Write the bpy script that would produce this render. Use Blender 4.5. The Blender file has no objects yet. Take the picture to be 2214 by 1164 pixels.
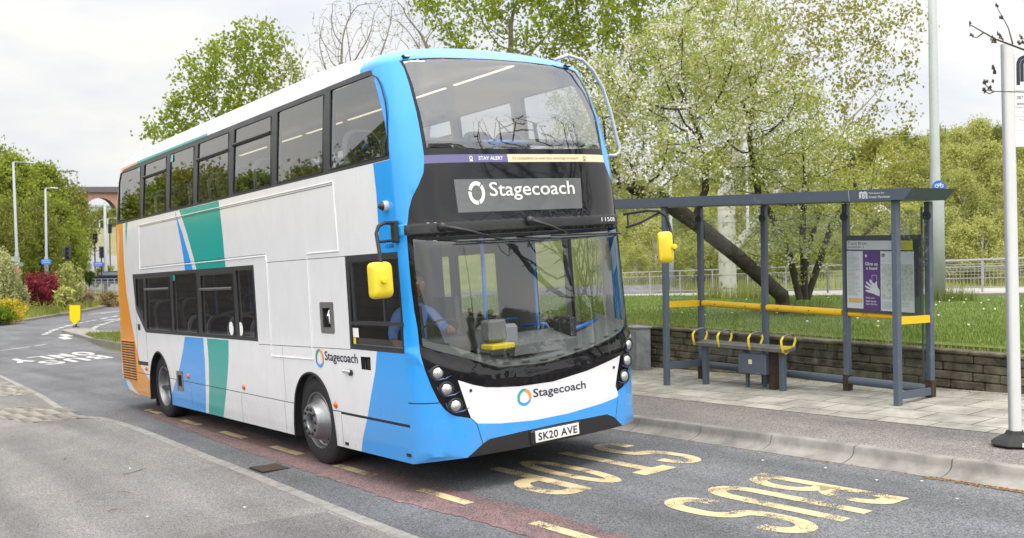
import bpy, math, random
import numpy as np
from math import radians as rad, sin, cos, pi
from mathutils import Matrix, Vector, noise
from mathutils.geometry import delaunay_2d_cdt

SC = bpy.context.scene
COL = SC.collection
RNG = np.random.default_rng(7)
random.seed(7)

# ------------------------------------------------------------------ camera
CAM_W, CAM_H, CAM_F = 2214.0, 1164.0, 2174.32
CW = np.array([-5.86468, -7.24046, 1.93802])
MR = np.array([0.8107829, -0.5852006, -0.0130896])
MU = np.array([0.0106132, -0.0076604, 0.9999143])
MF = np.array([0.5852508, 0.8108523, 0.0])
cam_d = bpy.data.cameras.new("camera")
cam = bpy.data.objects.new("camera", cam_d)
COL.objects.link(cam)
cam_d.sensor_width = 36.0
cam_d.lens = 36.0 * CAM_F / CAM_W
cam_d.clip_start = 0.1
cam_d.clip_end = 3000.0
cam.matrix_world = Matrix(((MR[0], MU[0], -MF[0], CW[0]), (MR[1], MU[1], -MF[1], CW[1]), (MR[2], MU[2], -MF[2], CW[2]), (0, 0, 0, 1)))
SC.camera = cam
cam_d.dof.use_dof = True
cam_d.dof.focus_distance = 9.5
cam_d.dof.aperture_fstop = 3.5
SC.render.resolution_x, SC.render.resolution_y = 1024, 538

# ------------------------------------------------------------------ sky, sun, exposure
SUN_EL, SUN_AZ = 70.0, 198.0      # azimuth measured clockwise from +Y
W = bpy.data.worlds.new("World")
SC.world = W
W.use_nodes = True
wn, wl = W.node_tree.nodes, W.node_tree.links
wn.clear()
wo = wn.new("ShaderNodeOutputWorld")
bg = wn.new("ShaderNodeBackground")
bg.inputs[1].default_value = 0.12
sky = wn.new("ShaderNodeTexSky")
sky.sky_type = 'NISHITA'
sky.sun_disc = False
sky.sun_elevation = rad(SUN_EL)
sky.sun_rotation = rad(SUN_AZ)
sky.dust_density = 2.0
tc = wn.new("ShaderNodeTexCoord")
mp = wn.new("ShaderNodeMapping")
mp.inputs['Scale'].default_value = (1.0, 1.0, 2.6)
nz = wn.new("ShaderNodeTexNoise")
nz.inputs['Scale'].default_value = 2.1
nz.inputs['Detail'].default_value = 5.0
nz.inputs['Roughness'].default_value = 0.6
cr = wn.new("ShaderNodeValToRGB")
cr.color_ramp.elements[0].position = 0.30
cr.color_ramp.elements[0].color = (4.75, 5.1, 5.9, 1)
cr.color_ramp.elements[1].position = 0.56
cr.color_ramp.elements[1].color = (7.0, 6.85, 6.45, 1)
mx = wn.new("ShaderNodeMix")
mx.data_type = 'RGBA'
mx.inputs[0].default_value = 0.93
wl.new(tc.outputs['Generated'], mp.inputs[0])
wl.new(mp.outputs[0], nz.inputs[0])
wl.new(nz.outputs[0], cr.inputs[0])
wl.new(sky.outputs[0], mx.inputs[6])
wl.new(cr.outputs[0], mx.inputs[7])
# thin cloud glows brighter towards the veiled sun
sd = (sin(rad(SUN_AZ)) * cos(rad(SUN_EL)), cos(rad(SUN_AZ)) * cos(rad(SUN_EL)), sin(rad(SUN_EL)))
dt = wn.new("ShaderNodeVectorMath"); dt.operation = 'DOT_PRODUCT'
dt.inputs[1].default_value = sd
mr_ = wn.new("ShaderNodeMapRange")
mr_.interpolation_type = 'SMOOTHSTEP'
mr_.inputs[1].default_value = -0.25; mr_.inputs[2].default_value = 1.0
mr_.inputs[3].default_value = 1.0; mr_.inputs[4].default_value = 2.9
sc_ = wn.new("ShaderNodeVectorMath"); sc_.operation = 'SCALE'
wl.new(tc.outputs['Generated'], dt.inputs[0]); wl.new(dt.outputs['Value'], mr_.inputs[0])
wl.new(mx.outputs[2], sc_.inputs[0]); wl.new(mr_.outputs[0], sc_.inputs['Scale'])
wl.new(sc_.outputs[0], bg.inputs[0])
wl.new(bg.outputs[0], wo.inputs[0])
sun_d = bpy.data.lights.new("sun", 'SUN')
sun_d.energy = 1.5
sun_d.angle = rad(18.0)
sun_d.color = (1.0, 0.93, 0.83)
sun = bpy.data.objects.new("sun", sun_d)
COL.objects.link(sun)
sv = Vector((sin(rad(SUN_AZ)) * cos(rad(SUN_EL)), cos(rad(SUN_AZ)) * cos(rad(SUN_EL)), sin(rad(SUN_EL))))
sun.rotation_euler = sv.to_track_quat('Z', 'Y').to_euler()
SC.view_settings.view_transform = 'Standard'
SC.view_settings.look = 'None'
SC.view_settings.gamma = 1.0
SC.view_settings.exposure = 0.30
SC.cycles.max_bounces = 10
SC.cycles.transparent_max_bounces = 24
SC.cycles.caustics_reflective = False
SC.cycles.caustics_refractive = False

# ------------------------------------------------------------------ helpers
def RZ(x, y):
    """height of the cambered road surface"""
    return 0.0556 * min(x, 30) - 0.02108 * min(y, 75)

def at(u, v, d):
    """world point on the sight line of photo pixel (u, v), d metres ahead"""
    k = (MR * ((u - CAM_W / 2) / CAM_F) + MU * (-(v - CAM_H / 2) / CAM_F) + MF)
    return Vector(CW + k * d)

def s2l(c):
    return tuple(((x / 255.0) / 12.92 if x / 255.0 <= 0.04045 else ((x / 255.0 + 0.055) / 1.055) ** 2.4) for x in c)

MATS = {}
def mat(name, col, rough=0.6, metal=0.0, var=0.0, vscale=8.0, bump=0.0, bscale=60.0, col2=None, coat=0.0, island=0.0, spec=0.5, emit=0.0, detail=6.0, lo=0.35, hi=0.65, extra=None):
    if name in MATS:
        return MATS[name]
    m = bpy.data.materials.new(name)
    MATS[name] = m
    m.use_nodes = True
    N, L = m.node_tree.nodes, m.node_tree.links
    b = N['Principled BSDF']
    b.inputs['Roughness'].default_value = rough
    b.inputs['Metallic'].default_value = metal
    b.inputs['Specular IOR Level'].default_value = spec
    b.inputs['Coat Weight'].default_value = coat
    b.inputs['Coat Roughness'].default_value = 0.04
    b.inputs['Base Color'].default_value = (*col, 1)
    t = N.new('ShaderNodeTexCoord')
    src = None
    if col2 is None and var > 0:
        col2 = tuple(c * (1 - var) for c in col)
    if col2 is not None:
        n = N.new('ShaderNodeTexNoise')
        n.inputs['Scale'].default_value = vscale
        n.inputs['Detail'].default_value = detail
        n.inputs['Roughness'].default_value = 0.65
        L.new(t.outputs['Object'], n.inputs[0])
        r = N.new('ShaderNodeValToRGB')
        r.color_ramp.elements[0].position = lo
        r.color_ramp.elements[0].color = (*col2, 1)
        r.color_ramp.elements[1].position = hi
        r.color_ramp.elements[1].color = (*col, 1)
        L.new(n.outputs[0], r.inputs[0])
        src = r.outputs[0]
    if island > 0:
        g = N.new('ShaderNodeNewGeometry')
        mr = N.new('ShaderNodeMapRange')
        mr.inputs[3].default_value = 1 - island
        mr.inputs[4].default_value = 1 + island
        L.new(g.outputs['Random Per Island'], mr.inputs[0])
        mm = N.new('ShaderNodeMix')
        mm.data_type = 'RGBA'
        mm.blend_type = 'MULTIPLY'
        mm.inputs[0].default_value = 1.0
        mm.inputs[6].default_value = (*col, 1)
        if src: L.new(src, mm.inputs[6])
        L.new(mr.outputs[0], mm.inputs[7])
        src = mm.outputs[2]
    if src: L.new(src, b.inputs['Base Color'])
    if bump > 0:
        n2 = N.new('ShaderNodeTexNoise')
        n2.inputs['Scale'].default_value = bscale
        n2.inputs['Detail'].default_value = 4
        L.new(t.outputs['Object'], n2.inputs[0])
        bp = N.new('ShaderNodeBump')
        bp.inputs['Strength'].default_value = bump
        bp.inputs['Distance'].default_value = 0.01
        L.new(n2.outputs[0], bp.inputs['Height'])
        L.new(bp.outputs[0], b.inputs['Normal'])
    if emit > 0:
        b.inputs['Emission Color'].default_value = (*col, 1)
        b.inputs['Emission Strength'].default_value = emit
    if extra: extra(m, N, L, b, t)
    return m

def glass(name, tint=(0.8, 0.82, 0.82), refl=1.0, rough=0.0, ior=1.5, base=0.0):
    """thin pane: tinted transmission plus a Fresnel reflection"""
    if name in MATS: return MATS[name]
    m = bpy.data.materials.new(name)
    MATS[name] = m
    m.use_nodes = True
    N, L = m.node_tree.nodes, m.node_tree.links
    N.clear()
    o = N.new('ShaderNodeOutputMaterial')
    mxs = N.new('ShaderNodeMixShader')
    tr = N.new('ShaderNodeBsdfTransparent')
    tr.inputs[0].default_value = (*tint, 1)
    gl = N.new('ShaderNodeBsdfGlossy')
    gl.inputs['Roughness'].default_value = rough
    fr = N.new('ShaderNodeFresnel')
    fr.inputs[0].default_value = ior
    ma = N.new('ShaderNodeMath'); ma.operation = 'MULTIPLY_ADD'
    ma.inputs[1].default_value = refl
    ma.inputs[2].default_value = base
    # the node inverts its index on back faces; undo that so both sides reflect alike
    ge = N.new('ShaderNodeNewGeometry')
    mi = N.new('ShaderNodeMapRange')
    mi.inputs[3].default_value = ior; mi.inputs[4].default_value = 1.0 / ior
    L.new(ge.outputs['Backfacing'], mi.inputs[0]); L.new(mi.outputs[0], fr.inputs[0])
    L.new(fr.outputs[0], ma.inputs[0])
    L.new(ma.outputs[0], mxs.inputs[0])
    L.new(tr.outputs[0], mxs.inputs[1])
    L.new(gl.outputs[0], mxs.inputs[2])
    L.new(mxs.outputs[0], o.inputs[0])
    return m

def leafmat(name, c1, c2, trans=0.35, rough=0.6):
    if name in MATS: return MATS[name]
    m = bpy.data.materials.new(name)
    MATS[name] = m
    m.use_nodes = True
    N, L = m.node_tree.nodes, m.node_tree.links
    N.clear()
    o = N.new('ShaderNodeOutputMaterial')
    g = N.new('ShaderNodeNewGeometry')
    r = N.new('ShaderNodeValToRGB')
    r.color_ramp.elements[0].color = (*c1, 1)
    r.color_ramp.elements[1].color = (*c2, 1)
    L.new(g.outputs['Random Per Island'], r.inputs[0])
    d = N.new('ShaderNodeBsdfDiffuse')
    t = N.new('ShaderNodeBsdfTranslucent')
    ms = N.new('ShaderNodeMixShader')
    ms.inputs[0].default_value = trans
    L.new(r.outputs[0], d.inputs[0]); L.new(r.outputs[0], t.inputs[0])
    L.new(d.outputs[0], ms.inputs[1]); L.new(t.outputs[0], ms.inputs[2])
    L.new(ms.outputs[0], o.inputs[0])
    return m

class MB:
    def __init__(s):
        s.v, s.f, s.m = [], [], []
    def add(s, vs, fs, mi=0):
        b = len(s.v)
        s.v.extend([tuple(p) for p in vs])
        s.f.extend([tuple(b + i for i in f) for f in fs])
        s.m.extend([mi] * len(fs))
        return s
    def box(s, c, d, mi=0, rot=None, bev=0.0):
        hx, hy, hz = d[0] / 2, d[1] / 2, d[2] / 2
        if bev > 0:
            b = min(bev, hx * .9, hy * .9, hz * .9)
            vs = []
            for sx in (-1, 1):
                for sy in (-1, 1):
                    for sz in (-1, 1):
                        vs += [(sx * hx, sy * (hy - b), sz * (hz - b)), (sx * (hx - b), sy * hy, sz * (hz - b)), (sx * (hx - b), sy * (hy - b), sz * hz)]
            idx = lambda sx, sy, sz, k: ((sx > 0) * 4 + (sy > 0) * 2 + (sz > 0)) * 3 + k
            fs = []
            for sg in (-1, 1):
                q = [(-1, -1), (1, -1), (1, 1), (-1, 1)]
                if sg < 0: q = q[::-1]
                fs.append([idx(sg, a, c_, 0) for a, c_ in q])
                fs.append([idx(a, sg, c_, 1) for a, c_ in q[::-1]])
                fs.append([idx(a, c_, sg, 2) for a, c_ in q])
            for a in (-1, 1):
                for c_ in (-1, 1):
                    fs.append([idx(a, c_, -1, 0), idx(a, c_, 1, 0), idx(a, c_, 1, 1), idx(a, c_, -1, 1)])
                    fs.append([idx(a, -1, c_, 0), idx(a, 1, c_, 0), idx(a, 1, c_, 2), idx(a, -1, c_, 2)])
                    fs.append([idx(-1, a, c_, 1), idx(1, a, c_, 1), idx(1, a, c_, 2), idx(-1, a, c_, 2)])
                    for e in (-1, 1):
                        fs.append([idx(a, c_, e, 0), idx(a, c_, e, 1), idx(a, c_, e, 2)])
        else:
            vs = [(sx * hx, sy * hy, sz * hz) for sx in (-1, 1) for sy in (-1, 1) for sz in (-1, 1)]
            fs = [(0, 1, 3, 2), (4, 6, 7, 5), (0, 4, 5, 1), (2, 3, 7, 6), (0, 2, 6, 4), (1, 5, 7, 3)]
        c = Vector(c)
        out = []
        for p in vs:
            p = Vector(p)
            if rot is not None: p = rot @ p
            out.append(p + c)
        return s.add(out, fs, mi)
    def tube(s, pts, r, n=8, mi=0, caps=True):
        pts = [Vector(p) for p in pts]
        if not hasattr(r, '__len__'): r = [r] * len(pts)
        elif len(r) != len(pts): r = list(np.interp(np.linspace(0, 1, len(pts)), np.linspace(0, 1, len(r)), r))
        rings = []
        ref = None
        for i, p in enumerate(pts):
            a = pts[max(i - 1, 0)]; b = pts[min(i + 1, len(pts) - 1)]
            t = (b - a).normalized()
            if ref is None:
                ref = t.orthogonal().normalized()
            ref = (ref - t * ref.dot(t)).normalized()
            bn = t.cross(ref)
            rings.append([p + (ref * cos(2 * pi * k / n) + bn * sin(2 * pi * k / n)) * r[i] for k in range(n)])
        vs = [q for rg in rings for q in rg]
        fs = []
        for i in range(len(pts) - 1):
            for k in range(n):
                fs.append((i * n + k, i * n + (k + 1) % n, (i + 1) * n + (k + 1) % n, (i + 1) * n + k))
        if caps:
            fs.append(tuple(range(n))[::-1])
            fs.append(tuple((len(pts) - 1) * n + k for k in range(n)))
        return s.add(vs, fs, mi)
    def lathe(s, prof, n=32, mi=0, M=None, ang=2 * pi):
        """prof: list of (r, h) about local Z"""
        vs = []
        for r, h in prof:
            for k in range(n):
                a = ang * k / n
                p = Vector((r * cos(a), r * sin(a), h))
                vs.append(M @ p if M is not None else p)
        fs = []
        for i in range(len(prof) - 1):
            for k in range(n):
                fs.append((i * n + k, i * n + (k + 1) % n, (i + 1) * n + (k + 1) % n, (i + 1) * n + k))
        return s.add(vs, fs, mi)
    def prism(s, poly, M, h, mi=0):
        """polygon in local XY extruded from 0 to h, mapped by M"""
        n = len(poly)
        vs = [M @ Vector((x, y, 0)) for x, y in poly] + [M @ Vector((x, y, h)) for x, y in poly]
        fs = [tuple(range(n))[::-1], tuple(range(n, 2 * n))] + [(i, (i + 1) % n, n + (i + 1) % n, n + i) for i in range(n)]
        return s.add(vs, fs, mi)
    def build(s, name, mats, parent=None, smooth=False, auto=None, **kw):
        me = bpy.data.meshes.new(name)
        me.from_pydata(s.v, [], s.f)
        if not isinstance(mats, (list, tuple)): mats = [mats]
        for m in mats: me.materials.append(m)
        if len(mats) > 1: me.polygons.foreach_set('material_index', s.m)
        if smooth:
            me.polygons.foreach_set('use_smooth', [True] * len(s.f))
        if auto is not None:
            me.polygons.foreach_set('use_smooth', [True] * len(s.f))
            me.set_sharp_from_angle(angle=rad(auto))
        me.update()
        return link(name, me, parent, **kw)

def link(name, me, parent=None, **kw):
    o = bpy.data.objects.new(name, me)
    COL.objects.link(o)
    if parent is not None: o.parent = parent
    for k, v in kw.items():
        if v is not None: o[k] = v
    return o

def empty(name, loc=(0, 0, 0), rz=0.0, **kw):
    o = link(name, None, None, **kw)
    o.empty_display_size = 0.2
    o.location = loc
    o.rotation_euler = (0, 0, rz)
    return o

def npmesh(name, V, F, mats, mi=None, parent=None, smooth=False, **kw):
    """fast mesh from arrays; F is (n, k)"""
    me = bpy.data.meshes.new(name)
    n, k = F.shape
    me.vertices.add(len(V)); me.vertices.foreach_set('co', np.asarray(V, dtype=np.float32).ravel())
    me.loops.add(n * k); me.loops.foreach_set('vertex_index', F.ravel().astype(np.int32))
    me.polygons.add(n)
    me.polygons.foreach_set('loop_start', np.arange(0, n * k, k, dtype=np.int32))
    me.polygons.foreach_set('loop_total', np.full(n, k, dtype=np.int32))
    if not isinstance(mats, (list, tuple)): mats = [mats]
    for m in mats: me.materials.append(m)
    if mi is not None: me.polygons.foreach_set('material_index', np.asarray(mi, dtype=np.int32))
    if smooth: me.polygons.foreach_set('use_smooth', np.ones(n, dtype=bool))
    me.update(calc_edges=True)
    return link(name, me, parent, **kw)

def copy_tree(o, parent=None):
    c = o.copy()
    COL.objects.link(c)
    if parent is not None: c.parent = parent
    for ch in list(o.children): copy_tree(ch, c)
    return c

_TC = {}
def text_geo(txt, bold=0.0, shear=0.0, spacing=1.0):
    """letter shapes as flat 2-D triangles, normalised so that x runs 0..w and y 0..h"""
    key = (txt, bold, shear, spacing)
    if key in _TC: return _TC[key]
    cu = bpy.data.curves.new('text_curve', 'FONT')
    cu.body = txt
    cu.size = 1.0
    cu.offset = bold
    cu.shear = shear
    cu.space_character = spacing
    cu.resolution_u = 3
    ob = bpy.data.objects.new('text_curve', cu)
    COL.objects.link(ob)
    bpy.context.view_layer.update()
    dg = bpy.context.evaluated_depsgraph_get()
    me = bpy.data.meshes.new_from_object(ob.evaluated_get(dg))
    V = np.array([(v.co.x, v.co.y) for v in me.vertices])
    F = [tuple(p.vertices) for p in me.polygons]
    bpy.data.objects.remove(ob); bpy.data.meshes.remove(me); bpy.data.curves.remove(cu)
    mn, mxx = V.min(0), V.max(0)
    _TC[key] = (V - mn, F, mxx - mn)
    return _TC[key]

def put_text(mb, txt, fn, x0, y0, w, h, mi=0, bold=0.0, shear=0.0, spacing=1.0):
    """lettering fitted to the box (x0,y0,w,h) of a 2-D domain mapped to 3-D by fn"""
    V, F, S = text_geo(txt, bold, shear, spacing)
    pts = [fn(x0 + p[0] / S[0] * w, y0 + p[1] / S[1] * h) for p in V]
    mb.add(pts, F, mi)

def in_poly(x, y, P):
    n = len(P); c = False; j = n - 1
    for i in range(n):
        xi, yi = P[i]; xj, yj = P[j]
        if (yi > y) != (yj > y) and x < (xj - xi) * (y - yi) / (yj - yi) + xi: c = not c
        j = i
    return c

def arrange(domain, regions, grid, fn, default, skip=('hole',)):
    """cut a 2-D domain by polygons (later ones win) and map the triangles to 3-D; returns verts, tris, tags"""
    pts, edges = [], []
    def addpoly(P):
        b = len(pts)
        pts.extend([Vector((float(x), float(y))) for x, y in P])
        edges.extend([(b + i, b + (i + 1) % len(P)) for i in range(len(P))])
    def dense(P, st):
        out = []
        for i in range(len(P)):
            a = P[i]; b = P[(i + 1) % len(P)]
            n = max(1, int(math.hypot(b[0] - a[0], b[1] - a[1]) / st))
            for k in range(n): out.append((a[0] + (b[0] - a[0]) * k / n, a[1] + (b[1] - a[1]) * k / n))
        return out
    addpoly(domain)
    for P, tag in regions: addpoly(dense(P, grid[2] if len(grid) > 2 else 0.15))
    gx, gy = grid[0], grid[1]
    for x in gx:
        for y in gy:
            pts.append(Vector((float(x), float(y))))
    V, E, F, _, _, _ = delaunay_2d_cdt(pts, edges, [], 0, 1e-5)
    out_f, tags = [], []
    bb = [(min(p[0] for p in P), min(p[1] for p in P), max(p[0] for p in P), max(p[1] for p in P)) for P, t in regions]
    for f in F:
        cx = sum(V[i].x for i in f) / 3; cy = sum(V[i].y for i in f) / 3
        if not in_poly(cx, cy, domain): continue
        tag = default
        for (P, t), b in zip(regions, bb):
            if b[0] <= cx <= b[2] and b[1] <= cy <= b[3] and in_poly(cx, cy, P): tag = t
        out_f.append(tuple(f)); tags.append(tag)
    V3 = [fn(v.x, v.y) for v in V]
    return V3, out_f, tags

# ================================================================== MATERIALS
def panel_dirt(m, N, L, b, t):
    """faint rain streaks, and road film thickening towards the skirt"""
    src = b.inputs['Base Color'].links[0].from_socket if b.inputs['Base Color'].links else None
    mp_ = N.new('ShaderNodeMapping'); mp_.inputs['Scale'].default_value = (3, 9, .5)
    n = N.new('ShaderNodeTexNoise'); n.inputs['Scale'].default_value = 2.0; n.inputs['Detail'].default_value = 5
    L.new(t.outputs['Object'], mp_.inputs[0]); L.new(mp_.outputs[0], n.inputs[0])
    n2 = N.new('ShaderNodeTexNoise'); n2.inputs['Scale'].default_value = 5; n2.inputs['Detail'].default_value = 6
    L.new(t.outputs['Object'], n2.inputs[0])
    sp = N.new('ShaderNodeSeparateXYZ'); L.new(t.outputs['Object'], sp.inputs[0])
    mr = N.new('ShaderNodeMapRange'); mr.inputs[1].default_value = 1.1; mr.inputs[2].default_value = .2; mr.inputs[3].default_value = 0; mr.inputs[4].default_value = .9
    L.new(sp.outputs[2], mr.inputs[0])
    a = N.new('ShaderNodeMath'); a.operation = 'MULTIPLY'; L.new(mr.outputs[0], a.inputs[0]); L.new(n2.outputs[0], a.inputs[1])
    m2 = N.new('ShaderNodeMapRange'); m2.inputs[1].default_value = .52; m2.inputs[2].default_value = .78; m2.inputs[3].default_value = 0; m2.inputs[4].default_value = .13
    L.new(n.outputs[0], m2.inputs[0])
    ad = N.new('ShaderNodeMath'); ad.operation = 'ADD'; ad.use_clamp = True; L.new(a.outputs[0], ad.inputs[0]); L.new(m2.outputs[0], ad.inputs[1])
    sc = N.new('ShaderNodeMath'); sc.operation = 'MULTIPLY'; sc.inputs[1].default_value = .45; L.new(ad.outputs[0], sc.inputs[0])
    mm = N.new('ShaderNodeMix'); mm.data_type = 'RGBA'; mm.inputs[6].default_value = b.inputs['Base Color'].default_value[:]; mm.inputs[7].default_value = (.24, .21, .18, 1)
    if src: L.new(src, mm.inputs[6])
    L.new(sc.outputs[0], mm.inputs[0]); L.new(mm.outputs[2], b.inputs['Base Color'])
    rr_ = N.new('ShaderNodeMapRange'); rr_.inputs[3].default_value = b.inputs['Roughness'].default_value; rr_.inputs[4].default_value = .7
    L.new(sc.outputs[0], rr_.inputs[0]); L.new(rr_.outputs[0], b.inputs['Roughness'])
white = mat('white_paint', (0.80, 0.80, 0.83), rough=0.2, coat=0.6, var=0.05, vscale=3, bump=.10, bscale=1.6, extra=panel_dirt)
blue = mat('blue_paint', (0.02, 0.33, 0.86), rough=0.22, coat=0.6, bump=.08, bscale=1.6, extra=panel_dirt)
teal = mat('teal_paint', (0.0, 0.36, 0.33), rough=0.25, coat=0.5, bump=.10, bscale=1.6, extra=panel_dirt)
orange = mat('orange_paint', (0.76, 0.29, 0.01), rough=0.28, coat=0.5, extra=panel_dirt)
blk = mat('gloss_black', (0.006, 0.006, 0.008), rough=0.05, spec=.38)
frame_m = mat('window_frame_grey', (0.035, 0.036, 0.042), rough=0.35)
satin = mat('satin_black', (0.018, 0.018, 0.02), rough=0.38)
rubber = mat('rubber', (0.022, 0.022, 0.024), rough=0.75, var=0.3, vscale=30, bump=0.15, bscale=120)
seam_m = mat('seam', (0.03, 0.03, 0.035), rough=0.6)
silver = mat('silver_rim', (0.36, 0.365, 0.38), rough=0.42, metal=0.85, var=0.25, vscale=12)
steel = mat('brushed_steel', (0.36, 0.35, 0.34), rough=0.4, metal=0.8, var=0.15, vscale=30)
chrome = mat('chrome', (0.8, 0.8, 0.82), rough=0.12, metal=1.0)
lining_m = mat('interior_lining', (0.46, 0.47, 0.50), rough=0.6)
dark_in = mat('dark_interior', (0.035, 0.036, 0.042), rough=0.6)
floor_m = mat('bus_floor', (0.06, 0.06, 0.07), rough=0.6)
seat_blue = mat('seat_fabric', (0.012, 0.020, 0.075), rough=0.85, var=0.4, vscale=40)
seat_grey = mat('seat_shell', (0.30, 0.31, 0.34), rough=0.5)
rail_blue = mat('handrail_blue', (0.03, 0.20, 0.62), rough=0.3)
dash_m = mat('dashboard_grey', (0.13, 0.14, 0.14), rough=0.55, bump=0.1, bscale=200)
yel = mat('yellow_plastic', (0.80, 0.62, 0.03), rough=0.42, var=0.06, vscale=10)
amber = mat('amber_lens', (0.55, 0.12, 0.01), rough=0.15, coat=0.5)
lens_m = mat('lamp_lens', (0.55, 0.56, 0.57), rough=0.08, metal=0.75, bump=0.6, bscale=90)
ink = mat('ink', (0.012, 0.014, 0.03), rough=0.5)
plate_w = mat('plate_white', (0.78, 0.78, 0.76), rough=0.4)
navy = mat('banner_navy', (0.13, 0.12, 0.27), rough=0.35)
cream = mat('banner_cream', (0.72, 0.62, 0.42), rough=0.4)
paper = mat('white_vinyl', (0.82, 0.82, 0.82), rough=0.5)
brown_ink = mat('brown_ink', (0.33, 0.17, 0.05), rough=0.5)
strip_light = mat('strip_light', (1.0, 0.86, 0.62), emit=1.1)
def led_dots(m, N, L, b, t):
    mpn = N.new('ShaderNodeMapping'); mpn.inputs['Scale'].default_value = (95, 1, 95)
    v = N.new('ShaderNodeTexVoronoi'); v.inputs['Randomness'].default_value = 0.0; v.inputs['Scale'].default_value = 1.0; v.voronoi_dimensions = '2D'
    sx = N.new('ShaderNodeSeparateXYZ'); cx = N.new('ShaderNodeCombineXYZ')
    L.new(t.outputs['Object'], mpn.inputs[0]); L.new(mpn.outputs[0], sx.inputs[0]); L.new(sx.outputs[0], cx.inputs[0]); L.new(sx.outputs[2], cx.inputs[1]); L.new(cx.outputs[0], v.inputs['Vector'])
    r = N.new('ShaderNodeMapRange'); r.inputs[1].default_value = .30; r.inputs[2].default_value = .48; r.inputs[3].default_value = .40; r.inputs[4].default_value = .14
    L.new(v.outputs['Distance'], r.inputs[0]); L.new(r.outputs[0], b.inputs['Emission Strength'])
led_on = mat('display_letter', (0.62, 0.61, 0.58), rough=0.5, emit=0.55, extra=led_dots)

def dots(m, N, L, b, t):
    mpn = N.new('ShaderNodeMapping'); mpn.inputs['Scale'].default_value = (95, 1, 95)
    v = N.new('ShaderNodeTexVoronoi'); v.inputs['Randomness'].default_value = 0.0; v.inputs['Scale'].default_value = 1.0
    v.voronoi_dimensions = '2D'
    sx = N.new('ShaderNodeSeparateXYZ'); cx = N.new('ShaderNodeCombineXYZ')
    L.new(t.outputs['Object'], mpn.inputs[0]); L.new(mpn.outputs[0], sx.inputs[0])
    L.new(sx.outputs[0], cx.inputs[0]); L.new(sx.outputs[2], cx.inputs[1])
    L.new(cx.outputs[0], v.inputs['Vector'])
    r = N.new('ShaderNodeValToRGB')
    r.color_ramp.elements[0].position = 0.25; r.color_ramp.elements[0].color = (0.22, 0.225, 0.23, 1)
    r.color_ramp.elements[1].position = 0.38; r.color_ramp.elements[1].color = (0.055, 0.058, 0.062, 1)
    L.new(v.outputs['Distance'], r.inputs[0]); L.new(r.outputs[0], b.inputs['Base Color'])
led_bg = mat('display_matrix', (0.12, 0.12, 0.13), rough=0.25, coat=0.4, extra=dots)

g_side = glass('side_glass', (0.66, 0.68, 0.69), refl=1.25, base=0.16)
g_front = glass('screen_glass', (0.84, 0.86, 0.86), refl=1.2, base=0.045, rough=.01)
g_clear = glass('clear_glass', (0.90, 0.93, 0.92), refl=0.9, base=0.0)

# ================================================================== BUS
RWB = Matrix(((0.9984584, 0.0001429, -0.0555050), (0.0010269, 0.9997780, 0.0210466), (0.0554957, -0.0210711, 0.9982366)))
bus = empty('double_decker_bus', label='white blue and teal double-decker bus pulled up beside the bus shelter', category='bus')
bus.matrix_world = RWB.to_4x4()

NN = 4.6
_th = np.linspace(0, pi / 2, 400)
_X = np.sin(_th) ** (2 / NN); _Y = np.cos(_th)
_S = np.concatenate([[0], np.cumsum(np.hypot(np.diff(_X) * 1.275, np.diff(_Y) * .55))])
LQ = float(_S[-1])
VZ = np.array([(0.2, .205, .64, 1.285), (0.6, .20, .64, 1.29), (1.1, .20, .64, 1.29), (1.6, .225, .64, 1.285), (2.1, .265, .65, 1.285), (2.5, .30, .66, 1.285), (2.9, .325, .68, 1.28), (3.1, .345, .70, 1.27), (3.4, .39, .78, 1.25), (3.7, .475, .92, 1.225), (3.9, .55, 1.04, 1.20)])
def rise(y):
    a = min(max((y - 1.0) / 1.3, 0), 1); b = min(max((y - 8.6) / 1.3, 0), 1)
    return .24 + .12 * a * a * (3 - 2 * a) - .10 * b * b
def prof(v):
    if v <= 3.9:
        return v, float(np.interp(v, VZ[:, 0], VZ[:, 1])), float(np.interp(v, VZ[:, 0], VZ[:, 2])), float(np.interp(v, VZ[:, 0], VZ[:, 3]))
    t = min((v - 3.9) / 1.3, 1) * pi / 2
    return 3.9 + rise(1.04 + .3 * sin(t) ** 1.5) * sin(t) ** .8, .55 + .45 * sin(t) ** 1.5, 1.04 + .3 * sin(t) ** 1.5, 1.20 * max(cos(t), 0) ** .5
def XY(q):
    a = min(abs(q), LQ)
    return math.copysign(float(np.interp(a, _S, _X)), q), float(np.interp(a, _S, _Y))
RIDGE = ((-1.38, 1.26), (-.995, 1.098), (-.591, .974), (-.125, .954), (.451, 1.003), (.976, 1.08), (1.38, 1.27))
def ridge_v(q): return float(np.interp(q, [p[0] for p in RIDGE], [p[1] for p in RIDGE]))
CREASE = ((-.96, .731), (-.672, .682), (-.228, .659), (.254, .678), (.87, .723))
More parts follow.
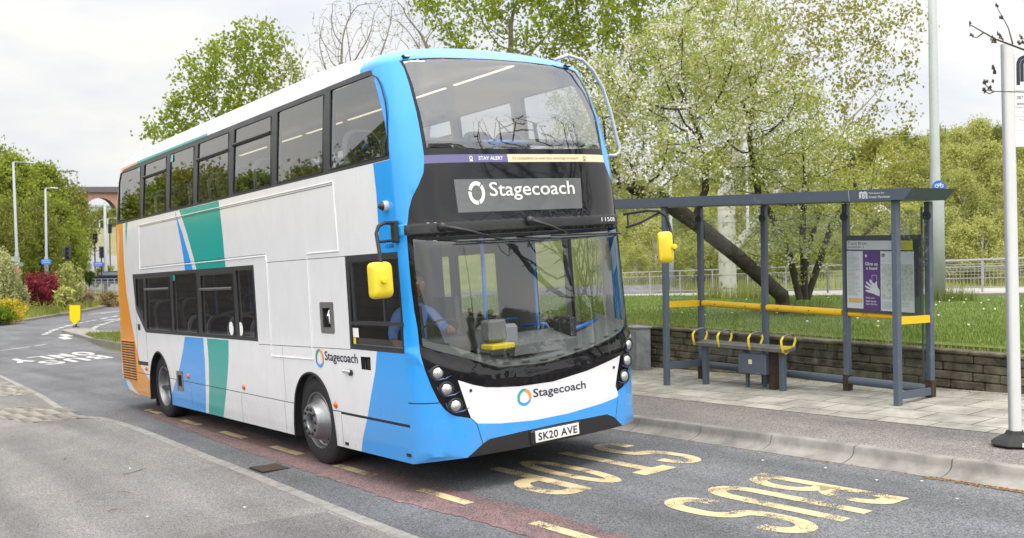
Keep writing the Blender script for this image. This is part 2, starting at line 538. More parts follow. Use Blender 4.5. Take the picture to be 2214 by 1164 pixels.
def front(q, v, off=0.0):
    z, y0, ys, w = prof(v)
    x, y = XY(q)
    d = 0.022 * math.exp(-((v - ridge_v(q)) / .035) ** 2)
    if abs(q) < 1.0:
        vc = float(np.interp(q, [p[0] for p in CREASE], [p[1] for p in CREASE]))
        s = min(max((v - vc + .02) / .04, 0), 1)
        d += 0.018 * (1 - s) * min(1, (1.0 - abs(q)) * 8) * (1 if v > .3 else 1)
    d += 0.010 * min(1, max(0, (v - 2.325) / .012), max(0, (2.435 - v) / .012)) if 2.325 < v < 2.435 else 0
    P = Vector((w * x, ys - (ys - y0) * y, z))
    if off or d > 1e-4:
        e = 0.01
        a = XY(q + e); b = XY(q - e)
        t = Vector((w * (a[0] - b[0]), -(ys - y0) * (a[1] - b[1]), 0))
        n = Vector((t.y, -t.x, 0))
        if n.length > 1e-9:
            n.normalize()
            P += n * (off + d)
    return P
YR = ((.3, 10.25), (.56, 10.227), (1.1, 10.16), (2.33, 10.05), (3.04, 9.978), (3.4, 9.89), (3.77, 9.80), (3.9, 9.72), (4.2, 9.62), (5.2, 9.35))
def yrear(v): return float(np.interp(v, [p[0] for p in YR], [p[1] for p in YR]))
def side(y, v, sg=-1, off=0.0):
    z, y0, ys, w = prof(v)
    if v > 3.9: z = 3.9 + rise(y) * sin(min((v - 3.9) / 1.3, 1) * pi / 2) ** .8
    return Vector((sg * (w + off), y, z))
def rear(q, v):
    z, y0, ys, w = prof(v)
    th = (q / 1.0) * pi / 2
    x = math.copysign(abs(sin(th)) ** (2 / 7.0), th); c = cos(th) ** (2 / 2.2) if cos(th) > 0 else 0
    if v > 3.9: z = 3.9 + rise(yrear(v)) * sin(min((v - 3.9) / 1.3, 1) * pi / 2) ** .8
    return Vector((w * x, yrear(v) + 0.2 * c, z))

def rnd(P, r, n=4):
    """round the corners of a polygon"""
    out = []
    N_ = len(P)
    for i in range(N_):
        a, b, c = Vector(P[i - 1]), Vector(P[i]), Vector(P[(i + 1) % N_])
        u = (a - b); w_ = (c - b)
        rr = min(r, u.length * .45, w_.length * .45)
        p1 = b + u.normalized() * rr; p2 = b + w_.normalized() * rr
        for k in range(n + 1):
            t = k / n
            q = p1 * (1 - t) ** 2 + b * 2 * t * (1 - t) + p2 * t ** 2
            out.append((q.x, q.y))
    return out
def stripe(pts, w):
    L_, R_ = [], []
    for i, p in enumerate(pts):
        a = Vector(pts[max(i - 1, 0)]); b = Vector(pts[min(i + 1, len(pts) - 1)])
        d = (b - a).normalized(); n = Vector((-d.y, d.x)) * w / 2
        L_.append((p[0] + n.x, p[1] + n.y)); R_.append((p[0] - n.x, p[1] - n.y))
    return L_ + R_[::-1]

TAGS = ['white', 'blue', 'teal', 'orange', 'frame', 'black', 'satin', 'seam', 'led', 'navy', 'cream', 'paleblue']
paleblue = mat('pale_paint', (0.70, 0.78, 0.84), rough=0.28, coat=0.3)
TM = [white, blue, teal, orange, frame_m, blk, satin, seam_m, led_bg, navy, cream, paleblue]

# upper deck window openings (y, z) on the offside
UW = {
 'A': [(9.715, 3.86), (8.586, 3.85), (8.60, 3.075), (9.84, 3.08), (9.80, 3.72)],
 'B': [(8.375, 3.85), (7.28, 3.85), (7.30, 3.068), (8.44, 3.068)],
 'C': [(7.094, 3.855), (6.07, 3.85), (6.12, 3.067), (7.13, 3.067)],
 'D': [(5.902, 3.85), (4.768, 3.85), (4.79, 3.067), (5.95, 3.067)],
 'E': [(4.571, 3.85), (3.43, 3.85), (3.43, 3.07), (4.62, 3.07)],
 'F': [(3.25, 3.86), (2.065, 3.86), (2.085, 3.07), (3.28, 3.07)],
 'G': [(1.91, 3.87), (1.05, 3.865), (0.93, 3.82), (0.835, 3.72), (0.765, 3.58), (0.73, 3.45), (0.71, 3.075), (1.93, 3.075)]}
UH = {'B': 3.655, 'D': 3.63, 'E': 3.66}
LW = {
 '1': [(8.49, 2.125), (7.345, 2.125), (7.39, 1.34), (8.60, 1.34)],
 '2': [(7.171, 2.15), (6.18, 2.15), (6.236, 1.335), (7.25, 1.335)],
 '3': [(5.981, 2.11), (4.812, 2.11), (4.855, 1.33), (6.05, 1.33)],
 '4': [(4.685, 2.14), (4.167, 2.14), (4.173, 1.327), (4.70, 1.327)],
 '0': [(9.04, 2.125), (8.66, 2.125), (8.76, 1.45), (9.09, 1.69)]}
LH = {'1': 1.95, '3': 1.92}
DRV = [(1.62, 2.13), (0.655, 2.14), (0.66, 1.32), (1.665, 1.33)]
ARCHF = [(3.225, .10), (3.215, .436), (3.117, .775), (2.935, .944), (2.705, 1.0), (2.498, .959), (2.354, .858), (2.245, .697), (2.2, .455), (2.185, .10)]
ARCHR = [(8.665, .10), (8.64, .45), (8.59, .66), (8.448, .87), (8.29, .97), (8.136, 1.015), (7.99, .985), (7.858, .92), (7.691, .767), (7.629, .486), (7.645, .10)]
def grow_poly(P, d):
    c = Vector((sum(p[0] for p in P) / len(P), sum(p[1] for p in P) / len(P)))
    out = []
    for p in P:
        v = Vector(p) - c
        out.append((c.x + v.x + math.copysign(d, v.x), c.y + v.y + math.copysign(d, v.y)))
    return out
vs_front = [.2, .4, .6, .9, 1.1, 1.3, 1.6, 1.9, 2.1, 2.3, 2.5, 2.7, 2.9, 3.0, 3.1, 3.2, 3.3, 3.4, 3.5, 3.6, 3.7, 3.8, 3.85, 3.9] + [3.9 + .065 * k for k in range(1, 21)]
BAND = [(9.99, 3.035), (9.91, 3.349), (9.82, 3.72), (9.75, 3.84), (9.6, 3.9), (9.124, 3.91), (2.0, 3.915), (1.30, 3.93), (1.072, 3.918), (0.935, 3.872), (0.80, 3.77), (0.735, 3.65), (0.69, 3.5), (0.665, 3.33), (0.65, 3.033)]
BLUEF = [(1.01, 3.03), (0.972, 2.744), (0.973, 2.444), (0.992, 2.205), (1.177, 1.267), (1.233, 1.082), (1.341, 0.873), (1.454, 0.639), (1.60, 0.40), (1.715, 0.10), (.3, .10), (.3, 3.03)]
ROOFBLUE = [(1.272, 3.90), (1.272, 3.94), (1.282, 4.03), (1.27, 4.2), (1.2, 4.45), (1.05, 5.3), (.5, 5.3), (.3, 3.0), (.645, 3.0), (.66, 3.3), (.80, 3.78), (1.0, 3.9)]
def side_regions(sg):
    R = []
    R.append(([(9.566, 3.04), (9.64, 2.46), (9.63, 1.914), (9.499, 1.519), (9.296, 1.067), (9.083, .731), (8.757, .578), (8.6, .49), (8.6, .1), (9.2, .1), (9.332, .277), (9.60, .35), (9.82, .46), (10.05, .64), (10.5, .95), (10.5, 3.04)], 'orange'))
    R.append(([(10.5, .66), (10.197, .561), (9.882, .322), (9.8, .1), (10.5, .1)], 'blue'))
    if sg < 0:
        R.append(([(9.434, 3.04), (9.278, 3.04), (9.462, 2.628)], 'teal'))
        R.append(([(6.70, 3.03), (5.122, 3.03), (5.07, 2.8), (5.044, 2.6), (5.02, 2.17), (6.11, 2.17), (6.25, 2.42), (6.42, 2.70), (6.572, 2.902)], 'teal'))
        R.append(([(6.90, 3.03), (6.80, 2.85), (6.70, 2.6), (6.632, 2.376), (6.60, 2.17), (6.26, 2.17), (6.39, 2.397), (6.609, 2.713), (6.857, 3.008)], 'blue'))
        R.append(([(6.816, 1.27), (6.926, 1.088), (7.178, .788), (7.414, .579), (7.645, .39), (7.7, .1), (6.22, .1), (6.17, .272), (6.09, .62), (6.05, .974), (6.051, 1.27)], 'blue'))
        R.append(([(5.907, 1.27), (5.899, .981), (5.958, .618), (6.061, .256), (6.08, .1), (5.56, .1), (5.492, .273), (5.32, .60), (5.214, .84), (5.13, 1.08), (5.104, 1.27)], 'teal'))
    R.append((BLUEF, 'blue'))
    R.append(([(8.79, 3.90), (5.56, 3.90), (5.56, 3.955), (8.79, 3.97)], 'teal'))
    R.append(([(9.06, 3.97), (5.56, 3.955), (5.56, 4.06), (9.2, 4.05)], 'paleblue'))
    R.append(([(10.4, 3.80), (8.79, 3.90), (8.79, 3.95), (9.5, 3.97), (10.4, 4.0)], 'orange'))
    R.append((ROOFBLUE, 'blue'))
    for z in (.632,):
        R.append((stripe([(9.9, z), (8.6, z)], .009), 'seam')); R.append((stripe([(7.66, .64), (3.2, .625)], .009), 'seam')); R.append((stripe([(2.23, .63), (2.03, .633)], .009), 'seam'))
    R.append((stripe([(2.03, .622), (.60, .617)], .026), 'black'))
    R.append((stripe([(4.1, 1.25), (1.72, 1.275)], .007), 'seam'))
    R.append((stripe([(3.71, 2.203), (1.70, 2.195)], .007), 'seam'))
    for y0_, a, b in ((3.41, 1.25, .64), (4.80, .61, .20), (2.03, .62, .20), (.62, .20, 2.19), (.645, 2.19, 3.03), (3.46, .62, .2), (6.7, .62, .2)):
        R.append((stripe([(y0_, a), (y0_, b)], .007), 'seam'))
    R.append((rnd(BAND, .05), 'frame'))
    if sg < 0:
        R.append(([(9.20, 2.20), (4.095, 2.188), (4.117, 1.282), (8.686, 1.286), (8.80, 1.36), (9.10, 1.58), (9.162, 1.66)], 'frame'))
        R.append((stripe([(9.20, 2.2), (9.155, 1.60), (9.235, .80), (9.235, .77), (8.685, .77), (8.685, 1.28)], .014), 'seam'))
        R.append(([(9.225, .825), (8.69, .825), (8.69, .775), (9.23, .775)], 'satin'))
        R.append(([(1.705, 2.20), (0.60, 2.195), (0.60, 1.273), (1.724, 1.279)], 'frame'))
        R.append((DRV, 'hole'))
        R.append((rnd([(2.363, 1.744), (2.04, 1.744), (2.05, 1.421), (2.37, 1.424)], .03), 'hole'))
        R.append(([(1.515, 1.213), (1.312, 1.215), (1.317, 1.089), (1.509, 1.089)], 'hole'))
        R.append(([(7.30, .766), (7.03, .77), (7.04, .49), (7.33, .485)], 'hole'))
        for k, P in LW.items(): R.append((rnd(P, .03), 'hole'))
    else:
        R.append(([(9.20, 2.20), (2.6, 2.19), (2.6, 1.282), (8.7, 1.286)], 'frame'))
        for a, b in ((8.5, 7.35), (7.2, 6.2), (6.0, 4.85), (4.7, 3.8), (3.65, 2.75)):
            R.append((rnd([(a, 2.13), (b, 2.13), (b, 1.33), (a, 1.33)], .03), 'hole'))
        R.append(([(2.07, 2.28), (.70, 2.28), (.70, .34), (2.07, .34)], 'frame'))
        R.append((rnd([(2.0, 2.22), (1.43, 2.22), (1.43, .5), (2.0, .5)], .04), 'hole'))
        R.append((rnd([(1.34, 2.22), (.77, 2.22), (.77, .5), (1.34, .5)], .04), 'hole'))
    for k, P in UW.items(): R.append((rnd(P, .03), 'hole'))
    R.append((rnd(ARCHF, .2, 3), 'hole')); R.append((rnd(ARCHR, .2, 3), 'hole'))
    return R
side_dom = [(prof(v)[2], v) for v in vs_front]
sdom = [(.632, .247)] + side_dom[1:] + [(yrear(v), v) for v in (5.2, 4.8, 4.4, 4.2, 4.0, 3.9, 3.77, 3.4, 3.04, 2.33, 1.1, .56, .345)] + [(9.335, .277), (8.63, .277), (8.6, .247)]
sdom[0] = (.64, .275)
sdom.insert(1, (.64, .30))
gy = [.8 + .6 * k for k in range(16)]
gv = [.4, .8, 1.2, 1.6, 2.0, 2.4, 2.8, 3.1, 3.4, 3.7] + [3.9 + .065 * k for k in range(0, 20)]
body = MB()
liner = MB()
NH_ = None
for sg in (-1, 1):
    V3, Fs, tg = arrange(sdom, side_regions(sg), (gy, gv), lambda y, v: side(y, v, sg), 'white')
    keep = [i for i, t in enumerate(tg) if t != 'hole']
    b = len(body.v)
    body.v.extend([tuple(p) for p in V3])
    for i in keep:
        f = Fs[i] if sg < 0 else Fs[i][::-1]
        body.f.append(tuple(b + k for k in f)); body.m.append(TAGS.index(tg[i]))
    # inner lining 45 mm inside
    b = len(liner.v)
    liner.v.extend([(p.x - sg * 0.045 if abs(p.x) > .05 else p.x, p.y, p.z - (0.05 if p.z > 3.95 else 0)) for p in V3])
    for i in keep:
        c = V3[Fs[i][0]]
        if c.z < 0.34: continue
        liner.f.append(tuple(b + k for k in Fs[i])); liner.m.append(0)
# front shell
DOME = [(-1.192, 4.0), (-1.155, 3.86), (-1.138, 3.7), (-1.125, 3.519), (-1.107, 3.242), (-1.096, 3.037), (-1.102, 2.96), (-1.118, 2.88), (-1.174, 2.783), (-1.265, 2.663), (-1.316, 2.555), (-1.35, 2.44),
        (-1.372, 2.32), (-1.380, 2.104), (-1.380, 1.875), (-1.368, 1.66), (-1.345, 1.50), (-1.336, 1.287), (-1.296, 1.135), (-1.237, .977), (-1.174, .842), (-1.121, .766), (-1.06, .72), (-1.025, .703), (-.888, .669),
        (-.982, 1.018), (-.90, .985), (-.839, .96), (-.72, .925), (-.597, .908), (-.362, .885), (.027, .877), (.444, .926), (.928, 1.018), (.86, .85), (.807, .725), (.819, .673), (.926, .702), (1.05, .78), (1.13, .88), (1.19, 1.0), (1.27, 1.15), (1.35, 1.30),
        (1.375, 1.6), (1.385, 2.0), (1.38, 2.44), (1.34, 2.60), (1.22, 2.78), (1.10, 2.88), (1.056, 2.96), (1.046, 3.05), (1.07, 3.19), (1.105, 3.45), (1.13, 3.70), (1.10, 3.86), (1.02, 3.955), (.93, 3.99), (.6, 4.06), (.319, 4.11), (0, 4.125), (-.173, 4.13), (-.748, 4.07), (-1.0, 4.035)]
GL_UP = [(-1.15, 3.97), (-1.105, 3.7), (-1.09, 3.5), (-1.07, 3.24), (-1.06, 3.10), (-.5, 3.088), (.5, 3.088), (1.01, 3.10), (1.035, 3.22), (1.07, 3.45), (1.09, 3.7), (1.06, 3.84), (.98, 3.93), (.6, 4.03), (.319, 4.08), (0, 4.095), (-.173, 4.10), (-.748, 4.04), (-1.0, 4.0)]
GL_LO = [(-1.30, 2.30), (-1.31, 2.1), (-1.31, 1.8), (-1.30, 1.34), (-1.1, 1.275), (-.921, 1.216), (-.72, 1.13), (-.554, 1.077), (-.3, 1.055), (-.036, 1.055), (.25, 1.085), (.552, 1.136), (.85, 1.20), (1.145, 1.274), (1.25, 1.33), (1.30, 1.8), (1.30, 2.30)]
FR = []
FR.append(([(-.985, 1.02), (-.839, 1.0), (0, .95), (.95, 1.02), (.94, 1.015), (.813, .723), (.828, .62), (.589, .589), (.161, .556), (-.237, .554), (-.609, .583), (-.833, .616), (-.888, .669)], 'white'))
FR.append((DOME, 'black'))
FR.append((stripe([(-LQ, .829), (-1.17, .832)], .012), 'seam')); FR.append((stripe([(LQ, .829), (1.13, .838)], .012), 'seam'))
FR.append((stripe([(-.888, .669), (-.84, .614), (-.798, .438), (-.796, .328)], .008), 'seam')); FR.append((stripe([(.824, .627), (.776, .44), (.76, .32)], .008), 'seam'))
FR.append(([(-.946, .2), (-.946, .325), (-.794, .431), (-.717, .462), (-.397, .473), (.075, .480), (.653, .473), (.745, .432), (.863, .331), (.88, .2)], 'satin'))
FR.append(([(-1.40, 2.425), (1.40, 2.425), (1.40, 2.335), (-1.40, 2.335)], 'satin'))
FR.append(([(-.824, 2.81), (.64, 2.80), (.62, 2.504), (-.813, 2.507)], 'led'))
FR.append(([(-1.098, 3.037), (-.221, 3.037), (-.217, 2.963), (-1.103, 2.963)], 'navy'))
FR.append(([(-.221, 3.037), (1.046, 3.037), (1.05, 2.963), (-.217, 2.963)], 'cream'))
FR.append((GL_UP, 'hole')); FR.append((GL_LO, 'hole'))
fdom = [(-LQ, .275), (-1.515, .282), (-.946, .322), (-.4, .322), (0, .322), (.4, .322), (.863, .325), (1.30, .30), (LQ, .275)] + [(LQ, v) for v in vs_front[1:]] + [(-LQ, v) for v in vs_front[1:][::-1]]
qs = [-1.5, -1.42, -1.36, -1.3, -1.24, -1.18, -1.12, -1.05] + [-.95 + .1 * k for k in range(20)] + [1.05, 1.12, 1.18, 1.24, 1.3, 1.36, 1.42, 1.5]
fv = [.35 + .05 * k for k in range(42)] + [2.32, 2.327, 2.333, 2.34, 2.348, 2.405, 2.415, 2.425, 2.435, 2.445] + [2.5 + .1 * k for k in range(14)] + [3.9 + .05 * k for k in range(1, 26)]
V3, Fs, tg = arrange(fdom, FR, (qs, fv, .08), front, 'blue')
b = len(body.v)
body.v.extend([tuple(p) for p in V3])
for f, t in zip(Fs, tg):
    if t == 'hole': continue
    body.f.append(tuple(b + k for k in f)); body.m.append(TAGS.index(t))
# roof blue front tip is white further back: handled by side regions; rear shell
rdom = [(-1, .345), (1, .345)] + [(1, v) for v in (.56, 1.1, 2.33, 3.04, 3.4, 3.77, 3.9, 4.0, 4.2, 4.4, 4.8, 5.2)] + [(-1, v) for v in (5.2, 4.8, 4.4, 4.2, 4.0, 3.9, 3.77, 3.4, 3.04, 2.33, 1.1, .56)]
rr = [([(-1, .345), (1, .345), (1, .62), (-1, .62)], 'blue'), ([(-.72, 3.75), (.72, 3.75), (.72, 3.1), (-.72, 3.1)], 'black'), ([(-.6, 2.0), (.6, 2.0), (.6, 1.5), (-.6, 1.5)], 'frame')]
V3, Fs, tg = arrange(rdom, rr, ([-.97, -.93, -.88, -.8, -.6, -.3, 0, .3, .6, .8, .88, .93, .97], [.8 + .3 * k for k in range(15)]), rear, 'orange')
b = len(body.v)
body.v.extend([tuple(p) for p in V3])
for f, t in zip(Fs, tg):
    body.f.append(tuple(b + k for k in f[::-1])); body.m.append(TAGS.index(t if sum(V3[i].z for i in f) / 3 < 3.98 or t != 'orange' else 'white'))
# rearmost lower edge behind skirt: chassis
bo = body.build('body', TM, bus, smooth=True)
# merge doubles so that smooth shading runs across patches
import bmesh
bm = bmesh.new(); bm.from_mesh(bo.data)
bmesh.ops.remove_doubles(bm, verts=bm.verts, dist=0.0006)
bmesh.ops.recalc_face_normals(bm, faces=bm.faces)
bm.to_mesh(bo.data); bm.free()
bo.data.set_sharp_from_angle(angle=rad(38))
lo_ = liner.build('interior_lining', lining_m, bus)
bm = bmesh.new(); bm.from_mesh(lo_.data)
bmesh.ops.remove_doubles(bm, verts=bm.verts, dist=0.0006)
bm.to_mesh(lo_.data); bm.free()

# window panes, each a part; opening hoppers carry a rail
def pane(P, sg, name='window', gm=None, off=-0.006, rail=None, grid=([], [])):
    V3, Fs, tg = arrange(P, [], grid, lambda y, v: side(y, v, sg, off), 'g')
    mb = MB(); mb.v = [tuple(p) for p in V3]; mb.f = [f if sg < 0 else f[::-1] for f in Fs]; mb.m = [0] * len(Fs)
    o = mb.build(name, gm or g_side, bus)
    ym = [p[0] for p in P]
    # rubber seal round the pane
    sl = MB()
    pts = [side(p[0], p[1], sg, 0.002) for p in P]; pts.append(pts[0])
    sl.tube(pts, 0.007, 4, caps=False)
    sl.build('window_seal', satin, o)
    if rail:
        a, b_ = max(ym) - .02, min(ym) + .02
        hb = MB()
        hb.tube([side(a, rail, sg, .004), side(b_, rail, sg, .004)], 0.02, 6)
        hb.build('hopper_rail', frame_m, o)
    return o
for k, P in UW.items():
    pane(rnd(P, .03), -1, rail=UH.get(k), grid=([], [3.3, 3.6]))
    pane(rnd(P, .03), 1, rail=UH.get(k), grid=([], [3.3, 3.6]))
for k, P in LW.items(): pane(rnd(P, .03), -1, rail=LH.get(k))
for a, b in ((8.5, 7.35), (7.2, 6.2), (6.0, 4.85), (4.7, 3.8), (3.65, 2.75)): pane([(a, 2.13), (b, 2.13), (b, 1.33), (a, 1.33)], 1)
dw = pane(DRV, -1, 'driver_window', rail=None)
hb = MB(); hb.box((-1.288, 1.15, 1.54), (.02, 1.04, .035)); hb.box((-1.288, 1.57, 1.84), (.02, .03, .58)); hb.box((-1.286, .97, 1.84), (.014, .022, .58)); hb.build('sliding_rail', frame_m, dw)
for nm, y0_, y1_ in (('entrance_door', 2.0, 1.43), ('entrance_door', 1.34, .77)):
    pane([(y0_, 2.22), (y1_, 2.22), (y1_, .5), (y0_, .5)], 1, nm)
qg = [-1.34 + .03 * k for k in range(90)]
vg = [1.06 + .06 * k for k in range(52)]
def fpane(P, name, off=-.004):
    V3, Fs, tg = arrange(P, [], (qg, vg, .03), lambda q, v: front(q, v, off), 'g')
    mb = MB(); mb.v = [tuple(p) for p in V3]; mb.f = Fs; mb.m = [0] * len(Fs)
    return mb.build(name, g_front, bus, smooth=True)
g_up = glass('upper_screen_glass', (0.80, 0.82, 0.83), refl=1.4, base=0.13, rough=.012)
fpane(GL_UP, 'upper_windscreen'); bpy.data.objects['upper_windscreen'].data.materials[0] = g_up; fpane(GL_LO, 'windscreen')

# raised mouldings on the offside
mo = MB()
def mould(pts, w=.013):
    for a, b in zip(pts[:-1], pts[1:]):
        A = side(a[0], a[1], -1, .004); B = side(b[0], b[1], -1, .004)
        mo.tube([A, B], w / 2, 6)
mould([(8.675, 2.944), (1.857, 2.947), (1.832, 2.254), (2.565, 2.258), (2.58, 2.2), (2.611, 1.139), (3.727, 1.127), (3.684, 2.20), (3.70, 2.28), (8.753, 2.275), (8.675, 2.944)])
mo.build('panel_moulding', white, bus)
sm = MB()
for a, b in (((8.64, 2.918), (1.88, 2.92)), ((8.72, 2.30), (3.72, 2.30))):
    sm.tube([side(a[0], a[1], -1, .0), side(b[0], b[1], -1, .0)], .003, 4)
sm.build('panel_gap', seam_m, bus)

# lettering and emblems
SIDE2 = lambda a, b: side(-a, b, -1, .003)
FRONT2 = lambda a, b: front(a, b, .003)
def ring(mb, fn, cx, cy, R, mats_i=(0, 1, 2), flip=1, thick=.33):
    for k, a0 in enumerate((75, -45, 195)):   # teal, orange, blue blades of the swirl
        n = 22
        outer, inner = [], []
        for i in range(n + 1):
            t = i / n
            a = rad(a0 + 138 * t)
            th_ = thick * (0.50 + 0.50 * sin(pi * t) ** .6)
            r_o = R * (1.0 - 0.05 * t)
            outer.append((cx + flip * r_o * cos(a), cy + r_o * sin(a)))
            inner.append((cx + flip * (r_o - R * th_) * cos(a), cy + (r_o - R * th_) * sin(a)))
        vs = [fn(*p) for p in outer + inner]
        fs = [(i, i + 1, n + 2 + i, n + 1 + i) for i in range(n)]
        mb.add(vs, fs, mats_i[k])
lg = MB()
put_text(lg, 'Stagecoach', SIDE2, -2.318, 1.113, .742, .125, 3, bold=.012)
ring(lg, lambda a, b: side(-a, b, -1, .004), -2.445, 1.157, .10)
lg.build('side_lettering', [teal, orange, blue, ink], bus)
lf = MB()
put_text(lf, 'Stagecoach', FRONT2, -.213, .738, .628, .102, 3, bold=.012)
ring(lf, lambda a, b: front(a, b, .005), -.316, .779, .080)
lf.build('front_lettering', [teal, orange, blue, ink], bus)
ld = MB()
put_text(ld, 'Stagecoach', lambda a, b: front(a, b, .004), -.465, 2.605, 1.005, .172, 0, bold=.008)
_n = 40
for k in range(_n):
    if k % 13 == 5: continue
    a0, a1 = 2 * pi * k / _n, 2 * pi * (k + 1) / _n
    ld.add([front(-.605 + rx * cos(a), 2.68 + rz * sin(a), .004) for rx, rz, a in ((.088, .108, a0), (.088, .108, a1), (.055, .070, a1), (.055, .070, a0))], [(0, 1, 2, 3)])
ld.build('destination_lettering', led_on, bus)
bt = MB()
put_text(bt, 'STAY ALERT', FRONT2, -.547, 2.982, .272, .036, 0, bold=.02)
put_text(bt, "It's compulsory to wear face coverings on board.", FRONT2, -.165, 2.979, .81, .036, 1, bold=.0)
for (cx, mi) in ((-.628, 0), (.725, 1)):
    n = 14
    vs = [FRONT2(cx + r * cos(2 * pi * k / n), 3.003 + r * 1.1 * sin(2 * pi * k / n)) for r in (.018, .011) for k in range(n)]
    bt.add(vs, [(k, (k + 1) % n, n + (k + 1) % n, n + k) for k in range(n)], mi)
    bt.add([FRONT2(cx + a, b) for a, b in ((-.02, 2.972), (.02, 2.972), (.012, 2.985), (-.012, 2.985))], [(0, 1, 2, 3)], mi)
bt.build('banner_lettering', [paper, brown_ink], bus)
fn_ = MB(); put_text(fn_, '11508', lambda a, b: front(a, b, .006), .853, 2.362, .25, .042, 0); fn_.build('fleet_number', paper, bus)
sn = MB(); put_text(sn, '11508', SIDE2, -.86, 2.235, .15, .035, 0); sn.build('fleet_number', ink, bus)
np_ = MB()
R90 = Matrix.Rotation(rad(0), 3, 'X')
np_.box((.0, .150, .404), (.52, .012, .108), bev=.008)
pl = np_.build('number_plate', plate_w, bus)
pt = MB()
put_text(pt, 'SK20 AVE', lambda a, b: Vector((a, .1425, b)), -.232, .367, .464, .073, 0, bold=.022, spacing=1.08)
pt.build('plate_lettering', ink, pl)
pk = MB(); pk.box((0, .175, .40), (.60, .04, .135), bev=.02); pk.build('plate_holder', satin, bus)
# small stickers
def sticker(y, z, w_, h_, m, off=.002):
    st = MB(); st.add([side(y, z, -1, off), side(y - w_, z, -1, off), side(y - w_, z + h_, -1, off), side(y, z + h_, -1, off)], [(0, 1, 2, 3)]); st.build('sticker', m, bus)
sticker(1.64, 1.40, .12, .09, paper); sticker(1.64, 1.335, .055, .06, yel)
for (y, z) in ((4.98, 1.42), (4.66, 1.42)):
    n = 18; st = MB()
    st.add([side(y - .075 * cos(2 * pi * k / n), z + .085 * sin(2 * pi * k / n), -1, -.001) for k in range(n)], [tuple(range(n))]); st.build('sticker', paper, bus)
sticker(8.70, 3.77, .09, .08, teal); sticker(7.08, 3.74, .11, .10, teal); sticker(7.16, 2.06, .10, .08, teal)
cs = MB(); n = 14
cs.add([front(1.245 + .02 * cos(2 * pi * k / n), 1.70 + .055 * sin(2 * pi * k / n), .001) for k in range(n)], [tuple(range(n))], 0); cs.build('sticker', teal, bus)

# rear grille
gr = MB()
gr.add([side(y, z, -1, .0025) for y, z in ((10.13, 1.14), (9.36, 1.14), (9.375, .485), (10.17, .485))], [(0, 1, 2, 3)], 0)
for k in range(15):
    z = .50 + k * .0425
    for (a, b) in ((10.14, 9.95), (9.93, 9.66), (9.64, 9.38)):
        gr.add([side(a, z, -1, .004), side(b, z, -1, .004), side(b, z + .022, -1, .004), side(a, z + .022, -1, .004)], [(0, 1, 2, 3)], 1)
gro = gr.build('engine_grille', [orange, dark_in], bus)
for k in range(15):
    z = .50 + k * .0425
gs = MB()
for k in range(16):
    z = .49 + k * .0425
    gs.box((-1.297, 9.76, z), (.02, .78, .014))
gs.build('grille_slat', orange, gro)
# fuel flap, filler recess, vent, lock
def recess(y0_, y1_, z0, z1, name, mats_, rim=True, hole=None, lbl=None):
    mb = MB()
    ym, zm = (y0_ + y1_) / 2, (z0 + z1) / 2
    if rim:
        h = hole or (y0_ - .06, y1_ + .06, z0 + .05, z1 - .05)
        P = rnd([(y0_, z1), (y1_, z1), (y1_, z0), (y0_, z0)], .03)
        V3, Fs, tg = arrange(P, [([(h[0], h[3]), (h[1], h[3]), (h[1], h[2]), (h[0], h[2])], 'hole')], ([], []), lambda y, v: side(y, v, -1, .003), 'g')
        mb.v = [tuple(p) for p in V3]; mb.f = [f for f, t in zip(Fs, tg) if t != 'hole']; mb.m = [0] * len(mb.f)
    else: h = (y0_, y1_, z0, z1)
    x0 = -1.285; d = .09
    a, b, c, e = h
    vs = [(x, y, z) for x in (x0, x0 + d) for y, z in ((a, c), (b, c), (b, e), (a, e))]
    mb.add(vs, [(4, 5, 6, 7), (0, 1, 5, 4), (1, 2, 6, 5), (2, 3, 7, 6), (3, 0, 4, 7)], 1)
    return mb.build(name, mats_, bus)
r1 = recess(2.363, 2.045, 1.422, 1.744, 'filler_flap', [steel, dark_in], hole=(2.30, 2.12, 1.484, 1.684))
m_ = MB(); m_.tube([(-1.25, 2.2, 1.66), (-1.26, 2.2, 1.6), (-1.26, 2.19, 1.52)], [.012, .03, .022], 8); m_.build('filler_valve', chrome, r1)
r2 = recess(1.515, 1.312, 1.089, 1.214, 'charge_recess', [satin, dark_in], rim=False)
m_ = MB(); m_.tube([(-1.25, 1.40, 1.19), (-1.26, 1.39, 1.10)], [.03, .022], 8); m_.build('coupling', satin, r2)
recess(7.315, 7.035, .487, .768, 'fuel_flap', [steel, dark_in], hole=(7.25, 7.09, .55, .71))
lk = MB(); lk.tube([(-1.29, 1.73, 1.045), (-1.315, 1.73, 1.045)], .03, 12, 0); lk.box((-1.31, 1.80, 1.055), (.03, .17, .035), 1, bev=.012)
lk.build('door_lock', [satin, chrome], bus)
hd = MB(); hd.box((-1.29, 9.03, 1.365), (.02, .10, .10), 0, bev=.01); hd.build('flap_handle', satin, bus)
for (y, z) in ((1.95, .315), (.70, .35)):
    m_ = MB(); m_.box((-1.289, y, z), (.008, .075, .028), 0); m_.build('jacking_plate', satin, bus)
for (y, z) in ((6.78, .715), (4.675, .705), (8.777, .72), (2.134, .694)):
    m_ = MB(); m_.lathe([(.036, 0), (.036, .012), (.028, .018), (.012, .03), (0, .033)], 16, M=Matrix.Translation((-1.286, y, z)) @ Matrix.Rotation(rad(-90), 4, 'Y')); m_.build('marker_light', amber, bus, smooth=True)
cmr = MB(); Mx = Matrix.Translation((-1.28, .79, 2.617)) @ Matrix.Rotation(rad(-90), 4, 'Y')
cmr.lathe([(.05, 0), (.05, .03), (.042, .05)], 20, 0, Mx); cmr.lathe([(.036, .05), (.03, .075), (.015, .088), (0, .09)], 20, 1, Mx)
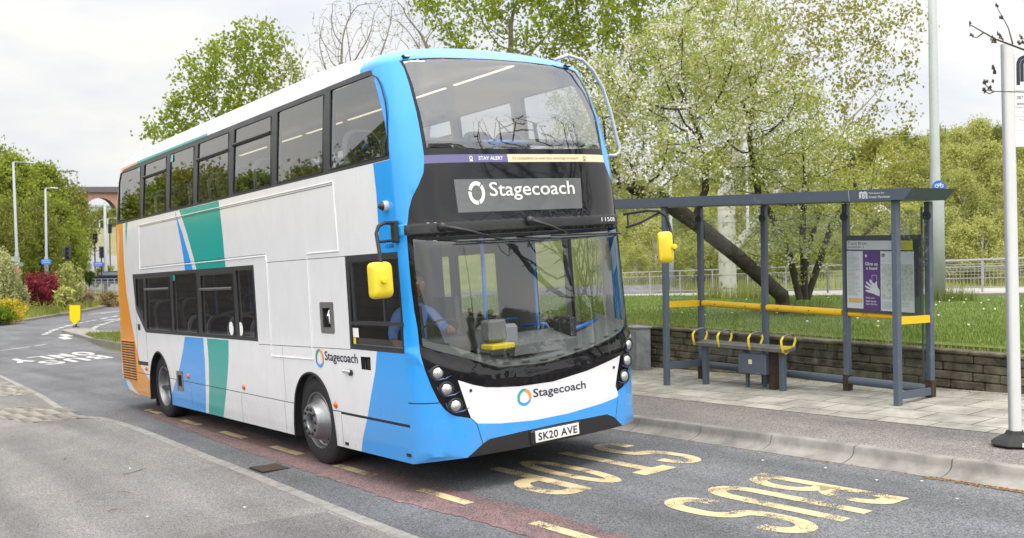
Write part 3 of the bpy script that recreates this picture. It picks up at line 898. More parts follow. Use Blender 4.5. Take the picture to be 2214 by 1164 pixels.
cmr.build('side_camera', [mat('camera_grey', (.5, .5, .5)), satin], bus, smooth=True)
for q, v in ((-.869, .915), (.809, .914)):
    dot_m = MB(); dot_m.lathe([(.014, 0), (.014, .006), (0, .007)], 10, M=Matrix.Translation(front(q, v, 0)) @ Matrix.Rotation(rad(90), 4, 'X')); dot_m.build('parking_sensor', satin, bus)
for q, v in ((-1.12, 4.09), (.88, 4.06)):
    m_ = MB(); p = front(q, v, 0.0); m_.box((p.x, p.y - .01, p.z + .008), (.085, .04, .03), 0, bev=.012); m_.box((p.x, p.y - .033, p.z + .01), (.045, .006, .014), 1); m_.build('roof_marker_lamp', [satin, chrome], bus)

# headlamps
def basis(q, v):
    e = .01
    tx = (front(q + e, v) - front(q - e, v)).normalized(); tz = (front(q, v + e) - front(q, v - e)).normalized()
    n = tz.cross(tx).normalized() * -1
    if n.y > 0: n = -n
    return tx, n
for i, (q, v) in enumerate(((-1.163, 1.097), (-1.092, .948), (-1.02, .795), (1.125, 1.10), (1.06, .95), (.975, .80))):
    tx, n = basis(q, v)
    n = (n * .55 + Vector((0, -1, 0)) * .75).normalized()
    zq = n.to_track_quat('Z', 'Y').to_matrix().to_4x4()
    M_ = Matrix.Translation(front(q, v, .006)) @ zq
    m_ = MB()
    m_.lathe([(.072, -.03), (.072, .006), (.066, .012), (.056, .008)], 24, 0, M_)
    hl = m_.build('headlight', satin, bus, smooth=True)
    m_ = MB(); m_.lathe([(.052, .004), (.047, .014), (.028, .024), (0, .028)], 24, 0, M_); m_.build('lens', lens_m, hl, smooth=True)
    m_ = MB()
    sgq = -1 if q < 0 else 1
    pts = [front(q + sgq * .09, v + .035, .004), front(q + sgq * .07, v - .03, .006), front(q, v - .062, .008), front(q - sgq * .07, v - .055, .008), front(q - sgq * .125, v - .028, .006)]
    m_.tube(pts, [.003, .008, .012, .009, .002], 6); m_.build('lamp_wing', mat('lamp_wing', (.05, .07, .16), rough=.2, metal=.5), hl, smooth=True)

# wipers
def wiper(pv, elbow, tip0, tip1):
    a = front(*pv, .03); e = front(*elbow, .055); t0 = front(*tip0, .035); t1 = front(*tip1, .035)
    m_ = MB()
    m_.lathe([(.045, -.03), (.045, .0), (.03, .018), (.012, .028), (0, .03)], 16, 0, Matrix.Translation(a) @ Matrix.Rotation(rad(90), 4, 'X'))
    m_.tube([a + Vector((0, -.01, 0)), a.lerp(e, .5) + Vector((0, -.02, .008)), e], [.02, .014, .008], 8)
    w_ = m_.build('wiper', satin, bus, smooth=True)
    m_ = MB(); k = 8
    ps = [front(tip0[0] + (tip1[0] - tip0[0]) * i / k, tip0[1] + (tip1[1] - tip0[1]) * i / k, .03) for i in range(k + 1)]
    m_.tube(ps, .009, 6); m_.tube([e, ps[k // 2]], .010, 6); m_.build('wiper_blade', satin, w_)
wiper((-.984, 2.389), (-.50, 2.262), (-.884, 2.245), (.136, 2.232))
wiper((-.061, 2.405), (.379, 2.252), (.166, 2.251), (1.28, 2.235))

# mirrors and grab hoop
def ypaint(): return yel
def mirror_head(cx, cy, cz, w_, h_, rz, knob_side):
    mb = MB()
    P = rnd([(-w_ / 2, -h_ / 2), (w_ / 2, -h_ / 2), (w_ / 2, h_ / 2), (-w_ / 2, h_ / 2)], .05, 5)
    n = len(P)
    Rm = Matrix.Rotation(rz, 3, 'Z')
    rings = []
    for sc_, yo in ((1.0, .035), (1.02, .0), (.99, -.03), (.90, -.055), (.6, -.068)):
        rings += [Vector((cx, cy, cz)) + Rm @ Vector((p[0] * sc_, yo, p[1] * sc_)) for p in P]
    fs = []
    for i in range(4):
        fs += [(i * n + k, i * n + (k + 1) % n, (i + 1) * n + (k + 1) % n, (i + 1) * n + k) for k in range(n)]
    fs.append(tuple(4 * n + k for k in range(n)))
    mb.add(rings, fs, 0)
    mb.add([Vector((cx, cy, cz)) + Rm @ Vector((p[0] * .93, .036, p[1] * .95)) for p in P], [tuple(range(n))], 1)
    kp = Vector((cx, cy, cz)) + Rm @ Vector((knob_side, -.07, 0))
    mb.lathe([(.026, -.02), (.029, .012), (.024, .03), (.0, .034)], 16, 0, Matrix.Translation(kp) @ Rm.to_4x4() @ Matrix.Rotation(rad(90), 4, 'X'))
    return mb
mh = mirror_head(-1.56, .50, 1.955, .205, .315, 0, -.01).build('wing_mirror', [yel, chrome], bus, auto=45)
m_ = MB()
m_.box((-1.31, .63, 2.375), (.05, .075, .20), 0, bev=.01)
m_.tube([(-1.30, .62, 2.455), (-1.44, .57, 2.455), (-1.51, .555, 2.43), (-1.54, .55, 2.37), (-1.55, .50, 2.2), (-1.55, .455, 1.95), (-1.55, .45, 1.86)], .017, 8)
m_.tube([(-1.30, .62, 2.30), (-1.53, .54, 2.29)], .013, 8)
m_.build('mirror_arm', satin, mh)
mh = mirror_head(1.49, .08, 2.06, .155, .315, rad(-38), .085).build('wing_mirror', [yel, chrome], bus, auto=45)
m_ = MB()
m_.tube([(1.24, .40, 2.43), (1.40, .20, 2.45), (1.47, .14, 2.44), (1.55, .10, 2.38), (1.575, .08, 2.26), (1.58, .05, 2.02)], .017, 8)
m_.tube([(1.24, .38, 2.29), (1.34, .26, 2.33), (1.50, .13, 2.42)], .014, 8)
m_.tube([(1.262, .36, 2.30), (1.262, .36, 2.42)], .010, 8)
m_.build('mirror_arm', satin, mh)
m_ = MB()
m_.tube([(.66, .62, 4.02), (.80, .58, 4.07), (.98, .57, 4.03), (1.11, .57, 3.93), (1.23, .57, 3.76), (1.31, .56, 3.5), (1.365, .56, 3.24), (1.40, .56, 3.14), (1.39, .56, 3.08), (1.35, .58, 3.055), (1.27, .62, 3.055)], .018, 8)
m_.build('branch_deflector', mat('galvanised', (.55, .56, .6), rough=.45, metal=.4), bus, smooth=True)

# wheels
def wheel(x, y, sg, front_w):
    M_ = Matrix.Translation((x, y, .475)) @ Matrix.Rotation(rad(90) * sg, 4, 'Y')
    m_ = MB()
    m_.lathe([(.30, -.26), (.40, -.28), (.455, -.26), (.475, -.22), (.475, -.04), (.46, -.01), (.44, .0), (.38, .014), (.33, .012), (.302, .0), (.296, -.02)], 48, 0, M_)
    for k in range(60):    # shoulder sipes
        a = 2 * pi * k / 60
        m_.box(M_ @ Vector((.470 * cos(a), .470 * sin(a), -.03)), (.004, .02, .02), 0)
    w_ = m_.build('wheel', rubber, bus, auto=40)
    m_ = MB()
    if front_w:
        m_.lathe([(.305, -.005), (.30, .004), (.290, .0), (.283, -.02), (.278, -.05), (.262, -.06), (.235, -.035), (.200, .03), (.185, .075), (.178, .095), (.168, .10), (.092, .10), (.088, .09), (.086, .02)], 48, 0, M_)
        for k in range(10):
            a2 = 2 * pi * k / 10
            p = M_ @ Vector((.247 * cos(a2), .247 * sin(a2), -.040))
            nrm = (M_.to_3x3() @ Vector((cos(a2) * .55, sin(a2) * .55, .8))).normalized()
            m_.lathe([(.020, .004), (0, .005)], 12, 1, Matrix.Translation(p) @ nrm.to_track_quat('Z', 'Y').to_matrix().to_4x4())
        r_ = m_.build('rim', [silver, satin], w_, auto=30)
        m_ = MB(); m_.lathe([(.087, .05), (.05, .062), (0, .064)], 24, 0, M_); m_.build('hub_cap', satin, w_, smooth=True)
        for k in range(10):
            a = 2 * pi * (k + .5) / 10
            p = M_ @ Vector((.135 * cos(a), .135 * sin(a), .098))
            Mk = Matrix.Translation(p) @ M_.to_3x3().to_4x4()
            m_ = MB(); m_.lathe([(.024, -.002), (.024, .003), (.015, .004), (.014, .018), (.0, .022)], 10, 0, Mk); m_.build('wheel_nut', satin, w_)
    else:
        m_.lathe([(.305, -.005), (.30, .004), (.288, .0), (.272, -.03), (.262, -.09), (.245, -.13), (.20, -.155), (.12, -.16), (.115, -.10), (.09, -.09), (0, -.09)], 48, 0, M_)
        m_.build('rim', silver, w_, auto=40)
for sg in (-1, 1):
    wheel(sg * 1.235, 2.70, sg, True)
    wheel(sg * 1.215, 8.17, sg, False)
for sg in (-1, 1):
    for (yc, P) in ((2.7, rnd(ARCHF, .2, 3)), (8.15, rnd(ARCHR, .2, 3))):
        ua = MB()
        P = [p for p in P if p[1] > .22]; P = [(P[0][0], .2)] + P + [(P[-1][0], .2)]
        # arch trim and dark housing
        pts = [side(p[0], p[1], sg, .003) for p in P[1:-1]]
        pts = [side(P[1][0], .25, sg, .003)] + pts + [side(P[-2][0], .25, sg, .003)]
        ua.tube(pts, .014, 5)
        n = len(pts)
        vs = pts + [Vector((p.x - sg * .45, p.y, p.z)) for p in pts]
        ua.add(vs, [(i, i + 1, n + i + 1, n + i) for i in range(n - 1)])
        ua.add(vs[n:], [tuple(range(n))])
        ua.build('wheel_arch', mat('arch_black', (.012, .012, .013), rough=.8), bus)
ch = MB()
ch.box((0, 1.4, .36), (2.3, 1.5, .12)); ch.box((0, 5.4, .36), (2.40, 4.0, .12)); ch.box((0, 9.3, .42), (2.3, 1.2, .12)); ch.box((0, 5.2, .37), (1.2, 9.2, .10)); ch.box((-.95, 3.32, .30), (.04, .02, .36)); ch.box((-1.05, 8.72, .28), (.3, .02, .3))
ch.build('chassis', mat('chassis_black', (.01, .01, .01), rough=.9), bus)

# interior
it = MB()
it.box((0, 5.3, .44), (2.36, 9.4, .04), 0)            # lower floor
it.box((0, 5.75, 2.36), (2.40, 8.6, .12), 1)           # upper floor (ceiling of the lower deck)
it.box((0, 1.10, 2.62), (2.36, .7, .62), 1)           # destination box
it.box((0, .95, 3.0), (2.2, .35, .12), 2)
it.box((0, 9.75, 1.5), (2.3, .1, 2.0), 3)
it.box((-.62, 2.72, 1.42), (1.18, 1.6, 1.9), 3)       # staircase casing behind the driver
it.box((-.15, 1.75, 1.1), (.05, .5, 1.2), 3)          # cab partition
it.build('deck', [floor_m, lining_m, dark_in, mat('stair_casing', (.10, .105, .12), rough=.6)], bus)
dsh = MB()
K = 24
top, back_, low = [], [], []
for k in range(K + 1):
    q = -1.30 + 2.6 * k / K
    vb = float(np.interp(q, [-1.3, -.92, -.554, -.036, .55, 1.145, 1.3], [1.335, 1.22, 1.085, 1.06, 1.14, 1.27, 1.34]))
    p = front(q, vb, -.03)
    top.append(p); back_.append(Vector((p.x * .93, p.y + .34, p.z + .09))); low.append(Vector((p.x * .93, p.y + .36, p.z - .5)))
n = K + 1
dsh.add(top + back_ + low, [(i, i + 1, n + i + 1, n + i) for i in range(K)] + [(n + i, n + i + 1, 2 * n + i + 1, 2 * n + i) for i in range(K)], 0)
for k in range(1, 22):
    q = -1.1 + .105 * k
    if k % 2: continue
    vb = float(np.interp(q, [-1.3, -.92, -.554, -.036, .55, 1.145, 1.3], [1.335, 1.22, 1.085, 1.06, 1.14, 1.27, 1.34]))
    a = front(q, vb, -.06) + Vector((0, .0, .022)); b = front(q + .09, vb, -.06) + Vector((0, .0, .022))
    dsh.add([a, b, b + Vector((0, .03, .008)), a + Vector((0, .03, .008))], [(0, 1, 2, 3)], 1)
dsh.build('dashboard', [dash_m, dark_in], bus)
bi = MB()
bi.box((-.86, .78, 1.30), (.56, .34, .14), 0, bev=.04)                       # binnacle
bi.lathe([(.225, 0), (.235, .012), (.225, .024), (.215, .012), (.225, 0)], 28, 0, Matrix.Translation((-.80, .88, 1.40)) @ Matrix.Rotation(rad(-35), 4, 'X'))
bi.box((-.28, .62, 1.30), (.34, .26, .28), 1, bev=.03)                       # ticket machine
bi.build('cab_controls', [dark_in, seat_grey], bus)
tk = MB(); tk.box((-.42, .42, 1.255), (.26, .20, .05), 0, bev=.01); tk.box((-.40, .50, 1.40), (.20, .16, .20), 1, bev=.02); tk.build('ticket_machine', [yel, mat('machine_grey', (.2, .2, .21))], bus)
ws = MB(); ws.box((.1, .55, 1.24), (.75, .4, .10), 0, rot=Matrix.Rotation(rad(12), 3, 'X')); ws.box((.47, .52, 1.2), (.07, .3, .5), 1, bev=.02); ws.build('platform_panel', [mat('platform_grey', (.2, .21, .215), rough=.5), dark_in], bus)
def hrail(pts, r, n=8):
    m_ = MB(); m_.tube(pts, r, n); m_.build('handrail', rail_blue, bus, smooth=True)
hrail([(.56, .55, 1.30), (1.1, .72, 1.36)], .022, 8); hrail([(-.4, .62, 1.25), (-.4, .60, 2.28)], .018, 8); hrail([(.50, 1.0, .45), (.50, 1.0, 2.3)], .018, 8)
hrail([(.45, 1.2, 1.35), (.60, 1.0, 1.36), (.75, .95, 1.1), (.75, .95, .5)], .018, 8); hrail([(1.05, 2.1, 1.36), (.7, 2.1, 1.36), (.62, 2.1, 1.2), (.62, 2.1, .46)], .018, 8)
for y in (3.6, 5.0, 6.5, 7.9): hrail([(-.42, y, .46), (-.42, y, 2.3)], .017, 8)
for y in (4.3, 5.8): hrail([(.42, y, .46), (.42, y, 2.3)], .017, 8)
hrail([(-1.2, 4.35, 1.86), (-.5, 4.35, 1.86)], .018, 8)
# upper deck rails
hrail([(-.19, .80, 3.215), (.37, .80, 3.215)], .022, 8); hrail([(.0, .82, 3.2), (.03, .9, 3.05)], .018, 8)
hrail([(-1.15, 1.35, 3.25), (-.6, 2.6, 3.27), (-.4, 3.4, 3.27)], .02, 8); hrail([(-.45, 2.2, 3.27), (-.45, 2.2, 2.45)], .018, 8); hrail([(-.98, 3.25, 3.24), (-.98, 1.9, 3.2)], .02, 8)
hrail([(-.35, 1.9, 2.6), (-.35, 1.9, 3.5), (-.33, 1.75, 3.95)], .018, 8); hrail([(-.35, 3.6, 3.1), (-.35, 3.6, 4.05)], .018, 8)
for y in (5.2, 6.8, 8.4): hrail([(-.35, y, 3.1), (-.35, y, 4.1)], .016, 8)
for pts in ([(-.95, .80, 3.215), (-.19, .80, 3.215)], [(.37, .80, 3.215), (1.12, .82, 3.205)]):
    bb = MB(); bb.tube(pts, .034, 8); bb.build('padded_rail', satin, bus, smooth=True)
for x in (-.62, .62):
    for y in np.arange(1.3, 9.2, 1.35):
        lt = MB(); lt.box((x, y + .55, 4.085), (.035, 1.15, .012)); lt.build('ceiling_light', strip_light, bus)
for x in (-.7, .7):
    for y in np.arange(3.6, 9, 1.4): lt = MB(); lt.box((x, y + .5, 2.29), (.04, 1.1, .012)); lt.build('ceiling_light', strip_light, bus)
ac = MB(); ac.box((.1, 1.55, 3.58), (.30, .05, .28), 0); 
for k in range(6): ac.box((.1, 1.52, 3.49 + k * .035), (.22, .01, .012), 1)
pc = MB(); pc.tube([(-.93, 1.10, 3.25), (-.98, 1.2, 3.55), (-.95, 1.3, 3.9)], .022, 8); pc.box((-.90, 1.15, 3.66), (.07, .06, .20), 0, bev=.02); pc.box((-.90, 1.16, 3.42), (.05, .05, .07), 1, bev=.01)
pc.build('camera_post', [mat('trim_grey', (.33, .34, .36)), dark_in], bus)

def seat_mesh():
    m_ = MB()
    def slab(prof_, w_, mi, x0=0):
        n = len(prof_)
        vs = [(x0 - w_ / 2, y, z) for y, z in prof_] + [(x0 + w_ / 2, y, z) for y, z in prof_]
        m_.add(vs, [(i, (i + 1) % n, n + (i + 1) % n, n + i) for i in range(n)] + [tuple(range(n))[::-1], tuple(range(n, 2 * n))], mi)
    slab([(-.42, .40), (0, .42), (.02, .50), (-.40, .48)], .42, 0)
    for (w_, z0, z1, mi, yo) in ((.42, .45, .95, 1, .03), (.36, .50, .92, 0, -.005)):
        P = rnd([(-w_ / 2, z0), (w_ / 2, z0), (w_ / 2, z1 - .02), (w_ * .3, z1 + .1), (-w_ * .3, z1 + .1), (-w_ / 2, z1 - .02)], .09, 4)
        n = len(P)
        f_ = lambda x, z, d: (x, yo + (z - .45) * .12 + d, z)
        m_.add([f_(x, z, 0) for x, z in P] + [f_(x, z, .05) for x, z in P], [tuple(range(n))[::-1], tuple(range(n, 2 * n))] + [(i, (i + 1) % n, n + (i + 1) % n, n + i) for i in range(n)], mi)
    m_.box((0, -.2, .22), (.3, .3, .38), 2)
    return m_
seat0 = seat_mesh().build('seat', [seat_blue, seat_grey, dark_in], bus)
spots = []
for y in (1.75, 2.55, 3.35, 4.15, 4.95, 5.75, 6.55, 7.35, 8.15, 8.95):
    for x in (-.93, -.50, .50, .93):
        if x < 0 and 2.0 < y < 4.0: continue
        spots.append((x, y, 2.42))
for y in (4.6, 5.4, 6.2, 7.0, 8.6, 9.2):
    for x in (-.93, -.50, .50, .93):
        spots.append((x, y, .50 if y < 8 else .72))
for i, s_ in enumerate(spots):
    o = seat0 if i == 0 else seat0.copy()
    if i: COL.objects.link(o); o.parent = bus
    o.location = s_
cs_ = MB(); cs_.box((-.75, 1.50, 1.45), (.46, .12, .8), 0, bev=.05); cs_.box((-.75, 1.3, 1.02), (.46, .45, .14), 0, bev=.04); cs_.build('driver_seat', satin, bus)

# ================================================================== GROUND
def grid_sheet(poly, step, zf, name, m, dz=0.0, kind='structure', skirt=0.0, lab=None):
    """flat polygon (x, y) draped on zf"""
    xs = [p[0] for p in poly]; ys = [p[1] for p in poly]
    gx = np.arange(min(xs) + step / 2, max(xs), step); gyy = np.arange(min(ys) + step / 2, max(ys), step)
    V3, Fs, tg = arrange(poly, [], (gx, gyy), lambda x, y: Vector((x, y, zf(x, y) + dz)), 'g')
    mb = MB(); mb.v = [tuple(p) for p in V3]
    for f in Fs:
        a, b, c = (Vector(V3[i]) for i in f)
        mb.f.append(f if (b - a).cross(c - a).z > 0 else f[::-1]); mb.m.append(0)
    if skirt:
        n = len(poly)
        for i in range(n):
            a, b = poly[i], poly[(i + 1) % n]
            A = Vector((a[0], a[1], zf(*a) + dz)); B = Vector((b[0], b[1], zf(*b) + dz))
            mb.add([A, B, B - Vector((0, 0, skirt)), A - Vector((0, 0, skirt))], [(0, 1, 2, 3)])
    return mb.build(name, m, None, kind=kind, label=lab)

def asph_extra(speck, scale=420.0, patch=True):
    def f(m, N, L, b, t):
        v = N.new('ShaderNodeTexVoronoi'); v.inputs['Scale'].default_value = scale / 4.0
        L.new(t.outputs['Object'], v.inputs['Vector'])
        src = b.inputs['Base Color'].links[0].from_socket
        r = N.new('ShaderNodeValToRGB')
        r.color_ramp.elements[0].position = .0; r.color_ramp.elements[0].color = (.35, .35, .35, 1)
        r.color_ramp.elements[1].position = 1.0; r.color_ramp.elements[1].color = (speck, speck, speck, 1)
        sp = N.new('ShaderNodeSeparateColor')
        L.new(v.outputs['Color'], sp.inputs[0]); L.new(sp.outputs[0], r.inputs[0])
        mm = N.new('ShaderNodeMix'); mm.data_type = 'RGBA'; mm.blend_type = 'MULTIPLY'; mm.inputs[0].default_value = 1
        L.new(src, mm.inputs[6]); L.new(r.outputs[0], mm.inputs[7]); L.new(mm.outputs[2], b.inputs['Base Color'])
        mp2 = N.new('ShaderNodeMapping'); mp2.inputs['Scale'].default_value = (1.6, .16, 1)
        n3 = N.new('ShaderNodeTexNoise'); n3.inputs['Scale'].default_value = 1.0; n3.inputs['Detail'].default_value = 5
        L.new(t.outputs['Object'], mp2.inputs[0]); L.new(mp2.outputs[0], n3.inputs[0])
        r3 = N.new('ShaderNodeMapRange'); r3.inputs[1].default_value = .35; r3.inputs[2].default_value = .65; r3.inputs[3].default_value = .74; r3.inputs[4].default_value = 1.14
        L.new(n3.outputs[0], r3.inputs[0])
        m3 = N.new('ShaderNodeMix'); m3.data_type = 'RGBA'; m3.blend_type = 'MULTIPLY'; m3.inputs[0].default_value = 1
        L.new(mm.outputs[2], m3.inputs[6]); L.new(r3.outputs[0], m3.inputs[7]); L.new(m3.outputs[2], b.inputs['Base Color'])
        bp = N.new('ShaderNodeBump'); bp.inputs['Strength'].default_value = .5; bp.inputs['Distance'].default_value = .006
        L.new(sp.outputs[1], bp.inputs['Height']); L.new(bp.outputs[0], b.inputs['Normal'])
    return f
asphalt = mat('asphalt', (0.123, 0.126, 0.136), col2=(0.083, 0.085, 0.093), vscale=.7, rough=.85, extra=asph_extra(1.75), detail=8)
pave_near = mat('footway_asphalt', (0.215, 0.207, 0.20), col2=(0.165, 0.158, 0.153), vscale=.9, rough=.9, extra=asph_extra(1.45, 520), detail=8)
pave_patch = mat('footway_patch', (0.155, 0.145, 0.145), col2=(0.12, 0.115, 0.115), vscale=2, rough=.9, extra=asph_extra(1.5, 520))
pave_red = mat('platform_tarmac', (0.215, 0.193, 0.183), col2=(0.155, 0.142, 0.137), vscale=1.2, rough=.9, extra=asph_extra(1.5, 420), detail=9)
redtar = mat('red_surfacing', (0.20, 0.12, 0.118), col2=(0.125, 0.09, 0.092), vscale=3, rough=.9, extra=asph_extra(1.6, 420))
kerb_m = mat('kerb_concrete', (0.30, 0.28, 0.255), col2=(0.17, 0.155, 0.14), vscale=7, rough=.9, bump=.5, bscale=90, detail=8)
soil = mat('soil', (0.13, 0.12, 0.05), col2=(0.07, 0.09, 0.025), vscale=3, rough=1.0)

ROADZ = lambda x, y: RZ(x, y)
# the ground as one sheet reaching the horizon
GS = []
def ground_h(x, y):
    z = RZ(max(min(x, 30), -30), max(min(y, 75), -20)) - 0.10
    if x > 5.4 and y < 40: z = min(z, .2)
    return z
gxs = list(range(-600, -60, 60)) + list(range(-60, 61, 6)) + list(range(120, 1000, 80))
gys = list(range(-300, -60, 60)) + list(range(-60, 121, 6)) + list(range(180, 1400, 100))
V = np.array([(x, y, ground_h(x, y)) for x in gxs for y in gys])
nx_, ny_ = len(gxs), len(gys)
F = np.array([(i * ny_ + j, (i + 1) * ny_ + j, (i + 1) * ny_ + j + 1, i * ny_ + j + 1) for i in range(nx_ - 1) for j in range(ny_ - 1)])
npmesh('ground', V, F, mat('rough_ground', (.11, .12, .045), col2=(.07, .085, .03), vscale=.4, rough=1), kind='structure')

grid_sheet([(-25, -16), (1.90, -16), (1.90, 20), (2.2, 25.7), (3.0, 31), (60, 31), (60, 95), (24, 95), (16.94, 81.45), (11.74, 71.43), (9.19, 67.0), (6.29, 61.9), (4.27, 58.2), (-3, 50), (-25, 40)], 3.0, ROADZ, 'road', asphalt)
# far carriageway continues right; verge island
ISL = [(2.55, 24.0), (2.75, 25.75), (3.1, 31.6), (3.5, 35.2), (3.93, 39.8), (4.15, 41.2), (4.6, 41.4), (4.97, 40.0), (4.7, 36.5), (5.2, 33), (9, 30), (12, 22), (12, 14), (2.3, 14), (2.35, 20)]
# near footway
NK = [(-2.14, -16), (-2.14, -.86), (-2.12, .42), (-2.07, 1.88), (-2.03, 3.95), (-1.96, 6.62), (-1.98, 8.6), (-2.15, 9.1), (-2.06, 11.18), (-1.88, 13.58), (-1.78, 16.57), (-1.71, 19.63), (-2.2, 22.5), (-4, 25), (-8, 27), (-25, 29)]
def drop(y):
    """kerb upstand, lowered at the crossing"""
    return .095 - .06 * (1 / (1 + math.exp(-(y - 8.9) * 6))) + .03 * (1 / (1 + math.exp(-(y - 17) * 2)))
grid_sheet([(p[0] - .125, p[1]) for p in NK] + [(-25, -16)], 1.0, lambda x, y: RZ(x, y) + drop(y), 'pavement', pave_near)
def kerb_run(pts, prof_, name, m, joint=0.915, gap=.006, flip=1):
    """kerb stones along a line; prof_ = list of (offset to the pavement side, height)"""
    mb = MB()
    # resample
    P = [Vector((p[0], p[1])) for p in pts]
    seg = []
    for a, b in zip(P[:-1], P[1:]):
        seg.append((a, b, (b - a).length))
    tot = sum(s[2] for s in seg)
    def pos(s):
        for a, b, l in seg:
            if s <= l or (a, b, l) == seg[-1]:
                d = (b - a) / l
                return a + d * min(s, l), d
            s -= l
    s = 0
    while s < tot - .05:
        e = min(s + joint - gap, tot)
        rings = []
        jit = random.uniform(-.0012, .0012)
        for ss in (s, e):
            c, d = pos(ss)
            nrm = Vector((d.y, -d.x)) * -flip
            rings.append([Vector((c.x + nrm.x * o, c.y + nrm.y * o, RZ(c.x + nrm.x * o, c.y + nrm.y * o) + (h(c.y) if callable(h) else h) + jit * (1 if not callable(h) else .4))) for o, h in prof_])
        n = len(prof_)
        mb.add(rings[0] + rings[1], [(k, k + 1, n + k + 1, n + k) for k in range(n - 1)] + [tuple(range(n)), tuple(range(n, 2 * n))])
        s += joint
    return mb.build(name, m, None, kind='structure', auto=32)
kerb_near_m = mat('kerb_near', (0.275, 0.265, 0.245), col2=(0.18, 0.172, 0.16), vscale=9, rough=.9, bump=.4, bscale=90, island=.10)
kerb_run(NK, [(0, -.05), (0.0, lambda y: drop(y) - .012), (.014, lambda y: drop(y) + .002), (.125, lambda y: drop(y) + .002), (.125, -.05)], 'kerb', kerb_near_m, flip=1)
# tactile areas at the dropped crossing and the darker reinstatement
tactile = mat('tactile_paving', (0.28, 0.26, 0.225), col2=(0.25, 0.235, 0.205), vscale=2, rough=.9)
def tactile_sheet(poly, ribs_dir):
    o = grid_sheet(poly, .6, lambda x, y: RZ(x, y) + drop(y), 'tactile_paving', tactile, dz=.004)
    mb = MB()
    xs = [p[0] for p in poly]; ys = [p[1] for p in poly]
    y = min(ys) + .1
    while y < max(ys):
        x = min(xs)
        run = None
        while x < max(xs):
            if in_poly(x, y, poly):
                mb.box((x + .1, y, RZ(x + .1, y) + drop(y) + .009), (.24, .05, .006))
                x += .25
            else: x += .1
        y += .16
    o2 = mb.build('tactile_rib', tactile, o)
tactile_sheet([(-2.22, 11.0), (-2.26, 9.3), (-2.9, 9.6), (-3.3, 12.6), (-2.8, 12.2)], 0)
tactile_sheet([(-2.05, 14.1), (-2.6, 14.5), (-3.4, 15.4), (-3.0, 17.9), (-2.1, 17.1), (-1.95, 16.2)], 0)
grid_sheet([(-3.9, .40), (-3.0, .58), (-2.30, .37), (-2.275, -1.5), (-2.275, -6), (-3.9, -6)], .8, lambda x, y: RZ(x, y) + drop(y), 'pavement_patch', pave_patch, dz=.004)

# red strip, dashes and letters
def worn(m, N, L, b, t):
    """paint worn through to the asphalt where the noise falls low"""
    n = N.new('ShaderNodeTexNoise'); n.inputs['Scale'].default_value = 3.2; n.inputs['Detail'].default_value = 3
    n2 = N.new('ShaderNodeTexNoise'); n2.inputs['Scale'].default_value = 75; n2.inputs['Detail'].default_value = 3
    L.new(t.outputs['Object'], n.inputs[0]); L.new(t.outputs['Object'], n2.inputs[0])
    a = N.new('ShaderNodeMath'); a.operation = 'MULTIPLY_ADD'; a.inputs[1].default_value = 1.2
    L.new(n.outputs[0], a.inputs[0]); L.new(n2.outputs[0], a.inputs[2])
    r = N.new('ShaderNodeValToRGB')
    r.color_ramp.elements[0].position = .99; r.color_ramp.elements[0].color = (0, 0, 0, 1)
    r.color_ramp.elements[1].position = 1.09; r.color_ramp.elements[1].color = (1, 1, 1, 1)
    L.new(a.outputs[0], r.inputs[0])
    tr = N.new('ShaderNodeBsdfTransparent'); mx_ = N.new('ShaderNodeMixShader')
    o = N['Material Output']
    L.new(r.outputs[0], mx_.inputs[0]); L.new(tr.outputs[0], mx_.inputs[1]); L.new(b.outputs[0], mx_.inputs[2]); L.new(mx_.outputs[0], o.inputs[0])
ypaint_m = mat('yellow_road_paint', (0.58, 0.47, 0.26), col2=(0.45, 0.37, 0.22), vscale=5, rough=.8, extra=worn)
wpaint_m = mat('white_road_paint', (0.56, 0.55, 0.53), col2=(0.40, 0.40, 0.39), vscale=5, rough=.8)
def jag(pts, amp, step=.06, f=9.0):
    """ragged edge line for hand-laid surfacing"""
    out = []
    for a, b in zip(pts[:-1], pts[1:]):
        n = max(1, int(math.hypot(b[0] - a[0], b[1] - a[1]) / step))
        for k in range(n):
            t = k / n; x = a[0] + (b[0] - a[0]) * t; y = a[1] + (b[1] - a[1]) * t
            out.append((x + amp * noise.noise(Vector((x * 2, y * f, 3.3))), y))
    out.append(pts[-1])
    return out
strip = jag([(-1.40, -6), (-1.43, -1.0), (-1.45, -.3), (-1.54, .7), (-1.50, 2.1), (-1.50, 4.05), (-1.42, 6.56), (-1.33, 8.95), (-1.2, 9.6)], .05) + jag([(-.75, 9.6), (-.9, 6), (-.95, 2.1), (-.97, .35), (-.90, -.7), (-.97, -1.8), (-1.0, -6)], .06)
grid_sheet(strip, 1.0, ROADZ, 'red_strip', redtar, dz=.004)
mk = MB()
def rp(x, y, dz=.008): return Vector((x, y, RZ(x, y) + dz))
y = -6.98
while y < 9:
    y0 = y; y1 = y + .82
    mk.add([rp(-1.215, y0), rp(-1.11, y0), rp(-1.11, y1), rp(-1.215, y1)], [(0, 1, 2, 3)]); y += 1.73
mk.build('road_marking', ypaint_m, None, kind='structure')
def letters(txt_boxes, m, y0, y1, dz=.004, name='road_marking'):
    mb = MB()
    for ch_, xl, xr in txt_boxes:     # xl is the edge nearest the kerb; letters are read facing -Y
        P = LET[ch_]
        for poly in P:
            V = [rp(xl + (xr - xl) * a, y0 + (y1 - y0) * b, dz) for a, b in poly]
            V2 = [Vector((p[0], p[1])) for p in V]
            from mathutils.geometry import tessellate_polygon
            tr = tessellate_polygon([[Vector((p.x, p.y, 0)) for p in V]])
            mb.add(V, [tuple(t) for t in tr])
    return mb.build(name, m, None, kind='structure')
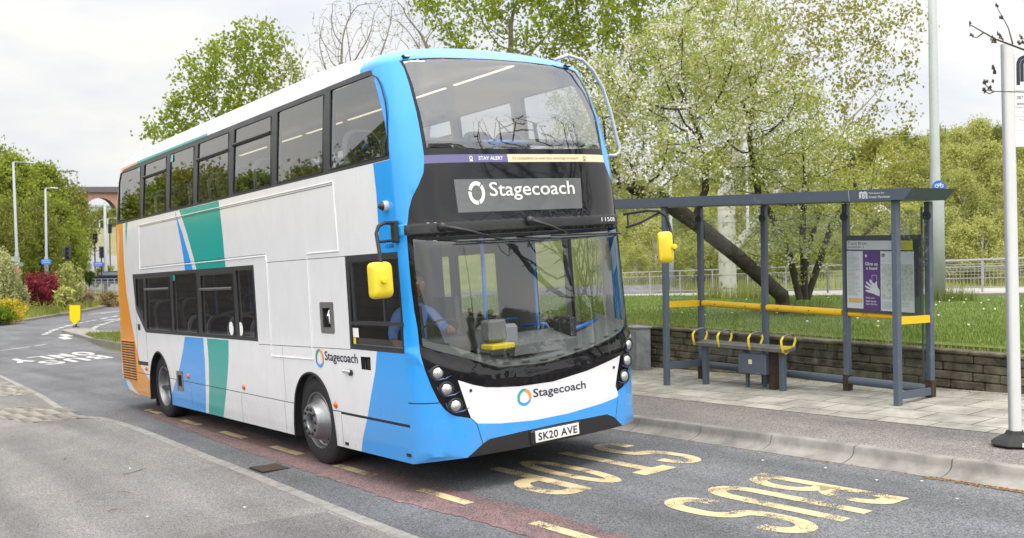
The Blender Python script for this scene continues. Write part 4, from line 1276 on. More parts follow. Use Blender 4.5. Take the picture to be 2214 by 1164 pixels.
def arcpts(cx, cy, rx, ry, a0, a1, n=10): return [(cx + rx * cos(rad(a0 + (a1 - a0) * k / n)), cy + ry * sin(rad(a0 + (a1 - a0) * k / n))) for k in range(n + 1)]
def stroke(pts, wx, wy):
    """constant-width stroke; widths differ across and along the lane"""
    L_, R_ = [], []
    for i, p in enumerate(pts):
        a = pts[max(i - 1, 0)]; b = pts[min(i + 1, len(pts) - 1)]
        dx, dy = b[0] - a[0], b[1] - a[1]
        # normal in a space where wx, wy are one unit
        nx__, ny__ = -dy / wy, dx / wx
        l = math.hypot(nx__, ny__) or 1
        L_.append((p[0] + nx__ / l * wx / 2, p[1] + ny__ / l * wy / 2)); R_.append((p[0] - nx__ / l * wx / 2, p[1] - ny__ / l * wy / 2))
    return L_ + R_[::-1]
wx, wy = .30, .125   # relative stroke sizes in the unit letter box
hx, hy = wx / 2, wy / 2
# unit box: a 0..1 from left to right of the letter, b 0 bottom .. 1 top
S_ = [(1 - hx, .74)] + arcpts(.5, .78, .5 - hx, .22 - hy, 0, 180, 10) + arcpts(.5, .70, .5 - hx, .20, 180, 262, 5) + arcpts(.5, .30, .5 - hx, .20, 82, 0, 5) + arcpts(.5, .22, .5 - hx, .22 - hy, 0, -180, 10) + [(hx, .26)]
LET = {
 'S': [stroke(S_, wx, wy)],
 'U': [stroke([(hx, 1.0), (hx, .3)] + arcpts(.5, .25, .5 - hx, .25 - hy, 180, 360, 12) + [(1 - hx, .3), (1 - hx, 1.0)], wx, wy)],
 'B': [stroke([(hx, 0), (hx, 1)], wx, wy), stroke([(hx, 1 - hy), (.55, 1 - hy)] + arcpts(.5, .76, .44 - hx, .24 - hy, 60, -90, 8) + [(hx, .52)], wx, wy), stroke([(hx, .50), (.5, .50)] + arcpts(.5, .28, .5 - hx, .26 - hy, 90, -90, 8) + [(hx, hy)], wx, wy)],
 'T': [stroke([(0, 1 - hy), (1, 1 - hy)], wx, wy), stroke([(.5, 1 - wy), (.5, 0)], wx, wy)],
 'O': [stroke(arcpts(.5, .5, .5 - hx, .5 - hy, 0, 360, 32), wx, wy)],
 'P': [stroke([(hx, 0), (hx, 1)], wx, wy), stroke([(hx, 1 - hy), (.5, 1 - hy)] + arcpts(.5, .72, .5 - hx, .28 - hy, 90, -90, 10) + [(hx, .44 + hy)], wx, wy)],
 'N': [stroke([(hx, 0), (hx, 1)], wx, wy), stroke([(hx, .92), (1 - hx, .08)], wx, wy), stroke([(1 - hx, 0), (1 - hx, 1)], wx, wy)],
 'L': [stroke([(hx, 0), (hx, 1)], wx, wy), stroke([(hx, hy), (1, hy)], wx, wy)],
 'Y': [stroke([(hx, 1), (.5, .5)], wx, wy), stroke([(1 - hx, 1), (.5, .5)], wx, wy), stroke([(.5, .55), (.5, 0)], wx, wy)],
}
letters([('B', 1.16, .80), ('U', .69, .31), ('S', .20, -.20)], ypaint_m, -1.28, -2.72)
letters([('S', 1.34, .97), ('T', .87, .47), ('O', .33, -.02), ('P', -.14, -.56)], ypaint_m, .97, -.50)
letters([('B', 1.50, 1.05), ('U', .92, .45), ('S', .30, -.20)], wpaint_m, 23.6, 21.9)
letters([('O', 1.62, 1.15), ('N', 1.02, .55), ('L', .42, .0), ('Y', -.1, -.6)], wpaint_m, 26.0, 24.0)
# lane lines
mk = MB()
def line(pts, w_, dz=.006):
    for a, b in zip(pts[:-1], pts[1:]):
        d = Vector((b[0] - a[0], b[1] - a[1])).normalized(); n = Vector((-d.y, d.x)) * w_ / 2
        mk.add([rp(a[0] + n.x, a[1] + n.y, dz), rp(a[0] - n.x, a[1] - n.y, dz), rp(b[0] - n.x, b[1] - n.y, dz), rp(b[0] + n.x, b[1] + n.y, dz)], [(0, 1, 2, 3)])
line([(-4, 30.5), (.1, 31.35), (1.15, 31.8)], .16); line([(1.3, 31.95), (1.8, 32.5)], .14)
for k in range(16):      # dashes round the island nose and along the cycle lane
    t0, t1 = k / 16, (k + .55) / 16
    path = [(3.3, 40.6), (4.6, 45.0), (6.6, 49.9), (8.4, 53.0), (12.0, 59.5), (18, 70)]
    def lerp(t):
        t *= len(path) - 1; i = min(int(t), len(path) - 2); f = t - i
        return (path[i][0] + (path[i + 1][0] - path[i][0]) * f, path[i][1] + (path[i + 1][1] - path[i][1]) * f)
    line([lerp(t0), lerp(t1)], .28)
    a, b = lerp(t0), lerp(t1); line([(a[0] + 1.6, a[1] - 1.2), (b[0] + 1.6, b[1] - 1.2)], .24)
for p, q_ in (((10.8, 65), (13.4, 68)), ((11.3, 64), (14.2, 67)), ((8.2, 50.5), (9.6, 51.6)), ((8.8, 51.7), (9.4, 50.4)), ((3.0, 34.5), (3.2, 36.8)), ((3.5, 36.6), (3.7, 38.9))):
    line([p, q_], .3)
mk.build('road_marking', wpaint_m, None, kind='structure')
# island with grass and kerb
grid_sheet(ISL, 1.0, lambda x, y: RZ(x, y) + .12, 'traffic_island', mat('island_paving', (.27, .25, .22), col2=(.2, .19, .17), vscale=2, rough=.9), skirt=.3)
grid_sheet([(2.65, 20), (2.75, 25.0), (3.1, 31.0), (3.6, 34.6), (4.3, 34.8), (5.0, 32.5), (8.8, 29.7), (11.7, 22), (11.7, 14.2), (2.5, 14.2)], 1.0, lambda x, y: RZ(x, y) + .125, 'verge', soil, dz=.004)

# drain grating
dr = MB(); dr.add([rp(-1.86, 2.80, .006), rp(-1.55, 2.80, .006), rp(-1.55, 3.2, .006), rp(-1.86, 3.2, .006)], [(0, 1, 2, 3)], 0)
for k in range(8):
    yb = 2.83 + k * .048
    dr.box((-1.705, yb, RZ(-1.7, yb) + .010), (.30, .022, .008), 1)
dr.build('drain_grating', [mat('drain_dark', (.012, .01, .01), rough=.9), mat('drain_iron', (.10, .075, .06), rough=.6, metal=.4)], None, label='rusty iron drain grating in the gutter beside the near kerb', category='drain')

# ------------------------------------------------------------------ bus platform on the right
KX = 1.88
PLZ = lambda x, y: RZ(x, y) + .125
def slabs_extra(m, N, L, b, t):
    sp = N.new('ShaderNodeSeparateXYZ'); L.new(t.outputs['Object'], sp.inputs[0])
    cx = N.new('ShaderNodeCombineXYZ'); L.new(sp.outputs[0], cx.inputs[0]); L.new(sp.outputs[1], cx.inputs[1])
    mpn = N.new('ShaderNodeMapping'); mpn.inputs['Rotation'].default_value = (0, 0, rad(90)); mpn.inputs['Location'].default_value = (.2, .12, 0)
    L.new(cx.outputs[0], mpn.inputs[0])
    br = N.new('ShaderNodeTexBrick')
    br.inputs['Scale'].default_value = 1.0; br.inputs['Brick Width'].default_value = .60; br.inputs['Row Height'].default_value = .45; br.inputs['Mortar Size'].default_value = .011; br.inputs['Mortar Smooth'].default_value = .4
    br.offset = .5
    br.inputs['Color1'].default_value = (1.0, 1.0, 1.0, 1); br.inputs['Color2'].default_value = (.78, .78, .77, 1); br.inputs['Mortar'].default_value = (.28, .27, .2, 1)
    L.new(mpn.outputs[0], br.inputs[0])
    src = b.inputs['Base Color'].links[0].from_socket
    mm = N.new('ShaderNodeMix'); mm.data_type = 'RGBA'; mm.blend_type = 'MULTIPLY'; mm.inputs[0].default_value = 1
    L.new(src, mm.inputs[6]); L.new(br.outputs[0], mm.inputs[7]); L.new(mm.outputs[2], b.inputs['Base Color'])
slab_m = mat('paving_slabs', (0.40, 0.38, 0.34), col2=(0.23, 0.22, 0.19), vscale=2.2, rough=.9, detail=9, extra=slabs_extra, lo=.38, hi=.6)
grid_sheet([(2.10, -14), (5.45, -14), (5.45, 14), (2.10, 14)], 1.5, PLZ, 'pavement', pave_red)
grid_sheet([(3.22, -14), (5.40, -14), (5.40, 14), (3.22, 14)], 1.5, PLZ, 'paving_slabs', slab_m, dz=.004)
def kerb_stain(m, N, L, b, t):
    sp = N.new('ShaderNodeSeparateXYZ'); L.new(t.outputs['Object'], sp.inputs[0])
bk = kerb_run([(KX, -14), (KX, 14)], [(-.02, -.05), (-.02, .003), (.06, .012), (.115, .027), (.148, .046), (.163, .068), (.172, .112), (.186, .127), (.27, .129), (.27, -.05)], 'kerb', mat('kerb_platform', (0.29, 0.275, 0.255), col2=(0.15, 0.14, 0.13), vscale=2.6, rough=.9, bump=.2, bscale=140, detail=9, island=.08), joint=.955, gap=.010, flip=-1)
kerb_run([(KX + .006, -14), (KX + .006, 14)], [(0, -.05), (.06, .004), (.118, .018), (.156, .040), (.172, .064), (.180, .106), (.192, .119), (.26, .121), (.26, -.05)], 'kerb_bedding', mat('joint_dark', (.03, .028, .025), rough=1), joint=28, gap=0, flip=-1)
# moss, grit and leaves gathered under the wall and in the gutter
lit = MB()
rg = random.Random(3)
for k in range(1500):
    if k < 800:
        x = 5.33 - abs(rg.gauss(0, .16)); y = rg.uniform(-2.2, 5.2)
        if y > 3.2: x = 5.3 - abs(rg.gauss(0, .45))
        z = PLZ(x, y) + .006
    elif k < 1400:
        x = KX + rg.uniform(-.09, -.015); y = rg.uniform(-3.6, 1.5) if rg.random() < .3 else rg.uniform(-3.5, -2.4)
        z = RZ(x, y) + .004
    else:
        x = rg.uniform(2.3, 5.2); y = rg.uniform(-3, 4); z = PLZ(x, y) + .006
    r = rg.uniform(.006, .016); a = rg.uniform(0, 6.3)
    lit.add([(x + r * cos(a), y + r * sin(a), z), (x + r * .5 * cos(a + 1.6), y + r * .5 * sin(a + 1.6), z + .004), (x - r * cos(a), y - r * sin(a), z + .002), (x - r * .5 * cos(a + 1.6), y - r * .5 * sin(a + 1.6), z + .005)], [(0, 1, 2, 3)])
lit.build('leaf_litter', leafmat('litter', (.28, .13, .04), (.42, .30, .14), trans=.1), None, kind='stuff', label='brown leaf litter along the wall foot and gutter')
tw = MB()
for (x, y, a, l) in ((-3.05, 3.6, .4, .34), (-3.25, 2.6, 1.9, .16), (-3.6, 2.0, .2, .1), (-2.45, -.35, 1.0, .16), (-3.3, 5.2, .9, .1), (-3.9, .9, 2.2, .18)):
    z = RZ(x, y) + .105
    tw.tube([(x, y, z), (x + l * .5 * cos(a), y + l * .5 * sin(a), z + .006), (x + l * cos(a + .15), y + l * sin(a + .15), z)], .004, 4)
tw.build('fallen_twigs', mat('twig', (.18, .12, .08), rough=.9), None, kind='stuff', label='small dry twigs lying on the near footway')
lt_ = MB()
for (x, y) in ((1.55, -.95), (1.62, -1.6), (1.50, -2.2), (1.68, -2.5), (1.35, -3.0), (4.95, 3.6), (-2.7, 1.1), (-3.4, 1.5), (-2.9, 3.9)):
    z = (RZ(x, y) + .006) if -2 < x < 1.9 else (PLZ(x, y) + .008 if x > 0 else RZ(x, y) + .10)
    lt_.add([(x - .012, y - .008, z), (x + .014, y - .009, z + .004), (x + .012, y + .009, z + .002), (x - .009, y + .012, z + .005)], [(0, 1, 2, 3)])
lt_.build('litter', mat('scrap_paper', (.75, .75, .73), rough=.8), None, kind='stuff', label='scraps of white litter on road and pavement')

# retaining wall of rock-faced blocks
wallm = mat('wall_block', (0.15, 0.13, 0.09), col2=(0.05, 0.045, 0.03), vscale=6, rough=.95, bump=1.0, bscale=24, island=.30, detail=9, lo=.38, hi=.62)
WX = 5.40
def wtop(y): return .913 + .0165 * y
wm = MB(); rw = random.Random(5)
for c in range(6):
    y = -11.0 + rw.uniform(0, .3)
    zt0 = -.045 - c * .103
    while y < 13:
        l = rw.choice((.33, .42, .5, .56))
        ym = y + l / 2
        zt = wtop(ym) + zt0
        if zt > PLZ(WX, ym) - .02:
            wm.box((WX + .12 + c * -.004 + rw.uniform(-.006, .006), ym, zt - .05), (.26, l - .009, .097), bev=.014, rot=Matrix.Rotation(math.atan(.0165), 3, 'X') @ Matrix.Rotation(rw.uniform(-.012, .012), 3, 'Z'))
        y += l
wo_ = wm.build('retaining_wall', wallm, None, label='low retaining wall of dark weathered blocks below the grass bank', category='wall')
cp = MB(); y = -11.0
while y < 13:
    l = .6
    cp.box((WX + .12, y + l / 2, wtop(y + l / 2) - .020), (.33, l - .01, .045), bev=.012, rot=Matrix.Rotation(math.atan(.0165), 3, 'X')); y += l
cp.build('coping', wallm, wo_)
# backing so no light leaks
bkm = MB(); bkm.box((WX + .30, 1, .1), (.12, 24, 1.4)); bkm.build('wall_core', mat('wall_core', (.03, .03, .02), rough=1), wo_)

# grass bank behind the wall
LAWN = [(WX + .2, -14), (60, -14), (60, 36), (WX + .2, 30)]
def lawn_z(x, y):
    return .915 + .0165 * max(min(y, 16), -8) + .012 * (x - 5.4 if x < 14 else 8.6) * .3
def lawn_poly_edge():
    a = at(1450, 655, 27.8); b = at(2130, 648, 27)
    return a, b
LA, LB = Vector((13.95, 12.74)), Vector((20.23, 7.22))
dd = (LB - LA).normalized()
p0_ = LA - dd * 9; p1_ = LB + dd * 25
grass_base = mat('lawn_soil', (.10, .16, .02), col2=(.055, .095, .012), vscale=1.2, rough=1.0, detail=8)
grid_sheet([(WX + .22, -14), (p1_.x - 12, -14), (p1_.x, p1_.y), (p0_.x, p0_.y), (WX + .22, 20)], 1.2, lawn_z, 'grass_bank', grass_base, skirt=.9)
# carriageway beyond the grass
nn = Vector((-dd.y, dd.x))
if nn.dot(Vector((MF[0], MF[1]))) < 0: nn = -nn
def q4(d0, d1, z0, z1, name, m, ext=60, thick=0):
    a = LA - dd * 9 + nn * d0; b = LB + dd * ext + nn * d0; c = LB + dd * ext + nn * d1; d = LA - dd * 9 + nn * d1
    zl, zr = z0
    zl2, zr2 = z1
    mb = MB(); mb.add([(a.x, a.y, zl), (b.x, b.y, zr), (c.x, c.y, zr2), (d.x, d.y, zl2)], [(0, 1, 2, 3)])
    return mb.build(name, m, None, kind='structure')
road_far = mat('far_asphalt', (.36, .35, .34), col2=(.30, .29, .285), vscale=1.5, rough=.85)
q4(-.2, 5.2, (.86, .90), (.80, .94), 'road', road_far)
q4(5.2, 5.35, (.80, .94), (.93, 1.07), 'kerb', mat('kerb_dark', (.09, .085, .08), rough=.9))
q4(5.35, 8.6, (.93, 1.07), (.90, 1.08), 'pavement', mat('far_pavement', (.32, .29, .27), rough=.9))
q4(8.6, 24, (.80, 1.02), (.5, 1.1), 'road', road_far)

# ================================================================== STREET FURNITURE
shel = mat('shelter_paint', (0.082, 0.105, 0.138), col2=(.15, .17, .20), rough=.45, vscale=4.5, lo=.30, hi=.40, detail=8)
shel_d = mat('shelter_paint_dark', (0.055, 0.062, 0.075), rough=.5, var=.2, vscale=5)
ry = mat('rail_yellow', (0.80, 0.49, 0.015), col2=(.52, .33, .05), rough=.45, vscale=7, lo=.30, hi=.44, detail=9)
rust = mat('rust', (0.07, 0.035, 0.02), col2=(.03, .022, .018), vscale=14, rough=.95)
g_sh = glass('shelter_glass', (.86, .89, .88), refl=.9, base=.02)

sh = empty('bus_shelter', (4.4, 1.1, .33), label='grey steel and glass bus shelter with yellow rails on the slab pavement', category='bus shelter')
SHM = Matrix.Translation((-4.4, -1.1, -.33))
def shb(mb, name, m, parent=sh, **k):
    o = mb.build(name, m, parent, **k)
    if parent is sh: o.matrix_parent_inverse = Matrix.Identity(4); o.location = (-4.4, -1.1, -.33)
    return o
FX, BX = 4.06, 4.76
YL, YR_ = 2.86, -.71
def rbot(y, x=4.4): return 2.705 + .037 * (y - 1.1)   # underside of the roof
def rail_z(y): return 1.375 + .030 * (y - 1.5)
posts = [(FX, YL), (FX + .03, YR_), (BX, YL), (BX, 1.70), (BX, .42), (BX, YR_ + .02)]
for (x, y) in posts:
    m_ = MB(); zb = PLZ(x, y) - .02; zt = rbot(y) + .01
    m_.box((x, y, (zb + zt) / 2), (.075, .075, zt - zb), bev=.008)
    p_ = shb(m_, 'post', shel, auto=30)
    if x > 4.5:
        m_ = MB(); m_.box((x, y, zb + .11), (.083, .083, .22)); shb(m_, 'post_foot', rust)
        m_ = MB(); m_.lathe([(.0, 0), (.055, 0), (.058, .015), (.0, .022)], 16, 0, Matrix.Translation((x - .045, y, zt - .16)) @ Matrix.Rotation(rad(90), 4, 'Y')); shb(m_, 'clamp_disc', shel_d)
# roof: shallow tray with raked ends
m_ = MB()
def rz_(x, y, up): return rbot(y) + up + .02 * (x - 3.75)
ya, yb = 5.0, -.88
xs = (3.98, 4.80)
vs = []
for y, o in ((ya, .0), (yb, .0)):
    for x in xs:
        vs.append((x, y, rz_(x, y, .0)))
for y in (ya + .1, yb - .12):
    for x in (xs[0] - .012, xs[1] + .02):
        vs.append((x, y, rz_(x, y, .125)))
m_.add(vs, [(0, 1, 3, 2), (4, 6, 7, 5), (0, 2, 6, 4), (1, 5, 7, 3), (2, 3, 7, 6), (0, 4, 5, 1)])
rf = shb(m_, 'roof', shel)
m_ = MB(); m_.add([(x - .052, y, z) for x, y, z in ((xs[0], -.20, rz_(xs[0], -.2, -.0)), (xs[0], -.19, rz_(xs[0], -.2, .0)), (xs[0] - .012, -.19, rz_(xs[0], -.2, .125)), (xs[0] - .012, -.20, rz_(xs[0], -.2, .125)))], [(0, 1, 2, 3)])
m_.v = [(v[0] + .048, v[1], v[2]) for v in m_.v]
shb(m_, 'roof_joint', mat('pale_edge', (.35, .37, .40), rough=.5))
FASC = lambda a, b: Vector((xs[0] - .0045 - .012 * (b / .125), -a, rz_(xs[0], -a, b)))
m_ = MB()
put_text(m_, 'Transport for', FASC, .455, .066, .20, .026, 0)
put_text(m_, 'Greater Manchester', FASC, .455, .026, .27, .026, 0)
def emblem_m(mb, fn, x0, y0, w_, h_, mi=0, t=.10):
    """M made of nested looping lines"""
    for k in range(3):
        r = .5 - k * .16
        # left and right arches of a rounded m, drawn as strokes
    def st(pts):
        P = stroke(pts, t * .9, t * .9)
        V = [fn(x0 + a * w_, y0 + b * h_) for a, b in P]
        n = len(P) // 2
        mb.add(V, [(i, i + 1, len(P) - 2 - i, len(P) - 1 - i) for i in range(n - 1)], mi)
    for k in range(2):
        o = .17 * k
        ax, ax2 = .26, .74
        r = .22 - o * .75 + .02
        st([(ax - r, .0 + (.12 if k else .0)), (ax - r, .72)] + arcpts(ax, .72, r, r + .03, 180, 0, 10) + [(ax + r, .30)] )
        st([(ax2 - r, .28), (ax2 - r, .72)] + arcpts(ax2, .72, r, r + .03, 180, 0, 10) + [(ax2 + r, .12), (ax2 + r + .04, 0)])
    st([(.26 + .09, .30)] + arcpts(.5, .20, .15, .16, 180, 360, 10) + [(.74 - .09, .30)])
    st([(.26 + .24, .30)] + [(.5, .16)])
emblem_m(m_, FASC, .335, .022, .10, .078, 0)
shb(m_, 'roof_lettering', paper)
# yellow hand rails and grey kick rails
def prail(x0, y0, x1, y1, zc, h, m, name, d=.05):
    mb = MB(); A = Vector((x0, y0, 0)); B = Vector((x1, y1, 0)); L_ = (B - A).length
    dirv = (B - A).normalized(); nrm = Vector((dirv.y, -dirv.x, 0))
    P = [(d * .25, -h / 2), (d * .8, -h * .34), (d, 0), (d * .8, h * .34), (d * .25, h / 2), (-d * .3, h / 2), (-d * .3, -h / 2)]
    n = len(P); vs = []
    for q_, z in ((A, zc(y0)), (B, zc(y1))):
        vs += [(q_.x + nrm.x * a, q_.y + nrm.y * a, z + b) for a, b in P]
    mb.add(vs, [(i, (i + 1) % n, n + (i + 1) % n, n + i) for i in range(n)] + [tuple(range(n)), tuple(range(n, 2 * n))])
    return shb(mb, name, m, auto=50)
for y in (2.55, 2.0, 1.45, .95, .15, -.3):
    m_ = MB(); m_.lathe([(0, .004), (.009, .003), (.010, 0)], 8, 0, Matrix.Translation((BX - .056, y, rail_z(y))) @ Matrix.Rotation(rad(-90), 4, 'Y')); shb(m_, 'bolt', shel_d)
kz = lambda y: .525 + .012 * (y - 1.5)
by = [YL, 1.70, .42, YR_ + .02]
for a, b in zip(by[:-1], by[1:]):
    prail(BX - .005, a - .05, BX - .005, b + .05, rail_z, .085, ry, 'yellow_rail')
    prail(BX - .005, a - .04, BX - .005, b + .04, kz, .10, shel, 'kick_rail')
prail(BX - .05, YL, FX + .05, YL, lambda y: rail_z(y), .085, ry, 'yellow_rail')
prail(BX - .04, YL, FX + .04, YL, lambda y: kz(y) + .02, .10, shel, 'kick_rail')
prail(BX - .05, YR_, FX + .07, YR_, lambda y: rail_z(y) + .0, .085, ry, 'yellow_rail')
prail(BX - .04, YR_, FX + .06, YR_, lambda y: kz(y) - .02, .085, shel, 'kick_rail')
for a, b in zip(by[:-1], by[1:]):
    m_ = MB(); m_.add([(BX + .01, a - .045, .55), (BX + .01, b + .045, .53), (BX + .01, b + .045, rbot(b) - .1), (BX + .01, a - .045, rbot(a) - .1)], [(0, 1, 2, 3)])
    shb(m_, 'glass_panel', g_sh)
for y in (YL, YR_):
    m_ = MB(); m_.add([(BX - .045, y, .55), (FX + .045, y, .55), (FX + .045, y, rbot(y) - .1), (BX - .045, y, rbot(y) - .1)], [(0, 1, 2, 3)]); shb(m_, 'glass_panel', g_sh)
m_ = MB(); m_.tube([(BX - .09, YR_ + .05, rbot(YR_) - .05), (BX - .09, YR_ + .05, .6)], .012, 6); shb(m_, 'cable_conduit', shel_d)

# bench inside the shelter: a thing of its own
bench = empty('bench', (4.36, 1.75, .33), label='narrow grey metal bench with four looped yellow armrests inside the bus shelter', category='bench')
def bb_(mb, name, m, parent=bench, **k):
    o = mb.build(name, m, parent, **k)
    if parent is bench: o.location = (-4.36, -1.75, -.33)
    return o
galv = mat('bench_metal', (.27, .265, .27), rough=.42, metal=.65, var=.3, vscale=14)
BZ = lambda y: .875 + .010 * (y - 1.7)
m_ = MB()
n = 9; vs = []
for y in (2.55, .98):
    for k in range(n):
        t = k / (n - 1); x = 4.26 + .22 * t
        vs.append((x, y, BZ(y) + .015 * (2 * t - 1) ** 2 + .03 * t))
    for k in range(n - 1, -1, -1):
        t = k / (n - 1); x = 4.27 + .20 * t
        vs.append((x, y, BZ(y) - .028 + .02 * t))
N2 = 2 * n
m_.add(vs, [(i, (i + 1) % N2, N2 + (i + 1) % N2, N2 + i) for i in range(N2)] + [tuple(range(N2)), tuple(range(N2, 2 * N2))])
bb_(m_, 'seat', galv, auto=40)
for i, y in enumerate((2.50, 2.05, 1.52, .99)):
    P = [(-.13, -.02), (-.155, .06), (-.16, .13), (-.12, .175), (-.02, .20), (.08, .20), (.14, .165), (.15, .11), (.12, .05), (.09, .0)]
    m_ = MB(); pts = [Vector((4.37 + a, y + .03 * (a > 0), BZ(y) + b)) for a, b in P]
    m_.tube(pts[:4], [.014, .016, .015, .012], 8, 0); m_.tube(pts[3:7], .012, 8, 1); m_.tube(pts[6:], [.012, .015, .016, .014], 8, 0)
    if i == 3: m_.add([pts[0], pts[1] + Vector((.02, 0, .0)), pts[8], pts[9], pts[0] + Vector((.06, 0, -.03))], [(0, 1, 2, 3, 4)], 0)
    bb_(m_, 'armrest', [yel, galv], smooth=True)
for x, y in ((4.37, 2.42), (4.37, 1.10), (4.5, 1.50), (4.42, 1.72)):
    m_ = MB(); zb = PLZ(x, y) - .01; small = y in (1.50, 1.72)
    m_.box((x, y, (zb + BZ(y) - .03) / 2), ((.07 if not small else .05), (.07 if not small else .04), BZ(y) - .03 - zb), bev=.005)
    bb_(m_, 'leg', shel)
m_ = MB(); m_.box((4.42, 1.55, .665), (.24, .46, .27), bev=.01); jb = bb_(m_, 'junction_box', shel)
m_ = MB(); m_.add([(4.298, 1.60, .66), (4.298, 1.54, .66), (4.298, 1.54, .72), (4.298, 1.60, .72)], [(0, 1, 2, 3)]); bb_(m_, 'box_label', cream)
m_ = MB(); m_.box((4.44, 1.28, .60), (.14, .10, .50)); bb_(m_, 'rusty_upright', rust)

# timetable case
case = empty('timetable_case', (BX, 0, 1.4), label='glazed timetable case with purple poster hung on the shelter back panel', category='notice board')
def cb(mb, name, m, **k):
    o = mb.build(name, m, case, **k); o.location = (-BX, 0, -1.4); return o
CXF = BX - .075
ZT = lambda y: 2.285 + .028 * (y); ZB = lambda y: 1.355 + .035 * y
m_ = MB()
ycl, ycr = .385, -.62
vs = [(x, y, z) for x in (CXF, BX - .012) for y, z in ((ycl, ZB(ycl)), (ycr, ZB(ycr)), (ycr, ZT(ycr)), (ycl, ZT(ycl)))]
m_.add(vs, [(0, 1, 2, 3), (4, 7, 6, 5), (0, 4, 5, 1), (1, 5, 6, 2), (2, 6, 7, 3), (3, 7, 4, 0)])
cb(m_, 'case_frame', shel_d)
def CF(a, b, off=.004):
    """a across 0..1 left to right, b 0 bottom..1 top on the case face"""
    y = ycl - .03 + (ycr + .10 - ycl + .0) * a
    zb = ZB(y) + .035; zt = ZT(y) - .055
    return Vector((CXF - off, y, zb + (zt - zb) * b))
m_ = MB()
def rect(a0, b0, a1, b1, mi, off): m_.add([CF(a0, b0, off), CF(a1, b0, off), CF(a1, b1, off), CF(a0, b1, off)], [(0, 1, 2, 3)], mi)
purple = mat('poster_purple', (.10, .025, .20), rough=.5); pale = mat('poster_paper', (.66, .67, .70), rough=.5); txt_g = mat('print_grey', (.32, .32, .34), rough=.6); map_g = mat('map_print', (.62, .63, .63), col2=(.38, .42, .38), vscale=26, rough=.6)
rect(.005, .86, .76, .99, 0, .003); rect(.77, .86, .985, .99, 4, .003); rect(.70, .86, .768, .99, 0, .0032)
rect(.0, .01, .25, .84, 0, .003); rect(.26, .0, .50, .84, 1, .003); rect(.515, .0, 1.0, .84, 0, .003)
rect(.53, .16, .985, .66, 3, .0045); rect(.02, .09, .235, .155, 5, .0045)
rg2 = random.Random(9)
for k in range(30):
    b_ = .20 + k * .0195
    rect(.015, b_, .015 + rg2.uniform(.10, .215), b_ + .006, 2, .0045)
for k in range(7):
    rect(.53, .03 + k * .016, .53 + rg2.uniform(.2, .43), .036 + k * .016, 2, .0045)
for k in range(6): rect(.79, .875 + k * .015, .79 + rg2.uniform(.08, .17), .881 + k * .015, 2, .0045)
C2 = lambda a, b: CF(a, b, .005)
put_text(m_, 'Travis Brow', C2, .015, .93, .30, .045, 6)
put_text(m_, 'Junction 1', C2, .015, .872, .25, .045, 6)
put_text(m_, 'Bus times', C2, .015, .80, .09, .02, 2)
put_text(m_, 'Give us', C2, .285, .635, .19, .05, 0, bold=.03)
put_text(m_, 'a hand', C2, .30, .575, .165, .045, 0, bold=.03)
put_text(m_, 'Stick your', C2, .29, .155, .14, .032, 0, bold=.02)
put_text(m_, 'hand out to', C2, .29, .11, .155, .032, 0, bold=.02)
put_text(m_, 'stop the bus', C2, .29, .065, .17, .032, 0, bold=.02)
put_text(m_, 'Public transport information', C2, .53, .69, .30, .02, 2)
emblem_m(m_, C2, .535, .755, .045, .05, 6); rect(.285, .755, .315, .79, 0, .0045)
# hand silhouette on the poster and the phone above it
HND = [(.50, .20), (.44, .22), (.40, .235), (.33, .25), (.29, .265), (.285, .285), (.33, .285), (.37, .285), (.30, .31), (.275, .335), (.285, .35), (.34, .325), (.385, .315), (.31, .365), (.29, .395), (.305, .405), (.36, .365), (.40, .345), (.35, .40), (.345, .43), (.36, .435), (.40, .395), (.43, .375), (.44, .40), (.455, .42), (.465, .40), (.46, .36), (.475, .32), (.50, .29)]
from mathutils.geometry import tessellate_polygon
m_.add([CF(a, b, .0046) for a, b in HND], [tuple(t) for t in tessellate_polygon([[Vector((a, b, 0)) for a, b in HND]])], 0)
for a0, b0, a1, b1 in ((.385, .40, .39, .50), (.455, .43, .46, .50), (.385, .495, .46, .50)): rect(a0, b0, a1, b1, 0, .0046)
cb(m_, 'posters', [pale, purple, txt_g, map_g, mat('notice_yellow', (.70, .62, .03), rough=.5), mat('notice_amber', (.66, .45, .16), rough=.5), ink])
m_ = MB(); m_.add([(CXF - .012, ycl - .01, ZB(ycl) + .01), (CXF - .012, ycr + .01, ZB(ycr) + .01), (CXF - .012, ycr + .01, ZT(ycr) - .01), (CXF - .012, ycl - .01, ZT(ycl) - .01)], [(0, 1, 2, 3)]); cb(m_, 'case_glass', g_clear)

# utility cabinet by the wall
cab = empty('utility_cabinet', (5.16, 4.62, PLZ(5.1, 4.6) - .01), rz=rad(-12), label='small grey utility cabinet standing against the wall behind the bus', category='cabinet')
m_ = MB(); m_.box((0, 0, .335), (.26, .36, .67), bev=.012); m_.box((0, 0, .682), (.30, .40, .035), bev=.01); m_.build('cabinet_shell', mat('cabinet_grey', (.26, .27, .28), col2=(.16, .17, .17), vscale=6, rough=.7), cab)
m_ = MB(); m_.box((-.133, 0, .34), (.008, .30, .56), bev=.003); dd_ = m_.build('door', mat('cabinet_door', (.17, .19, .21), col2=(.11, .12, .13), vscale=6, rough=.6), cab)
m_ = MB(); m_.add([(-.139, .05, .36), (-.139, -.01, .36), (-.139, .02, .41)], [(0, 1, 2)], 0); m_.add([(-.139, .06, .52), (-.139, -.02, .52), (-.139, -.02, .57), (-.139, .06, .57)], [(0, 1, 2, 3)], 1); m_.build('warning_label', [amber, pale], dd_)

